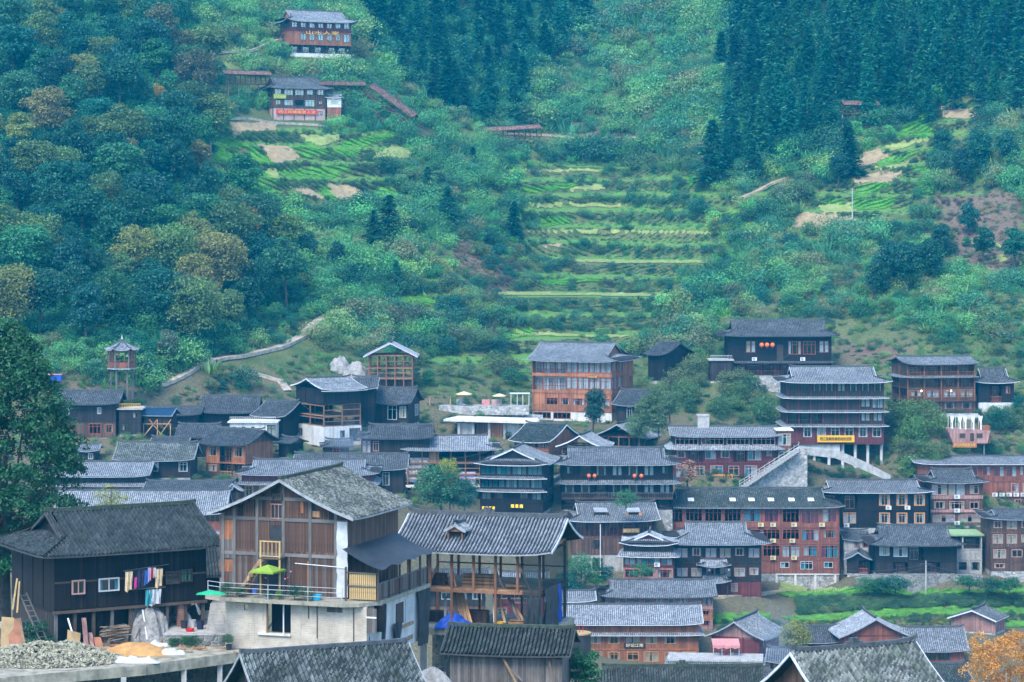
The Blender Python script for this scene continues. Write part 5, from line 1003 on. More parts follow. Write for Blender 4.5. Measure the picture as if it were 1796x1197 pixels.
(xa, za), (xb, zb) = q_(1672, 778), q_(1732, 756); m = MB(); m.plate([(xa, 0, za), (xb, 0, za), (xb+.5, 0, zb), (xa-.9, 0, zb+.4), (xa-.9, 0, zb)], (0, 3.5, 0)); m.build('hull', 'wood_pink', bo)
for u in (1688, 1718): x, z = q_(u, 765); boxpart('window', 'frame_dark', bo, x-.5, x+.5, -.06, -.01, z-.35, z+.45)
x, z = q_(1705, 770); boxpart('door', 'frame_dark', bo, x-.35, x+.35, -.06, -.01, z-.4, z+1.0)
for u in (1668, 1681, 1695, 1709, 1722):
    x, z = q_(u, 756)
    for y in (.2, 3): MB().bar((x, y, z), (x, y, z+2.5), .1).build('post', 'frame_white', bo)
for y in (.2, 3): MB().bar((q_(1666, 0)[0], y, q_(0, 731)[1]), (q_(1724, 0)[0], y, q_(0, 731)[1]), .12).build('beam', 'frame_white', bo)
for u in (1670, 1684, 1693, 1707, 1720): x, z = q_(u, 754); m = MB(); m.plate([(x-.4, .15, z+2.4), (x+.4, .15, z+2.4), (x+.12, .1, z+1.1), (x+.2, .1, z), (x-.1, .1, z), (x-.05, .1, z+1.1)], (0, .06, 0)); m.build('drape', 'curtain_white', bo)
boxpart('cabin', 'wood_orange', bo, q_(1722, 0)[0], q_(1738, 0)[0], .5, 3, q_(0, 778)[1], q_(0, 748)[1])
for x in (-2.5, 0, 2.5): MB().tube([(x, .5, -4), (x, .5, .1)], .12, 6).build('stilt', 'wood_grey_post', bo)
sign('brown board with pale gold characters below the boat shaped terrace', P(1692, 781, 448.4), 0, 42*s_, 9*s_, 'sign_brown', '西江风情观景人家', 'letter_gold', .6)
def parasol(name, label, loc, r_, h_, mat, n=8, rise=.32):
    t = thing(name, label, 'parasol', loc); m = MB(); m.v.append((0, 0, h_+r_*rise))
    for k in range(n): m.v.append((r_*math.cos(2*math.pi*k/n), r_*math.sin(2*math.pi*k/n), h_))
    for k in range(n): m.v.append((r_*math.cos(2*math.pi*k/n), r_*math.sin(2*math.pi*k/n), h_-.13))
    for k in range(n): k2 = (k+1) % n; m.f += [(0, 1+k, 1+k2), (1+k, 1+n+k, 1+n+k2, 1+k2)]
    m.build('canopy', mat, t); MB().tube([(0, 0, 0), (0, 0, h_+r_*rise)], .04, 6).build('pole', 'wood_grey_post', t); MB().tube([(0, 0, 0), (0, 0, .1)], [.3, .28], 8).build('foot', 'concrete', t); return t
parasol('parasol', 'left cream parasol on the terrace beside the stone wall', P(814, 710, 455), 1.5, 1.9, 'cloth_cream'); parasol('parasol', 'right cream parasol on the terrace near the white pergola', P(876, 710, 455), 1.25, 1.6, 'cloth_cream')
tc_ = thing('terrace', 'small cafe terrace floor with planters left of the orange brown hotel', 'terrace', P(848, 712, 455)); s_ = 455/F
MB().box(-78*s_, 80*s_, -1, 3.2, -1.6, -.02).build('floor', 'stone', tc_)
for u in (754, 790): MB().tube([((u-848)*s_, 0, 0), ((u-848)*s_, 0, 1.6)], [.16, .1], 6).build('post', 'wood_tan', tc_)
for u, mt, w__ in ((845, 'cloth_pink', 1.4), (862, 'brick_pink', 1.8), (800, 'trim_grey', 1.2)): boxpart('low_wall', mt, tc_, (u-848)*s_, (u-848)*s_+w__, 1.5, 1.8, 0, 1.0)
wp = thing('pergola', 'white pergola at the right end of the cafe terrace', 'pergola', P(912, 712, 456))
for x in (-1.6, -.5, .5, 1.6):
    for y in (0, 2): MB().bar((x, y, 0), (x, y, 2.1), .12).build('post', 'frame_white', wp)
MB().box(-1.8, 1.8, -.2, 2.2, 2.1, 2.2).build('roof_sheet', 'trim_white', wp)
def pole(label, u, vb_, vt_, mat='concrete', arms=1):
    b_ = ground(u, vb_); h_ = (vb_-vt_)*b_.y/F; t = thing('utility_pole', label, 'utility pole', b_); MB().tube([(0, 0, -.5), (0, 0, h_)], [.17, .11], 7).build('pole', mat, t)
    for k in range(arms): MB().bar((-.9, 0, h_-.5-k*.9), (.9, 0, h_-.5-k*.9), .1).build('crossarm', 'metal_dark', t)
pole('pale utility pole standing among the right hand fields', 1495, 410, 335, arms=2); pole('thin pole at the left edge of the vegetable fields', 370, 312, 250, 'wood_grey_post'); pole('pole on the dark slope above the hillside path', 477, 505, 440, 'wood_grey_post', 2); pole('pale pole on the lower right vegetable terrace', 1624, 1042, 985)
# covered walkway near the lodges
def gallery(label, p, q, wd=2.2):
    d_ = q-p; L = d_.length; t = thing('covered_walkway', label, 'walkway', p); t.rotation_euler = (0, -math.asin(d_.z/L), math.atan2(d_.y, d_.x))
    boxpart('floor', 'wood_brown', t, 0, L, 0, wd, -.1, .05); n = max(2, int(L/3))
    for i in range(n+1):
        for y in (.1, wd-.1): boxpart('post', 'wood_brown', t, L*i/n-.08, L*i/n+.08, y-.08, y+.08, .05, 2.3)
        boxpart('support', 'concrete', t, L*i/n-.12, L*i/n+.12, .9, 1.2, -5.5, -.1)
    railing(t, L, .9, (L/2, .1, .05), 0, 'wood_brown'); roof(t, 0, L, 0, wd, 2.15, 3.15, 'x', 'gg', .5, .2, 'tile_brown', trim='wood_brown', up=0, c=0, ridge='ridge_tile', ridge_h=.15, gable='wood_brown')
gallery('brown roofed walkway running left from the bannered lodge', P(386, 146, 606), P(476, 148, 617)); gallery('brown roofed walkway behind the right end of the bannered lodge', P(556, 165, 622), P(640, 166, 624)); gallery('brown roofed walkway descending the slope right of the bannered lodge', P(642, 166, 624), P(716, 219, 619)); gallery('short brown roofed bridge at the foot of the top centre conifers', P(852, 246, 640), P(950, 240, 650)); gallery('faint roofed bridge inside the upper right conifer forest', P(1480, 200, 618), P(1542, 200, 620))
heap_ = None
def heap(name, label, loc, rx, ry, h_, mat, cat, seed=0, n=22, parent=None, rough=.25, dome=False):
    m = MB(); r = random.Random(seed); v0 = Vector((seed*3.1, seed*1.7, 0))
    for j in range(n+1):
        for i in range(n+1):
            a, b = i/n*2-1, j/n*2-1; rr = math.hypot(a, b); z = (math.sqrt(max(0, 1-rr**2.4)) if dome else max(0, 1-rr**1.6))*h_
            z += mnoise.noise(Vector((a*2.3, b*2.3, 0))+v0)*h_*rough*(1 if rr < 1 else 0)+mnoise.noise(Vector((a*7, b*7, 3))+v0)*h_*rough*.4*(1 if rr < 1 else 0)
            m.v.append((a*rx, b*ry, max(z, -.05)))
    for j in range(n):
        for i in range(n): a = j*(n+1)+i; m.f.append((a, a+1, a+n+2, a+n+1))
    o = m.build(name, mat, parent, True); o.location = loc
    if not parent: tag(o, label, cat)
    return o
heap('rock_face', 'pale weathered rock face beside the bare red timber frame', P(626, 705, 468), 3.4, 3.0, 6.6, 'rock', 'rock', 61, 34, rough=.3, dome=True)
heap('rock_face', 'lower pale rock ledge left of the weathered rock face', P(597, 655, 471), 2.2, 2.0, 2.8, 'rock', 'rock', 62, 26, rough=.3, dome=True)
def cable(label, pts, sag=1.2):
    q = [];
    for a_, b_ in zip(pts, pts[1:]):
        for i in range(9): t = i/8; p = a_.lerp(b_, t); q.append(p-Vector((0, 0, sag*4*t*(1-t)))) if i or a_ is pts[0] else None
    tag(MB().tube([p-pts[0] for p in q], .03, 4).build('power_cable', 'metal_dark'), label, 'cable').location = pts[0]
cable('upper cable from the pale pole across the lower right terraces', [P(1400, 988, 404), P(1624, 990, 400), P(1830, 1000, 398)]); cable('lower cable from the pale pole across the lower right terraces', [P(1400, 996, 404), P(1624, 996, 400), P(1830, 1006, 398)])
cable('cable slung across the front of the dark inn on the slope', [P(1300, 640, 470), P(1400, 612, 470), P(1470, 600, 474)]); cable('cable between the houses of the left village', [P(300, 700, 420), P(520, 668, 420), P(720, 640, 450)], 1.5); cable('cable across the village centre roofs', [P(700, 800, 400), P(900, 775, 402), P(1130, 780, 410)], 1.5)
# ------------------------------------------------------------------ vegetation
def leaf_mesh(name, Cn, U, V, mat='leaf', lr=None):
    n = len(Cn); co = np.stack([Cn-U, Cn+V*.9-U*.1, Cn+U, Cn-V*.9-U*.1], 1).reshape(-1, 3).astype(np.float32)
    me = bpy.data.meshes.new(name); me.vertices.add(4*n); me.vertices.foreach_set('co', co.ravel())
    me.loops.add(4*n); me.loops.foreach_set('vertex_index', np.arange(4*n, dtype=np.int32)); me.polygons.add(n)
    me.polygons.foreach_set('loop_start', np.arange(0, 4*n, 4, dtype=np.int32)); me.polygons.foreach_set('loop_total', np.full(n, 4, np.int32)); me.update()
    at = me.attributes.new('lr', 'FLOAT', 'FACE'); at.data.foreach_set('value', (lr if lr is not None else nrg.random(n)).astype(np.float32))
    me.materials.append(MATS[mat]); return me
def unit(a): return a/np.maximum(np.linalg.norm(a, axis=-1, keepdims=True), 1e-9)
def frames(Nn, asp=.55):
    r = unit(nrg.normal(size=Nn.shape)); U = unit(np.cross(Nn, r)); V = np.cross(Nn, U)*asp; return U, V
def clumps_crown(cent, crad, per, leaf, flat=.75, nup=.35):
    Cs, Ns, LR = [], [], []
    for c_, r_ in zip(cent, crad):
        d_ = unit(nrg.normal(size=(per, 3))); d_[:, 2] = np.where(d_[:, 2] < -.3, -d_[:, 2], d_[:, 2])
        rr = r_*(.45+.6*nrg.random((per, 1))**.6); p = c_+d_*rr*np.array([1, 1, flat])
        Cs.append(p); Ns.append(unit(d_*.6+nrg.normal(size=(per, 3))*.55+np.array([0, 0, nup]))); LR.append(np.clip(nrg.random(per)*.7+nrg.random()*.45-.08, 0, 1))
    Cn, Nn = np.concatenate(Cs), np.concatenate(Ns); U, V = frames(Nn); s_ = leaf*(.6+.8*nrg.random((len(Cn), 1)))
    return Cn, U*s_, V*s_, np.concatenate(LR)
def broadleaf_mesh(name, rx=.33, z0=.28, nc=42, per=75, leaf=.030, conic=0.0, mat='leaf', cr=(.10, .17)):
    d_ = unit(nrg.normal(size=(nc, 3))); rr = .35+.6*nrg.random((nc, 1))**.5; p = d_*rr
    zc = (z0+1)/2; hz = (1-z0)/2*.88
    z = zc+p[:, 2]*hz; k = 1-conic*np.clip((z-z0)/(1-z0), 0, 1)
    cent = np.stack([p[:, 0]*rx*k*.85, p[:, 1]*rx*k*.85, z], -1)
    cent[:, :2] += nrg.normal(size=2)*rx*.12*((z-z0)/(1-z0))[:, None]
    Cn, U, V, lr = clumps_crown(cent, nrg.uniform(cr[0], cr[1], nc)*rx/.33, per, leaf)
    return leaf_mesh(name, Cn, U, V, mat, lr)
def conifer_mesh(name, rb=.17, levels=30, per=8, spr=8, leaf=.026, z0=.06):
    Cs, Us, Vs, LR = [], [], [], []
    for i in range(levels):
        z = z0+(1-z0)*(i+nrg.random()*.6)/levels; rad = rb*(1-z)**.75*(.9+.2*nrg.random())+.008
        for j in range(per):
            if nrg.random() < .12: continue
            a = nrg.random()*6.283; L = rad*nrg.uniform(.65, 1.2); dirv = np.array([math.cos(a), math.sin(a), -.28-.3*nrg.random()]); tan = np.array([-math.sin(a), math.cos(a), 0])
            f = nrg.random(spr)**.6; p = np.array([0, 0, z])+dirv*L*f[:, None]+nrg.normal(size=(spr, 3))*leaf*.5
            u_ = unit(dirv+tan*nrg.normal(size=(spr, 1))*.6+nrg.normal(size=(spr, 3))*.25); v_ = unit(np.cross(u_, nrg.normal(size=(spr, 3))*.5+np.array([0, 0, 1.])))
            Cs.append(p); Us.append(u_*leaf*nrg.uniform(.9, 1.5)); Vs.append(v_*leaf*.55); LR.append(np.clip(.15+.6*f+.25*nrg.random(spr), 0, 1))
    return leaf_mesh(name, np.concatenate(Cs), np.concatenate(Us), np.concatenate(Vs), 'leaf', np.concatenate(LR))
def trunk_mesh(name, h_, r_, limbs=5, mat='bark', rx=.3):
    m = MB(); m.tube([(0, 0, -.06), (.01, 0, h_*.4), (-.01, .01, h_*.75), (.01, 0, h_)], [r_, r_*.8, r_*.55, r_*.2], 6)
    for k in range(limbs):
        a = k*2.4+rng.random(); z = h_*(.4+.45*k/limbs); L = rx*rng.uniform(.5, .8)
        m.tube([(0, 0, z), (math.cos(a)*L*.5, math.sin(a)*L*.5, z+L*.35), (math.cos(a)*L, math.sin(a)*L, z+L*.55)], [r_*.4, r_*.25, r_*.08], 5)
    return m.mesh(name, mat)
BL = [broadleaf_mesh('crown', rx, z0, nc, per, lf, cn) for rx, z0, nc, per, lf, cn in ((.34, .25, 46, 150, .020, .1), (.40, .2, 54, 140, .020, 0), (.28, .2, 42, 150, .019, .35), (.36, .3, 38, 160, .021, .2), (.44, .15, 60, 130, .020, .1), (.31, .12, 48, 140, .020, .5))]
BT = [trunk_mesh('trunk', .8, .022) for _ in range(3)]
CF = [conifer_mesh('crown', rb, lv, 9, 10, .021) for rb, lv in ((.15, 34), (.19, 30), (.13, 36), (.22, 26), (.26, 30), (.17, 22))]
CT = trunk_mesh('trunk', .96, .013, 0)
SPARSE = broadleaf_mesh('crown', .33, .2, 30, 34, .022, .1)
SHRUB = [broadleaf_mesh('foliage', .55, .0, 24, 110, .036, .1, cr=(.14, .24)), broadleaf_mesh('foliage', .7, .0, 28, 100, .036, 0, cr=(.12, .22)), broadleaf_mesh('foliage', .45, .0, 22, 110, .034, .2, cr=(.14, .22))]
STEM = trunk_mesh('stem', .5, .03, 3)
def tree(kind, loc, h_, col, label, name=None, group=None, cat='tree', wide=1.0):
    r = thing(name or {'b': 'broadleaf_tree', 'c': 'conifer_tree', 's': 'shrub', 'p': 'sapling', 'k': 'pointed_tree'}[kind], label, cat, loc, rng.uniform(0, 6.28), group)
    r.scale = (h_*wide, h_*wide, h_); r.rotation_euler = (rng.gauss(0, .03), rng.gauss(0, .03), r.rotation_euler[2])
    cm = rng.choice(BL) if kind == 'b' else BL[rng.choice((2, 5))] if kind == 'k' else rng.choice(CF) if kind == 'c' else rng.choice(SHRUB) if kind == 's' else SPARSE
    link('stem' if kind == 's' else 'trunk', {'b': rng.choice(BT), 'k': BT[0], 'c': CT, 's': STEM, 'p': BT[0]}[kind], r)
    o = link('foliage' if kind == 's' else 'crown', cm, r); o.color = (*col, 1); return r
def jcol(c_, j=.25):
    f = rng.uniform(1-j, 1+j); return tuple(max(0, x*f*rng.uniform(1-j*.4, 1+j*.4)) for x in c_)
DKG, MIDG, OLV, YEL, ORG, TEAL, LIME = (.014, .105, .052), (.035, .165, .06), (.10, .19, .05), (.26, .22, .05), (.30, .16, .045), (.010, .11, .072), (.10, .22, .045)
def sample(poly, spacing, n, seed, vlim=None):
    r = np.random.default_rng(seed); P_ = np.array(poly, float); lo, hi = P_.min(0), P_.max(0); out = []
    u = r.uniform(lo[0], hi[0], n*6); v = r.uniform(lo[1], hi[1], n*6); k_ = inpoly(u, v, poly)
    for a, b in zip(u[k_], v[k_]):
        if all((a-c_)**2+((b-d_)*1.4)**2 > spacing*spacing for c_, d_ in out): out.append((a, b))
        if len(out) >= n: break
    return sorted(out, key=lambda p: p[1])
FT = []
def place(pts, **k):
    if not pts: return []
    u, v = np.array(pts).T; x, y, z, ok = march(u, v, **k); return [(Vector((a, b, c_-.2)), s_) for a, b, c_, s_, o_ in zip(x, y, z, pts, ok) if o_]
pts = sample([(-120,-40),(300,-40),(335,90),(385,170),(385,330),(470,400),(515,470),(530,525),(480,575),(400,600),(290,625),(150,610),(-120,585)], 42, 160, 3)
for loc, (u, v) in place(pts):
    k_ = rng.random(); col = jcol(DKG if k_ < .34 else MIDG if k_ < .56 else TEAL if k_ < .70 else OLV if k_ < .90 else (.19, .22, .05), .3)
    hh = rng.uniform(8.5, 14); row = 'top' if v < 120 else 'upper' if v < 250 else 'middle' if v < 400 else 'lower'; colm = 'at the left border' if u < 90 else 'near the centre' if u < 260 else 'towards the right border'
    lab = ('tall ' if hh > 12 else 'mid sized ' if hh > 10 else 'small ')+('dark green' if k_ < .34 else 'fresh green' if k_ < .56 else 'bluish green' if k_ < .70 else 'olive' if k_ < .90 else 'yellowish')+' tree '+colm+' of the '+row+' left forest'
    tree('b', loc, hh, col, lab, group='trees of the left hillside forest', wide=rng.uniform(.95, 1.25))
for u, v, h_, col, lab in [(145,185,12,(.20,.23,.05),'tall yellow olive tree in the upper part of the left forest'),(275,192,6,(.36,.27,.05),'small golden tree against the dark upper left forest'),(280,110,15,(.11,.13,.045),'large brownish green tree at the upper right of the left forest'),(345,190,14,(.10,.105,.045),'broad olive tree where the left forest meets the upper houses'),(230,330,11,(.15,.17,.055),'light olive tree in the middle of the left forest'),(195,380,7,(.30,.22,.05),'small orange speckled tree in the middle of the left forest'),(430,450,11,(.23,.19,.055),'orange brown tree at the right edge of the left forest'),(335,470,11,(.15,.19,.04),'yellowish green tree above the hillside path'),(80,560,9,(.05,.15,.08),'rounded fresh green tree low in the left forest'),(35,560,8,(.06,.15,.06),'bushy fresh green tree at the left edge below the forest'),(295,650,8,(.10,.16,.09),'pale slender tree beside the hillside path near the pavilion'),(100,70,8,(.18,.18,.05),'yellow green treetop at the top left of the forest')]:
    tree('b', ground(u, v)-Vector((0, 0, .2)), h_, col, lab)
pts = sample([(1285,-30),(1850,-30),(1850,240),(1720,215),(1640,215),(1540,215),(1480,225),(1440,280),(1340,320),(1275,330),(1280,160)], 27, 190, 4)
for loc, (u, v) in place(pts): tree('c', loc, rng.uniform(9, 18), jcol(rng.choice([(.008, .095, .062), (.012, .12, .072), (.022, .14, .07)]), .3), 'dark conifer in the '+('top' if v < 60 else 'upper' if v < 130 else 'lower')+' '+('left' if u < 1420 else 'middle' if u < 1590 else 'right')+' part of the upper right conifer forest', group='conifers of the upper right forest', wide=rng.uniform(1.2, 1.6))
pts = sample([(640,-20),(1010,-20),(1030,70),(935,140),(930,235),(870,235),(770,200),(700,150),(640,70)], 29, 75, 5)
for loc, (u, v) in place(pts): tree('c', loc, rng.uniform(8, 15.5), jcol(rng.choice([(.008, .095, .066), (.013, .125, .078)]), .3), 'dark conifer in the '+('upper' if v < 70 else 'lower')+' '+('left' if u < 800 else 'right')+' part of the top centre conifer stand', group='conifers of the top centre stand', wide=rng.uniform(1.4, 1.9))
for i, (u, v, h_) in enumerate([(1243,322,15),(1262,130,11),(682,432,11),(655,445,9),(830,305,6.5),(900,424,9),(693,512,6),(785,402,9.5),(750,345,7),(1492,312,13),(1470,330,9),(1560,512,11),(1588,520,12),(1625,505,11),(1540,530,9),(1725,470,9),(1780,480,10),(1650,455,8),(1690,330,10),(1720,310,11),(1765,300,10),(1650,290,9),(620,520,7),(590,480,7),(540,470,8),(1700,420,8)]):
    where = ['tallest dark conifer standing alone right of the terraces', 'dark conifer at the upper right rim of the terraces', 'broad dark conifer on the spur below the vegetable fields', 'second dark conifer left of the broad one on the spur', 'small pointed conifer on the ridge above the terraces', 'pointed conifer at the left border of the terraces', 'small conifer just above the hillside path end', 'conifer on the slope left of the terraces', 'short conifer below the brown field patches', 'slim tall conifer beside the yellow strip fields'][i] if i < 10 else None
    tree('c' if i < 10 else 'k', ground(u, v)-Vector((0, 0, .2)), h_, jcol((.012, .105, .06), .3), where or (('dark pointed tree above the yellow strip fields' if v < 345 else 'dark pointed tree in the row below the right hand fields') if u > 1200 else ['short dark pointed tree just right of the hillside path bend', 'dark pointed tree on the slope above the hillside path', 'dark pointed tree left of the brown cleared patch'][i % 3]), group=None if where and i < 10 else 'scattered slope conifers', wide=1.9 if i < 10 else 1.05)
# shrubs one can tell apart on the slopes
SHZ = [([(640,240),(930,250),(920,600),(760,640),(640,480)], 30, 70), ([(1260,330),(1480,310),(1640,420),(1796,420),(1796,650),(1480,560),(1240,560)], 30, 80), ([(380,60),(700,60),(740,230),(600,240),(380,120)], 30, 26), ([(930,60),(1270,60),(1270,280),(930,260)], 30, 40), ([(1170,640),(1360,680),(1360,745),(1180,735),(1120,760)], 18, 22), ([(1560,735),(1660,745),(1660,860),(1590,850)], 20, 18), ([(380,380),(640,380),(640,620),(480,640)], 34, 32), ([(930,300),(1240,300),(1240,600),(930,600)], 60, 9), ([(720,610),(910,620),(900,690),(730,700)], 22, 14), ([(1740,720),(1796,720),(1796,790),(1740,800)], 18, 8), ([(260,640),(500,660),(500,690),(230,700)], 18, 14)]
ZN = ['slope left of the terraces', 'slope right of the terraces', 'slope around the upper lodges', 'hanging valley above the terraces', 'bank above the maroon hotel', 'bank below the balconied guesthouse', 'slope above the hillside path', 'terraced fields in the centre', 'bank below the bare timber frame', 'bank at the right edge', 'bank under the hillside path']
for zi, (poly, sp_, n) in enumerate(SHZ):
    for loc, (u, v) in place([p for p in sample(poly, sp_, n, 20+zi) if not any(inpoly(np.array(p[0]), np.array(p[1]-dv), f_) for f_ in FIELD_POLYS+PATHS+[[(505,78),(628,82),(628,112),(505,112)], [(440,196),(600,202),(600,216),(440,214)], [(384,140),(480,140),(480,160),(384,158)], [(1395,395),(1410,350),(1560,255),(1640,195),(1720,178),(1720,215),(1610,310),(1600,370),(1500,395)]] for dv in (0, 8, 16, 26))]):
        col = jcol(rng.choice([MIDG, MIDG, TEAL, DKG, (.09, .17, .06), OLV, (.13, .19, .08)]), .25)
        if zi in (4, 5): col = jcol(rng.choice([(.10, .20, .05), (.06, .15, .05), (.12, .17, .06)]), .2)
        hs = rng.uniform(1.8, 4.2) if zi not in (4, 5) else rng.uniform(2.5, 4.6)
        tree('s', loc, hs, col, ('tall ' if hs > 3.2 else 'low ' if hs < 2.4 else 'mid high ')+('olive' if col[0] > .085 else 'bluish green' if col[2] > col[1]*.5 else 'dark green' if col[1] < .11 else 'fresh green')+' shrub on the '+ZN[zi], group='shrubs on the '+ZN[zi], cat='shrub')
# trees among the houses
def vt(kind, u, v, d, h_, col, lab, wide=1.0, name=None):
    global BL; keep = BL; BL = [keep[4], keep[5]]; r = tree(kind, P(u, v, d)-Vector((0, 0, .1*h_ if kind == 'b' else .22*h_ if kind == 's' else 0)), h_*(1.1 if kind == 'b' else 1), col, lab, name=name, wide=wide*.85 if kind == 'b' else wide); BL = keep; return r
vt('b', 1040, 748, 452, 7.2, (.02, .085, .05), 'round dark green tree in front of the orange brown hotel', 1.15)
vt('b', 775, 898, 398, 7.5, (.05, .17, .07), 'bushy green tree in front of the unfinished frame house', 1.3)
vt('b', 815, 900, 397, 5.5, (.03, .13, .08), 'blue green bush tree beside the house with yellow characters', 1.2)
vt('b', 790, 895, 399, 8.3, (.30, .33, .04), 'narrow yellow green treetop in front of the unfinished frame house', .55)
vt('p', 1205, 858, 428, 5.0, (.40, .25, .14), 'thin autumn tree with pinkish yellow leaves before the maroon hotel', 1.6)
vt('p', 195, 915, 370, 5.5, (.30, .32, .06), 'thin yellow green sapling before the widest pale roof', 1.5)
vt('s', 1098, 886, 405, 2.6, (.05, .17, .06), 'small round bush on the roof edge below the broad dark inn', 1.2)
vt('b', 1395, 1150, 350, 4.6, (.22, .24, .05), 'yellow green tree in blue smoke left of the low grey gable', 1.25)
for i, (u, v, h_) in enumerate([(1130,745,5.5),(1155,760,6),(1120,775,5),(1175,735,5),(1150,720,4)]): vt('b', u, v, 443, h_, jcol((.11, .19, .075), .12), 'feathery light green bamboo clump behind the bare timber pavilion', 1.2, name='bamboo_clump')['group'] = 'bamboo behind the timber pavilion'
for i, (u, v, h_, c3) in enumerate([(1020,1005,3.2,MIDG),(1000,1030,3,TEAL),(1060,1015,2.6,TEAL),(1125,1010,2.2,MIDG),(1045,1025,2.4,(.06,.2,.05))]): vt('s', u, v, 392, h_, jcol(c3, .15), 'garden shrub below the house with the white drainpipe', 1.3)['group'] = 'shrubs below the drainpipe house'
for i, (u, v, h_, c3) in enumerate([(1545,1035,2.6,DKG),(1570,1035,2.4,TEAL),(1520,1035,2.2,MIDG),(1700,1030,2.4,MIDG),(1740,1035,2.2,DKG),(1770,1035,2.5,MIDG)]): vt('s', u, v, 402, h_, jcol(c3, .15), 'dark shrub at the foot of the old farmhouse wall', 1.5)['group'] = 'shrubs at the farmhouse wall'
def big_tree(name, label, loc, trunk_h, cent, crad, per, leaf, col, flat=.8, bark='bark', tr=.35):
    r = thing(name, label, 'tree', loc); m = MB(); top = Vector(cent.mean(0))
    m.tube([(0, 0, -.5), (0, 0, trunk_h*.4), (top.x*.3, top.y*.3, trunk_h*.75), (top.x, top.y, top.z)], [tr*1.2, tr, tr*.75, tr*.4], 8)
    for k in range(0, len(cent), max(1, len(cent)//16)):
        c_ = Vector(cent[k]); s_ = Vector((top.x*.3, top.y*.3, trunk_h*.7)).lerp(top, .5*rng.random()); m.tube([s_, s_.lerp(c_, .5)+Vector((0, 0, -.3)), c_], [tr*.35, tr*.2, tr*.05], 5)
    m.build('trunk', bark, r)
    Cn, U, V, lr = clumps_crown(cent, crad, per, leaf, flat); o = link('crown', leaf_mesh('crown', Cn, U, V, 'leaf', lr), r); o.color = (*col, 1); return r
nc = 430; t_ = nrg.random(nc); zz = 8+20.0*t_; rad = np.interp(t_, [0, .2, .45, .65, .85, 1], [3.8, 5.4, 6.1, 5.1, 3.3, 1.0]); aa = nrg.random(nc)*6.283; rr = rad*(.35+.65*nrg.random(nc)**.5)
big_tree('evergreen_tree', 'huge dense dark evergreen rising at the left edge behind the black farmhouse', (-40.4, 204, -36), 14, np.stack([np.cos(aa)*rr, np.sin(aa)*rr, zz], -1), nrg.uniform(.7, 1.35, nc), 170, .15, (.022, .11, .035), tr=.5)
nc = 120; d_ = unit(nrg.normal(size=(nc, 3)))*(.4+.6*nrg.random((nc, 1)))*np.array([3.8, 3.2, 3.7]); big_tree('autumn_tree', 'orange autumn tree in the bottom right corner', P(1768, 1310, 200), 3, d_+np.array([0, 0, 5.9]), nrg.uniform(.4, .85, nc), 130, .085, (.60, .29, .06), bark='bark_pale', tr=.16)
nc = 34; d_ = unit(nrg.normal(size=(nc, 3)))*(.4+.6*nrg.random((nc, 1)))*np.array([1.1, 1.0, 1.5]); big_tree('garden_tree', 'bright green feathery young tree beside the old plank shed', P(1022, 1235, 170), 1.2, d_+np.array([0, 0, 2.3]), nrg.uniform(.35, .6, nc), 130, .085, (.035, .16, .055), tr=.08)

# ------------------------------------------------------------------ ground cover nobody could count
def grass_proto(name, n, h_, w_, spread, droop=.5):
    a = nrg.random(n)*6.283; b = np.stack([np.cos(a), np.sin(a), np.zeros(n)], -1); r_ = nrg.random((n, 1))*spread; L = h_*(.6+.5*nrg.random((n, 1)))
    dirv = unit(b*droop*(.4+nrg.random((n, 1)))+np.array([0, 0, 1.])); Cn = b*r_+dirv*L*.5; V = unit(np.cross(dirv, nrg.normal(size=(n, 3))))*w_
    return leaf_mesh(name, Cn, dirv*L*.5, V, 'leaf_inst')
protos = [broadleaf_mesh('clump', .6, -.1, 15, 70, .046, 0, 'leaf_inst', (.16, .3)), broadleaf_mesh('clump', .75, -.1, 18, 64, .044, 0, 'leaf_inst', (.14, .28)), grass_proto('tuft', 46, .75, .05, .45), grass_proto('tuft', 60, .5, .045, .6, 1.0), grass_proto('tuft', 26, .30, .085, .28, 1.3)]
pcol = bpy.data.collections.new('ground_cover_pieces'); pobs = []
for i, me in enumerate(protos): o = bpy.data.objects.new('piece_%d' % i, me); pcol.objects.link(o)
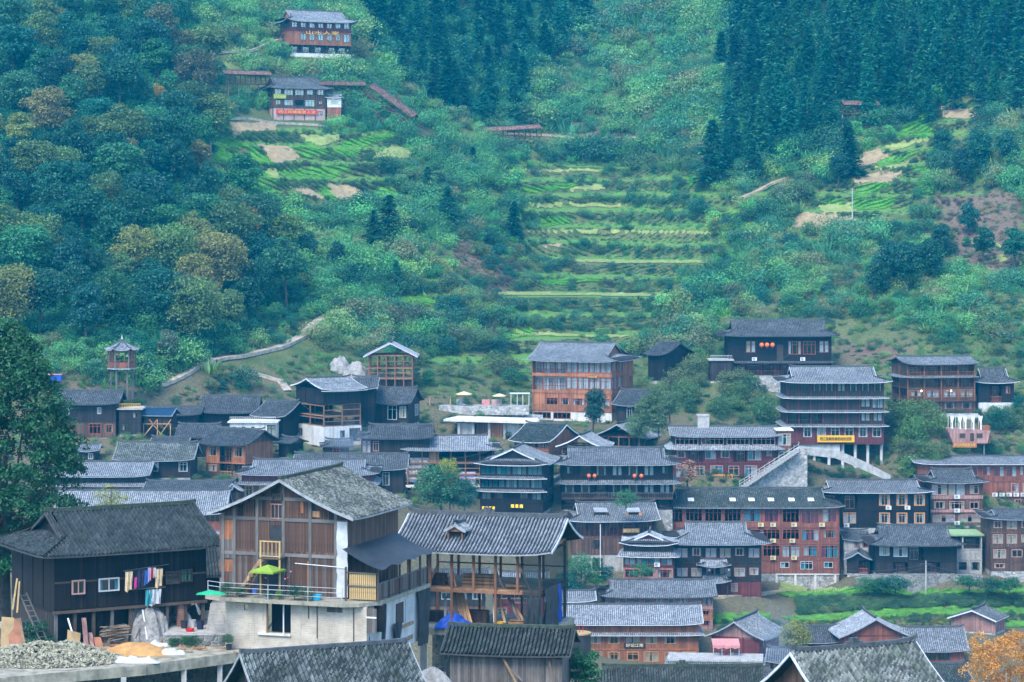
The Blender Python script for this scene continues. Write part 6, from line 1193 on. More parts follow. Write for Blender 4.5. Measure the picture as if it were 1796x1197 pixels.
def scatter(name, label, pos, scl, tint, idx):
    n = len(pos); me = bpy.data.meshes.new(name); me.vertices.add(n); me.vertices.foreach_set('co', np.asarray(pos, np.float32).ravel())
    me.attributes.new('scl', 'FLOAT', 'POINT').data.foreach_set('value', np.asarray(scl, np.float32))
    me.attributes.new('rot', 'FLOAT_VECTOR', 'POINT').data.foreach_set('vector', np.stack([nrg.normal(size=n)*.15, nrg.normal(size=n)*.15, nrg.random(n)*6.28], -1).astype(np.float32).ravel())
    me.attributes.new('pick', 'INT', 'POINT').data.foreach_set('value', np.asarray(idx, np.int32))
    me.attributes.new('tint', 'FLOAT_COLOR', 'POINT').data.foreach_set('color', np.c_[np.asarray(tint), np.ones(n)].astype(np.float32).ravel())
    ob = link(name, me); tag(ob, label, None, None, 'stuff')
    g = bpy.data.node_groups.new(name, 'GeometryNodeTree'); g.interface.new_socket('Geometry', in_out='INPUT', socket_type='NodeSocketGeometry'); g.interface.new_socket('Geometry', in_out='OUTPUT', socket_type='NodeSocketGeometry')
    gi, go = g.nodes.new('NodeGroupInput'), g.nodes.new('NodeGroupOutput'); ip = g.nodes.new('GeometryNodeInstanceOnPoints'); ci = g.nodes.new('GeometryNodeCollectionInfo')
    ci.inputs['Collection'].default_value = pcol; ci.inputs['Separate Children'].default_value = True; ci.inputs['Reset Children'].default_value = True
    def na(t, nm): q = g.nodes.new('GeometryNodeInputNamedAttribute'); q.data_type = t; q.inputs['Name'].default_value = nm; return q.outputs[0]
    L = g.links.new; L(gi.outputs[0], ip.inputs['Points']); L(ci.outputs[0], ip.inputs['Instance']); ip.inputs['Pick Instance'].default_value = True
    L(na('INT', 'pick'), ip.inputs['Instance Index']); L(na('FLOAT', 'scl'), ip.inputs['Scale']); L(na('FLOAT_VECTOR', 'rot'), ip.inputs['Rotation']); L(ip.outputs[0], go.inputs[0])
    md = ob.modifiers.new('scatter', 'NODES'); md.node_group = g; return ob
def cover(name, label, poly, n, tints, wts, size, picks, seed, excl=(), mod=True):
    r = np.random.default_rng(seed); P_ = np.array(poly, float); lo, hi = P_.min(0), P_.max(0); u = r.uniform(lo[0], hi[0], n*3); v = r.uniform(lo[1], hi[1], n*3)
    k_ = inpoly(u, v, poly)
    for e in excl:
        for dv in ((0, 5, 10, 15) if size[1] > 1.2 else (0, 4)): k_ &= ~inpoly(u, v-dv, e)
    u, v = u[k_][:n], v[k_][:n]; x, y, z, ok = march(u, v); x, y, z = x[ok], y[ok], z[ok]
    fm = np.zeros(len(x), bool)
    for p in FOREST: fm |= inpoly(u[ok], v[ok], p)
    T = np.array(tints); w_ = vnoise(x/14, y/14, seed)+vnoise(x/5, y/5, seed+1)*.6; qn = (np.argsort(np.argsort(w_))/max(1, len(w_)-1)+r.normal(size=len(x))*.14) % 1.0
    cum = np.cumsum(wts)/sum(wts); ti = np.clip(np.searchsorted(cum, qn), 0, len(T)-1); tint = T[ti]*r.uniform(.7, 1.3, (len(x), 1))
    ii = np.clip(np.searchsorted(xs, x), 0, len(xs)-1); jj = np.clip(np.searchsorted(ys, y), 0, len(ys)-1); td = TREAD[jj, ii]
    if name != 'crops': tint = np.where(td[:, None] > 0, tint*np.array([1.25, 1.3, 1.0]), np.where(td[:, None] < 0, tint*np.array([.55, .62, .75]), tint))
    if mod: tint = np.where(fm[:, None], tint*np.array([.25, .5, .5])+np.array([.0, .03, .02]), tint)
    big = vnoise(x/11, y/11, seed+7)+.5; s_ = (size[0]*.7+(size[1]*1.35-size[0]*.7)*r.random(len(x))**2*(.45+1.1*big))*(y/520) if name == 'undergrowth' else r.uniform(size[0], size[1], len(x))*(y/520)
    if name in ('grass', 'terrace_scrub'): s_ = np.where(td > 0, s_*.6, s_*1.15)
    return scatter(name, label, np.stack([x, y, z-.1], -1), s_, tint, r.choice(picks, len(x)))
SCRUB = [(.045, .20, .085), (.075, .28, .095), (.13, .34, .10), (.18, .33, .10), (.20, .24, .10), (.06, .23, .11)]
RFIELD = [(1395,395),(1410,350),(1480,305),(1560,255),(1640,195),(1720,178),(1720,215),(1640,270),(1610,310),(1600,370),(1500,395)]
LFIELD = [(385,228),(480,232),(600,238),(710,228),(700,260),(660,290),(690,345),(650,365),(480,350),(385,340)]
CENTRE = [(915,285),(1060,290),(1250,330),(1250,450),(1180,520),(1150,600),(900,600),(905,400)]
cover('terrace_scrub', 'bushes on the terrace banks', CENTRE, 520, SCRUB, (2, 3, 3, 2, 1, 2), (.8, 1.8), [0, 1, 2], 35, FIELD_POLYS+PATHS)
VILL = [(300,640),(920,640),(930,600),(1240,590),(1270,560),(1796,600),(1796,800),(0,900),(0,560)]
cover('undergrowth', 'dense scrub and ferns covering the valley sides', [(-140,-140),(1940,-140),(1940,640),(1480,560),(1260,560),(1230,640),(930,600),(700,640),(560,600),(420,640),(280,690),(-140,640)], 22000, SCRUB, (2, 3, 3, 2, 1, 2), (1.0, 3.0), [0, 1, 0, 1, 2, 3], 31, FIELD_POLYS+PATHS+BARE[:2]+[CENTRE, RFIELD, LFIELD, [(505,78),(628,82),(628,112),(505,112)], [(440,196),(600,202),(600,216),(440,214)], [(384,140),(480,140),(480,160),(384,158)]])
cover('weeds', 'grass and bushes between the village houses', [(0,600),(300,640),(930,600),(1240,560),(1500,560),(1850,600),(1850,1000),(1500,900),(1100,860),(700,900),(0,900)], 4200, [(.06, .18, .06), (.11, .25, .06), (.16, .27, .08), (.045, .12, .06)], (2, 2, 1, 2), (.7, 1.7), [0, 1, 2, 3], 32, FIELD_POLYS+PATHS)
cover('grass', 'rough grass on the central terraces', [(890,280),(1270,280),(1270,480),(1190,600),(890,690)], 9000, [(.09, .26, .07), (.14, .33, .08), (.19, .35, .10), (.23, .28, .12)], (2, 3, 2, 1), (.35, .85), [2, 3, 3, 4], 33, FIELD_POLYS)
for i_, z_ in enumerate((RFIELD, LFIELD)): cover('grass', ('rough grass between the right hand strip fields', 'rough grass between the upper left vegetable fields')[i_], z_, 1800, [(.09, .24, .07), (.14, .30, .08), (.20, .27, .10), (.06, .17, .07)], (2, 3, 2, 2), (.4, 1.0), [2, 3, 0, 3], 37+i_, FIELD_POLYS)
# crops, hedge banks
for i, (k_, poly) in enumerate(FIELDS):
    if k_ == 'g': A_ = np.array(poly); ar = abs(sum(A_[j][0]*A_[(j+1) % len(A_)][1]-A_[(j+1) % len(A_)][0]*A_[j][1] for j in range(len(A_))))/2; cover('crops', 'leafy green vegetables growing in the field', poly, int(60+ar*.45), [(.08, .34, .04), (.12, .42, .05), (.17, .45, .06)], (2, 3, 1), (.55, .95), [4, 3, 4], 60+i)
cover('hedge_shrubbery', 'dense low shrubbery on the bank between the vegetable terraces', [(1395,1052),(1500,1052),(1650,1052),(1796,1049),(1796,1069),(1640,1068),(1560,1071),(1400,1082)], 900, [(.05, .14, .06), (.09, .20, .07), (.14, .22, .08)], (3, 2, 1), (.7, 1.4), [0, 1], 91)
cover('hedge_shrubbery', 'dark weedy bank below the lower vegetable terrace', [(1250,1095),(1430,1094),(1600,1085),(1796,1081),(1796,1092),(1740,1100),(1600,1100),(1400,1112),(1260,1108)], 600, [(.05, .13, .055), (.08, .19, .06), (.24, .28, .05)], (3, 2, 1), (.6, 1.2), [0, 1, 3], 92)
for i, z_ in enumerate(BARE[:2]): cover('weeds', ('dry weeds on the cleared brown patch left of the terraces', 'dry weeds on the cleared brown patch at the right')[i], z_, 420, [(.20, .16, .10), (.26, .22, .13), (.10, .19, .08), (.07, .17, .08)], (3, 2, 2, 1), (.4, 1.1), [0, 2, 3, 1], 95+i, (), False)
# ------------------------------------------------------------------ foreground: black farmhouse
F1 = BUILT['F1']; r1 = F1['root']; W1 = F1['W']; x0, x1 = F1['x0'], F1['x1']
def wrect(info, u0, u1, v0, v1, y=0.0): (xa, za), (xb, zb) = fx(info, u0, (v1), y), fx(info, u1, (v0), y); return xa, xb, za, zb
for (u0, u1, v0, v1, kind, frm, cur) in ((124, 147, 1016, 1043, 'w', 'frame_pink', ('cloth_navy',)), (171, 207, 1012, 1038, 'w', 'frame_white', ('curtain_white', 'curtain_teal')), (288, 313, 1003, 1025, 'h', 'frame_dark', ('curtain_white',)), (315, 335, 1001, 1021, 'g', 'frame_dark', ('curtain_green',))):
    xa, xb, za, zb = wrect(F1, u0, u1, v0, v1); zb = max(zb, za+.9)
    window(r1, ((xa+xb)/2, -.22, za), 0, xb-xa, zb-za, kind, frm, cur)
    boxpart('recess_shadow_panel', 'wood_black', r1, xa+.02, xb-.02, -.035, -.012, za+.02, zb-.02)  # black panel on the solid wall, coloured as the dark room behind the pane
boxpart('floor_beam', 'wood_post_old', r1, x0-.1, x1+.1, -.12, .1, -.22, -.02); boxpart('floor_deck', 'wood_black', r1, x0, x1, .1, 8.9, -.2, -.03)
for i in range(9):
    x = x0+.15+(W1-.3)*i/8; boxpart('post', 'wood_grey_post' if i % 3 == 0 else 'wood_post_old', r1, x-.11, x+.11, .02, .24, -2.75, -.22)
for i in range(1, 5): boxpart('post', 'wood_post_old', r1, x0+.02, x0+.24, 9*i/5-.1, 9*i/5+.1, -2.75, -.22)
boxpart('lower_wall', 'wood_dark', r1, x0+.3, x0+6.2, 1.6, 1.75, -2.75, -.22); boxpart('lower_wall', 'stone_dark', r1, x0+6.2, x1, 2.6, 2.8, -2.75, -.22); boxpart('lower_side_wall', 'wood_dark', r1, x0+.02, x0+.12, .3, 8.8, -2.75, -.22)
# planks of the front, each its own board
for i in range(46):
    x = x0+.13+(W1-.26)*i/46; wd_ = (W1-.26)/46
    boxpart('plank', rng.choice(['wood_black', 'wood_black', 'wood_dark']), r1, x+.01, x+wd_-.01, -.03-rng.random()*.012, -.002, .05, F1['tops'][0][1]-.15)
for z_ in (1.9,): boxpart('batten', 'wood_post_old', r1, x0, x1, -.09, -.045, z_, z_+.12)
def gz(u, v, y=0.0): return fx(F1, u, v, y)
lp = thing('laundry_pole', 'thin pole with drying laundry under the eave of the black farmhouse', 'laundry pole', local(F1, 0, 0, 0), F1['ya']); xa, za = gz(216, 1002, -.55); xb, zb = gz(296, 990, -.55); MB().tube([(xa, -.55, za), (xb, -.55, zb)], .03, 6).build('rod', 'wood_grey_post', lp); xa, za = gz(220, 1035, -.5); xb, zb = gz(290, 1030, -.5); MB().tube([(xa, -.5, za), (xb, -.5, zb)], .04, 6).build('rod', 'wood_grey_post', lp)
boxpart('window_shadow_panel', 'tarp_dark', r1, *[q for q in (gz(220, 0)[0], gz(278, 0)[0])], -.075, -.05, gz(225, 1036)[1], gz(225, 1000)[1])  # flat dark sheet on the wall imitates the shade inside the laundry window
def garment(label, u, v, w__, h_, mat, name='garment', y=-.62):
    x, z = gz(u, v, y); t = thing(name, label, 'garment', local(F1, x, y, z), F1['ya']); m = MB(); n = 5
    for j in range(5):
        for i in range(n+1):
            q = j/4; m.v.append(((i/n-.5)*w__*(1-.12*math.sin(q*3)), .09*math.sin(i*2.2+j*.6)*(.4+q), -h_*q*(1+.08*math.sin(i*1.3))))
    for j in range(4):
        for i in range(n): a = j*(n+1)+i; m.f.append((a, a+1, a+n+2, a+n+1))
    m.build('cloth', mat, t); MB().tube([(-w__*.3, 0, 0), (0, 0, .1), (w__*.3, 0, 0)], .02, 4).build('hanger', 'metal_dark', t)
for lab, u, v, w__, h_, mt in (('left checked cream blanket hanging on the black farmhouse', 226, 1003, .55, 1.35, 'cloth_check'), ('right checked cream blanket hanging on the black farmhouse', 279, 998, .55, 1.3, 'cloth_check'), ('lilac shirt on the drying pole', 262, 996, .22, .95, 'cloth_lilac'), ('red shirt on the drying pole', 266, 996, .24, .75, 'cloth_red'), ('white shirt on the drying pole', 271, 996, .2, .7, 'curtain_white'), ('magenta cloth hanging low in the dark window', 238, 1013, .16, .75, 'cloth_magenta'), ('navy trousers hanging in the middle of the dark window', 247, 1002, .6, 1.2, 'cloth_navy'), ('dark blue jacket beside the red shirt', 256, 1001, .35, 1.0, 'cloth_blue'), ('grey sheet hanging below the drying pole', 272, 1034, .95, 1.1, 'tarp_white'), ('dark teal sheet left of the grey sheet', 261, 1035, .5, 1.1, 'tarp_teal')): garment(lab, u, v, w__, h_, mt)
# rock and clutter below the farmhouse
SLZ = -29.5; SL0 = P(-60, 1194, 156.5); SL1 = P(442, 1141, 172.6)
def slabpt(u, v): d = SLZ*F/(HV-v); return Vector(((u-898)/F*d, d, SLZ))
sb = thing('concrete_terrace', 'unfinished concrete terrace slab on columns in the bottom left corner', 'terrace', (0, 0, 0))
e0, e1, e2 = slabpt(-80, 1196), slabpt(255, 1166), slabpt(440, 1141); bk0, bk1 = Vector((-48, 192, SLZ)), Vector((-18.0, 192, SLZ))
MB().plate([e0-Vector((0,0,.3)), e1-Vector((0,0,.3)), e2-Vector((0,0,.3)), bk1-Vector((0,0,.3)), bk0-Vector((0,0,.3))], (0, 0, .28)).build('slab', 'concrete_moss', sb)
for a_, b_ in ((e0, e1), (e1, e2)): MB().bar(a_+Vector((0, .15, -.45)), b_+Vector((0, .15, -.45)), .28, .55).build('edge_beam', 'concrete_moss', sb)
for u, v in ((20, 1189), (120, 1180), (216, 1172), (322, 1157), (385, 1148), (430, 1142)): p = slabpt(u, v); boxpart('column', 'concrete', sb, p.x-.17, p.x+.17, p.y+.1, p.y+.44, -37, SLZ-.7)
MB().box(-44, -19, 186, 186.4, -37, SLZ-.3).build('back_wall', 'stone_dark', sb)
# gravel pile: loose stones on a mound
gp = slabpt(80, 1158); RX, RY, GH = 5.4, 3.4, 1.3; m = MB(); base = [(1,0,0),(-1,0,0),(0,1,0),(0,-1,0),(0,0,1),(0,0,-1)]; tri = [(0,2,4),(2,1,4),(1,3,4),(3,0,4),(2,0,5),(1,2,5),(3,1,5),(0,3,5)]
for k in range(3000):
    a = rng.random()*6.283; q = math.sqrt(rng.random()); x, y = q*math.cos(a)*RX, q*math.sin(a)*RY; z = GH*max(0, 1-q**1.8)*(.85+.3*mnoise.noise(Vector((x*.8, y*.8, 2))))
    s_ = rng.uniform(.07, .17); rot = Matrix.Rotation(rng.random()*6.28, 3, Vector((rng.uniform(-1,1), rng.uniform(-1,1), rng.uniform(-1,1))).normalized())
    m.add([rot @ Vector((b[0]*s_*rng.uniform(.6,1.2), b[1]*s_*rng.uniform(.6,1.2), b[2]*s_*rng.uniform(.5,1)))+Vector((x, y, z+.03)) for b in base], tri)
o = m.build('gravel', 'gravel'); o.location = gp; tag(o, 'pile of pale broken stones on the concrete terrace', None, None, 'stuff')
heap('sand_pile', 'orange brown sand pile on the concrete terrace', slabpt(238, 1146), 2.5, 1.5, .75, 'sand', 'sand pile', 2)
for i, (u, v, a, b) in enumerate(((225, 1160, 1.3, .7), (300, 1147, 1.0, .6), (250, 1162, 1.2, .5), (275, 1133, 1.1, .4))): heap('plastic_sheet', ['crumpled white sheet at the front of the sand pile', 'crumpled white sheet right of the sand pile', 'small crumpled white sheet at the terrace edge', 'white sheet behind the sand pile'][i], slabpt(u, v), a, b, .3, 'tarp_white', 'plastic sheet', 5+i, rough=.8)
rk = heap('boulder', 'big grey rock outcrop under the black farmhouse', local(F1, gz(262, 1095)[0], .2, -2.9), 1.6, 1.2, 2.5, 'rock', 'boulder', 9, 34, rough=.4, dome=True)
def lean(name, label, ua, va, ub, vb_, w__, th, mat, y0=-.9, y1=-.2, cat='board'):
    xa, za = gz(ua, va, y0); xb, zb = gz(ub, vb_, y1); p, q = Vector((xa, y0, za)), Vector((xb, y1, zb)); t = MB(); t.bar(p, q, w__, th, up=(0, 1, 0)); o = t.build(name, mat); o.location = F1['org']; o.rotation_euler = (0, 0, F1['ya']); return tag(o, label, cat)
for i, (ua, va, ub, vb_, w__, mt, lab) in enumerate(((12,1140,14,1083,.9,'plywood','large plywood sheet leaning at the far left'),(28,1136,22,1086,.9,'plywood_red','reddish plywood sheet leaning beside the large one'),(40,1138,30,1085,.5,'wood_tan','narrow tan board leaning right of the plywood'),(5,1142,-6,1100,.5,'wood_grey','grey board leaning at the left border'),(128,1136,130,1108,1.0,'plywood','square plywood sheet below the farmhouse post'),(152,1140,147,1084,.34,'wood_pink','tall pale plank leaning on the farmhouse'),(163,1142,158,1110,.3,'wood_pink','short pinkish plank leaning beside the tall one'),(176,1142,170,1118,.55,'plywood_red','broken reddish board near the sand pile'),(270,1110,268,1090,.3,'wood_pink','short plank leaning on the rock outcrop'))): lean('leaning_board', lab, ua, va, ub, vb_, w__, .04, mt)
for i, (ua, va, ub, vb_, mt, lab) in enumerate(((258,1122,250,1070,'pipe_white','white pipe leaning on the rock outcrop'),(126,1108,119,1085,'pipe_white','short white pipe in the dark below the farmhouse'),(22,1070,30,1015,'bamboo','bamboo pole leaning on the farmhouse at the left'),(30,1075,34,1020,'bamboo','second bamboo pole leaning on the farmhouse'),(238,1120,250,1090,'wood_grey_post','thin grey stick leaning on the rock'))): lean('leaning_pole', lab, ua, va, ub, vb_, .09, .09, mt, cat='pole')
ld = thing('ladder', 'grey wooden ladder leaning on the black farmhouse', 'ladder', F1['org'], F1['ya']); 
for dx in (-.25, .25):
    xa, za = gz(84, 1140, -1.6); xb, zb = gz(40, 1040, -.15); MB().bar((xa+dx, -1.6, za), (xb+dx, -.15, zb), .09).build('rail', 'wood_grey_post', ld)
for i in range(11): q = (i+.5)/11; p = Vector((xa, -1.6, za)).lerp(Vector((xb, -.15, zb)), q); MB().bar(p-Vector((.3, 0, 0)), p+Vector((.3, 0, 0)), .06).build('rung', 'wood_grey_post', ld)
ws = thing('firewood_stack', 'untidy stack of grey sticks under the farmhouse', 'firewood', local(F1, gz(200, 1118)[0], -.3, gz(200, 1120)[1]), F1['ya'])
for i in range(34): z = rng.random()*.95; x = rng.uniform(-.2, .2); L = rng.uniform(.7, 1.1); MB().tube([(x-L, rng.uniform(-.5, .3), z+rng.uniform(-.08, .08)), (x+L, rng.uniform(-.5, .3), z+rng.uniform(-.08, .08))], .035, 5).build('stick', rng.choice(['wood_grey_post', 'wood_tan', 'bark_pale']), ws)
# side yard with steps between the two houses
YD = Vector((-21.9, 180.6, -29.5))
yd = thing('stone_yard', 'small raised yard with a mossy stone wall beside the farmhouse steps', 'yard', YD); MB().box(-2.7, 1.7, 0, 5, 0, .75).build('fill', 'stone_dark', yd); MB().box(-2.7, 1.7, -.05, 5, .75, .82).build('paving', 'concrete', yd)
for i in range(8): boxpart('step', 'concrete', yd, .1, 1.65, 2.0+i*.32, 6, .82+i*.19, .82+(i+1)*.19)
def bucket(label, loc, r_, h_, mat, name='bucket', cat='bucket'):
    t = thing(name, label, cat, loc); m = MB(); m.tube([(0, 0, 0), (0, 0, h_)], [r_*.82, r_], 12, False); m.v.append((0, 0, .02)); n = len(m.v)-1; m.f += [(n, k, (k+1) % 12) for k in range(12)]; m.build('shell', mat, t); MB().tube([(r_*math.cos(a), r_*math.sin(a), h_) for a in [i*math.pi/6 for i in range(13)]], .02, 4).build('rim', mat, t)
yp = lambda u, v: (lambda d: Vector(((u-898)/F*d, d, YD.z+.82)))((YD.z+.82)*F/(HV-v))
bucket('low red plastic basin on the stone yard', yp(333, 1108), .32, .2, 'red_plastic', 'basin', 'basin'); bucket('dark bucket left of the red basin', yp(323, 1102), .26, .5, 'dark_plastic'); bucket('grey bucket behind the red basin', yp(338, 1100), .24, .5, 'metal_grey'); bucket('blue black bin right of the red basin', yp(351, 1104), .28, .62, 'cloth_navy', 'bin', 'bin')
heap('sack', 'pale bulging sack among the buckets', yp(329, 1097), .45, .35, .95, 'tarp_white', 'sack', 21, rough=.15); heap('bundle', 'dark bundle of firewood behind the buckets', yp(337, 1088), .8, .5, 1.1, 'bark', 'bundle', 22, rough=.5)
boxpart('pier', 'brick_red', r1, gz(316, 0, .3)[0]-.2, gz(316, 0, .3)[0]+.2, .1, .5, -2.75, -.22)
bucket('black plant pot on the terrace edge', slabpt(400, 1142)+Vector((0, .5, 0)), .22, .35, 'dark_plastic', 'plant_pot', 'pot')
tree('s', slabpt(400, 1142)+Vector((0, .5, .3)), .8, (.04, .12, .05), 'small plant growing in the black pot', cat='plant', name='potted_plant')
for i, (u, v, h_) in enumerate(((318, 1136, .8), (335, 1138, .7), (300, 1138, .6), (295, 1128, .7))): tree('s', slabpt(u, v)+Vector((0, 1.0, 0)), h_, (.03, .13, .045), 'green weed bush along the foot of the mossy yard wall', group='weeds along the yard wall', cat='shrub', wide=1.6)
tree('s', local(F1, gz(55, 1140, -.5)[0], -.5, -2.9), 2.6, (.02, .09, .04), 'dark leafy bush behind the leaning plywood', cat='shrub', wide=.9)
tree('s', local(F1, gz(75, 1140, -.5)[0], -.6, -2.9), 1.9, (.025, .1, .04), 'second dark bush right of the leaning plywood', cat='shrub', wide=.9)

# ------------------------------------------------------------------ foreground: weathered gable house
F2 = BUILT['F2']; r2 = F2['root']; W2 = F2['W']; x0, x1 = F2['x0'], F2['x1']; zt0, zt1 = F2['tops'][0][1], F2['tops'][1][1]
hz = lambda u, v, y=0.0: fx(F2, u, v, y)
rf2 = F2['roof']
def ztop(x): t = 1-abs(x)/rf2['half']; return rf2['zt'](t)-.22
posts_x = [x0+.12, hz(412, 0)[0], hz(452, 0)[0], hz(498, 0)[0], hz(545, 0)[0], hz(590, 0)[0]]
for x in posts_x: boxpart('post', 'wood_grey_post', r2, x-.11, x+.11, -.14, .0, 0, ztop(x))
for z_ in (2.75, zt1-.55, zt1+.9):
    hx = min(W2/2, rf2['half']*(1-(z_+.3-F2['ze'])/(F2['zr']-F2['ze']))) if z_ > zt1-.3 else W2/2
    boxpart('beam', 'wood_grey_post', r2, -hx, hx, -.11, -.01, z_, z_+.24)
holes = [wrect(F2, 474, 497, 922, 948), wrect(F2, 464, 496, 978, 1044), wrect(F2, 480, 497, 866, 877), wrect(F2, 478, 497, 882, 912)]
def planks(zlo, zhi_fn, mats, step=.21):
    x = x0+.02
    while x < x1-.75:
        wd_ = step*rng.uniform(.8, 1.2); c_ = x+wd_/2; segs = [(zlo, zhi_fn(c_))]
        for (ha, hb, hl, hh) in holes:
            if ha < c_ < hb: segs = [s2 for (a, b) in segs for s2 in ((a, min(b, hl)), (max(a, hh), b)) if s2[1]-s2[0] > .12]
        for a, b in segs:
            if b-a > .12: boxpart('plank', rng.choice(mats), r2, x+.006, x+wd_-.006, -.045-rng.random()*.02, -.004, round(a, 2), round(b, 2))
        x += wd_
planks(.05, lambda x: 2.75, ['wood_weathered', 'wood_weathered', 'wood_brown', 'wood_grey'])
planks(2.99, lambda x: zt1-.55, ['wood_weathered', 'wood_brown', 'wood_weathered', 'wood_weathered'])
planks(zt1-.3, lambda x: max(ztop(x), zt1-.3), ['wood_brown', 'wood_dark', 'wood_brown', 'wood_weathered'])
for (u0, u1, v0, v1, mt) in ((386, 410, 912, 945, 'wood_orange'), (386, 410, 982, 1002, 'wood_orange'), (549, 562, 897, 907, 'wood_new'), (528, 533, 880, 900, 'wood_orange'), (540, 543, 985, 1030, 'wood_new')): xa, xb, za, zb = wrect(F2, u0, u1, v0, v1); boxpart('board_patch', mt, r2, xa, xb, -.085, -.068, za, zb)
xa, xb, za, zb = wrect(F2, 386, 410, 946, 978); boxpart('board_patch', 'wood_grey', r2, xa, xb, -.085, -.068, za, zb)
for k_, (ha, hb, hl, hh) in enumerate(holes): boxpart('opening_shadow_panel', 'tarp_dark', r2, ha, hb, -.03, -.012, hl, hh) if k_ != 2 else window(r2, ((ha+hb)/2, -.22, hl), 0, hb-ha, hh-hl, 'w', 'frame_dark', ('curtain_white',))  # dark sheets over the solid wall stand for the shade inside the holes
xa, xb, za, zb = wrect(F2, 476, 497, 884, 912); railing(r2, xb-xa, zb-za, ((xa+xb)/2, -.1, za), 0, 'wood_pink')
# little landing with rail, stair, post
xa, xb, za, zb = wrect(F2, 462, 499, 948, 976, -.6); boxpart('landing', 'wood_post_old', r2, xa, xb, -1.3, -.15, za-.1, za); railing(r2, xb-xa, zb-za, ((xa+xb)/2, -1.25, za), 0, 'bamboo')
for x in (xa+.08, xb-.08): boxpart('landing_post', 'bamboo', r2, x-.06, x+.06, -1.28, -1.16, za-2.6, za+zb-za)
xs_, zs_ = hz(462, 978, -.9); xe_, ze2 = hz(418, 1040, -.9)
for dy in (-1.2, -.5): MB().bar((xs_, dy, zs_), (xe_, dy, .05), .08, .22).build('stair_stringer', 'wood_tan', r2)
for i in range(10): q = (i+.5)/10; x = xs_+(xe_-xs_)*q; z = zs_+(.05-zs_)*q; boxpart('stair_tread', 'wood_tan', r2, x-.14, x+.14, -1.2, -.5, z, z+.04)
m = MB(); n = 14; xa, _ = hz(592, 0); xb = x1+.02       # crumpled pale insulation sheet at the corner
for j in range(n+1):
    for i in range(5): m.v.append((xa+(xb-xa)*i/4, -.16-.05*math.sin(j*1.3+i*.9)-.03*math.sin(j*2.9), .1+(zt1-.5)*j/n))
for j in range(n):
    for i in range(4): a = j*5+i; m.f.append((a, a+1, a+6, a+5))
m.build('foil_sheet', 'tarp_white', r2, True)
MB().tube([(x1-.05, -.3, 2.2), (x1-3.9, -.3, 2.35)], .03, 5).build('conduit', 'pipe_white', r2)
# deck slab and lower storey
dk = [(x0-.6, -1.5), (x0+.8, -2.1), (hz(600, 0, -2.1)[0], -2.15), (x1+1.5, -1.7), (x1+2.6, -.2), (x1+2.6, 9.3), (x0-.6, 9.3)]
MB().plate([(x, y, -.28) for x, y in dk], (0, 0, .26)).build('deck_slab', 'concrete_moss', r2)
lw = [(x0+.9, -1.35), (x1+1.0, -1.35), (x1+2.3, .1), (x1+2.3, 9), (x0+.9, 9)]
LH = 3.95; mb = MB(); T = lambda a, n, z: (x0+.9+a, -1.35+n, z); L_ = W2+.1
ops_ = []
for (u0, u1, v0, v1) in ((428, 435, 1061, 1071), (467, 510, 1061, 1110), (573, 601, 1057, 1074), (643, 660, 1056, 1110)): xa, xb, za, zb = wrect(F2, u0, u1, v0, v1, -1.35); ops_.append((xa-(x0+.9), xb-(x0+.9), za, min(zb, -.4)))
cur_ = 0
for (a, b, za, zb) in ops_:
    b = min(b, L_-.02)
    for (sa, sb_, z0_2, z1_2) in ((cur_, a, -LH, -.3), (a, b, -LH, za), (a, b, zb, -.3)):
        if sb_-sa > .01 and z1_2-z0_2 > .01: p0 = T(sa, 0, z0_2); mb.box(p0[0], p0[0]+sb_-sa, -1.35, -1.15, z0_2, z1_2)
    cur_ = b
mb.box(x0+.9+cur_, x0+.9+L_, -1.35, -1.15, -LH, -.3); mb.build('lower_wall', 'brick_grey', r2)
for (a, b, za, zb) in ops_[1:]: boxpart('inner_wall', 'wood_black', r2, x0+.9+a-.1, x0+.9+b+.1, -.2, -.1, za-.1, zb+.05)
a, b, za, zb = ops_[1]; boxpart('window_post', 'pipe_white', r2, x0+.9+a+(b-a)*.68, x0+.9+a+(b-a)*.68+.07, -1.36, -1.24, za, zb); boxpart('window_sill', 'concrete_light', r2, x0+.9+a-.6, x0+.9+b, -1.5, -1.2, za-.15, za-.02); boxpart('window_frame', 'wood_tan', r2, x0+.9+a, x0+.9+a+.1, -1.37, -1.2, za, zb)
a, b, za, zb = ops_[2]; boxpart('shutter', 'wood_grey', r2, x0+.9+a, x0+.9+b, -1.33, -1.25, za, zb)
a, b, za, zb = ops_[3]; boxpart('shutter', 'wood_grey', r2, x0+.9+a, x0+.9+b, -1.33, -1.25, za, zb); boxpart('crossbar', 'pipe_white', r2, x0+.9+a, x0+.9+b, -1.37, -1.33, za+1.0, za+1.1)
for (u, v0, v1) in ((556, 1062, 1120), (620, 1060, 1125), (541, 1062, 1085)): xa, za = hz(u, v1, -1.42); _, zb = hz(u, v0, -1.42); MB().tube([(xa, -1.42, za), (xa, -1.42, zb)], .035, 5).build('stain_pipe', 'bark', r2)
MB().plate([(x1+1.0, -1.34, -LH), (x1+2.3, .1, -LH), (x1+2.3, .1, -.3), (x1+1.0, -1.34, -.3)], (-.15, .1, 0)).build('corner_wall', 'plaster', r2)
boxpart('side_wall', 'plaster', r2, x1+2.1, x1+2.3, .12, 9, -LH, -.3)
for (y0_, y1_, za, zb, mt) in ((3.2, 4.6, -2.2, -.7, 'frame_dark'), (5.0, 6.4, -2.3, -.6, 'tarp_white'), (3.0, 6.6, -2.6, -2.35, 'wood_tan'), (3.0, 6.4, -3.6, -3.3, 'wood_tan')): boxpart('side_panel', mt, r2, x1+2.31, x1+2.36, y0_, y1_, za, zb)
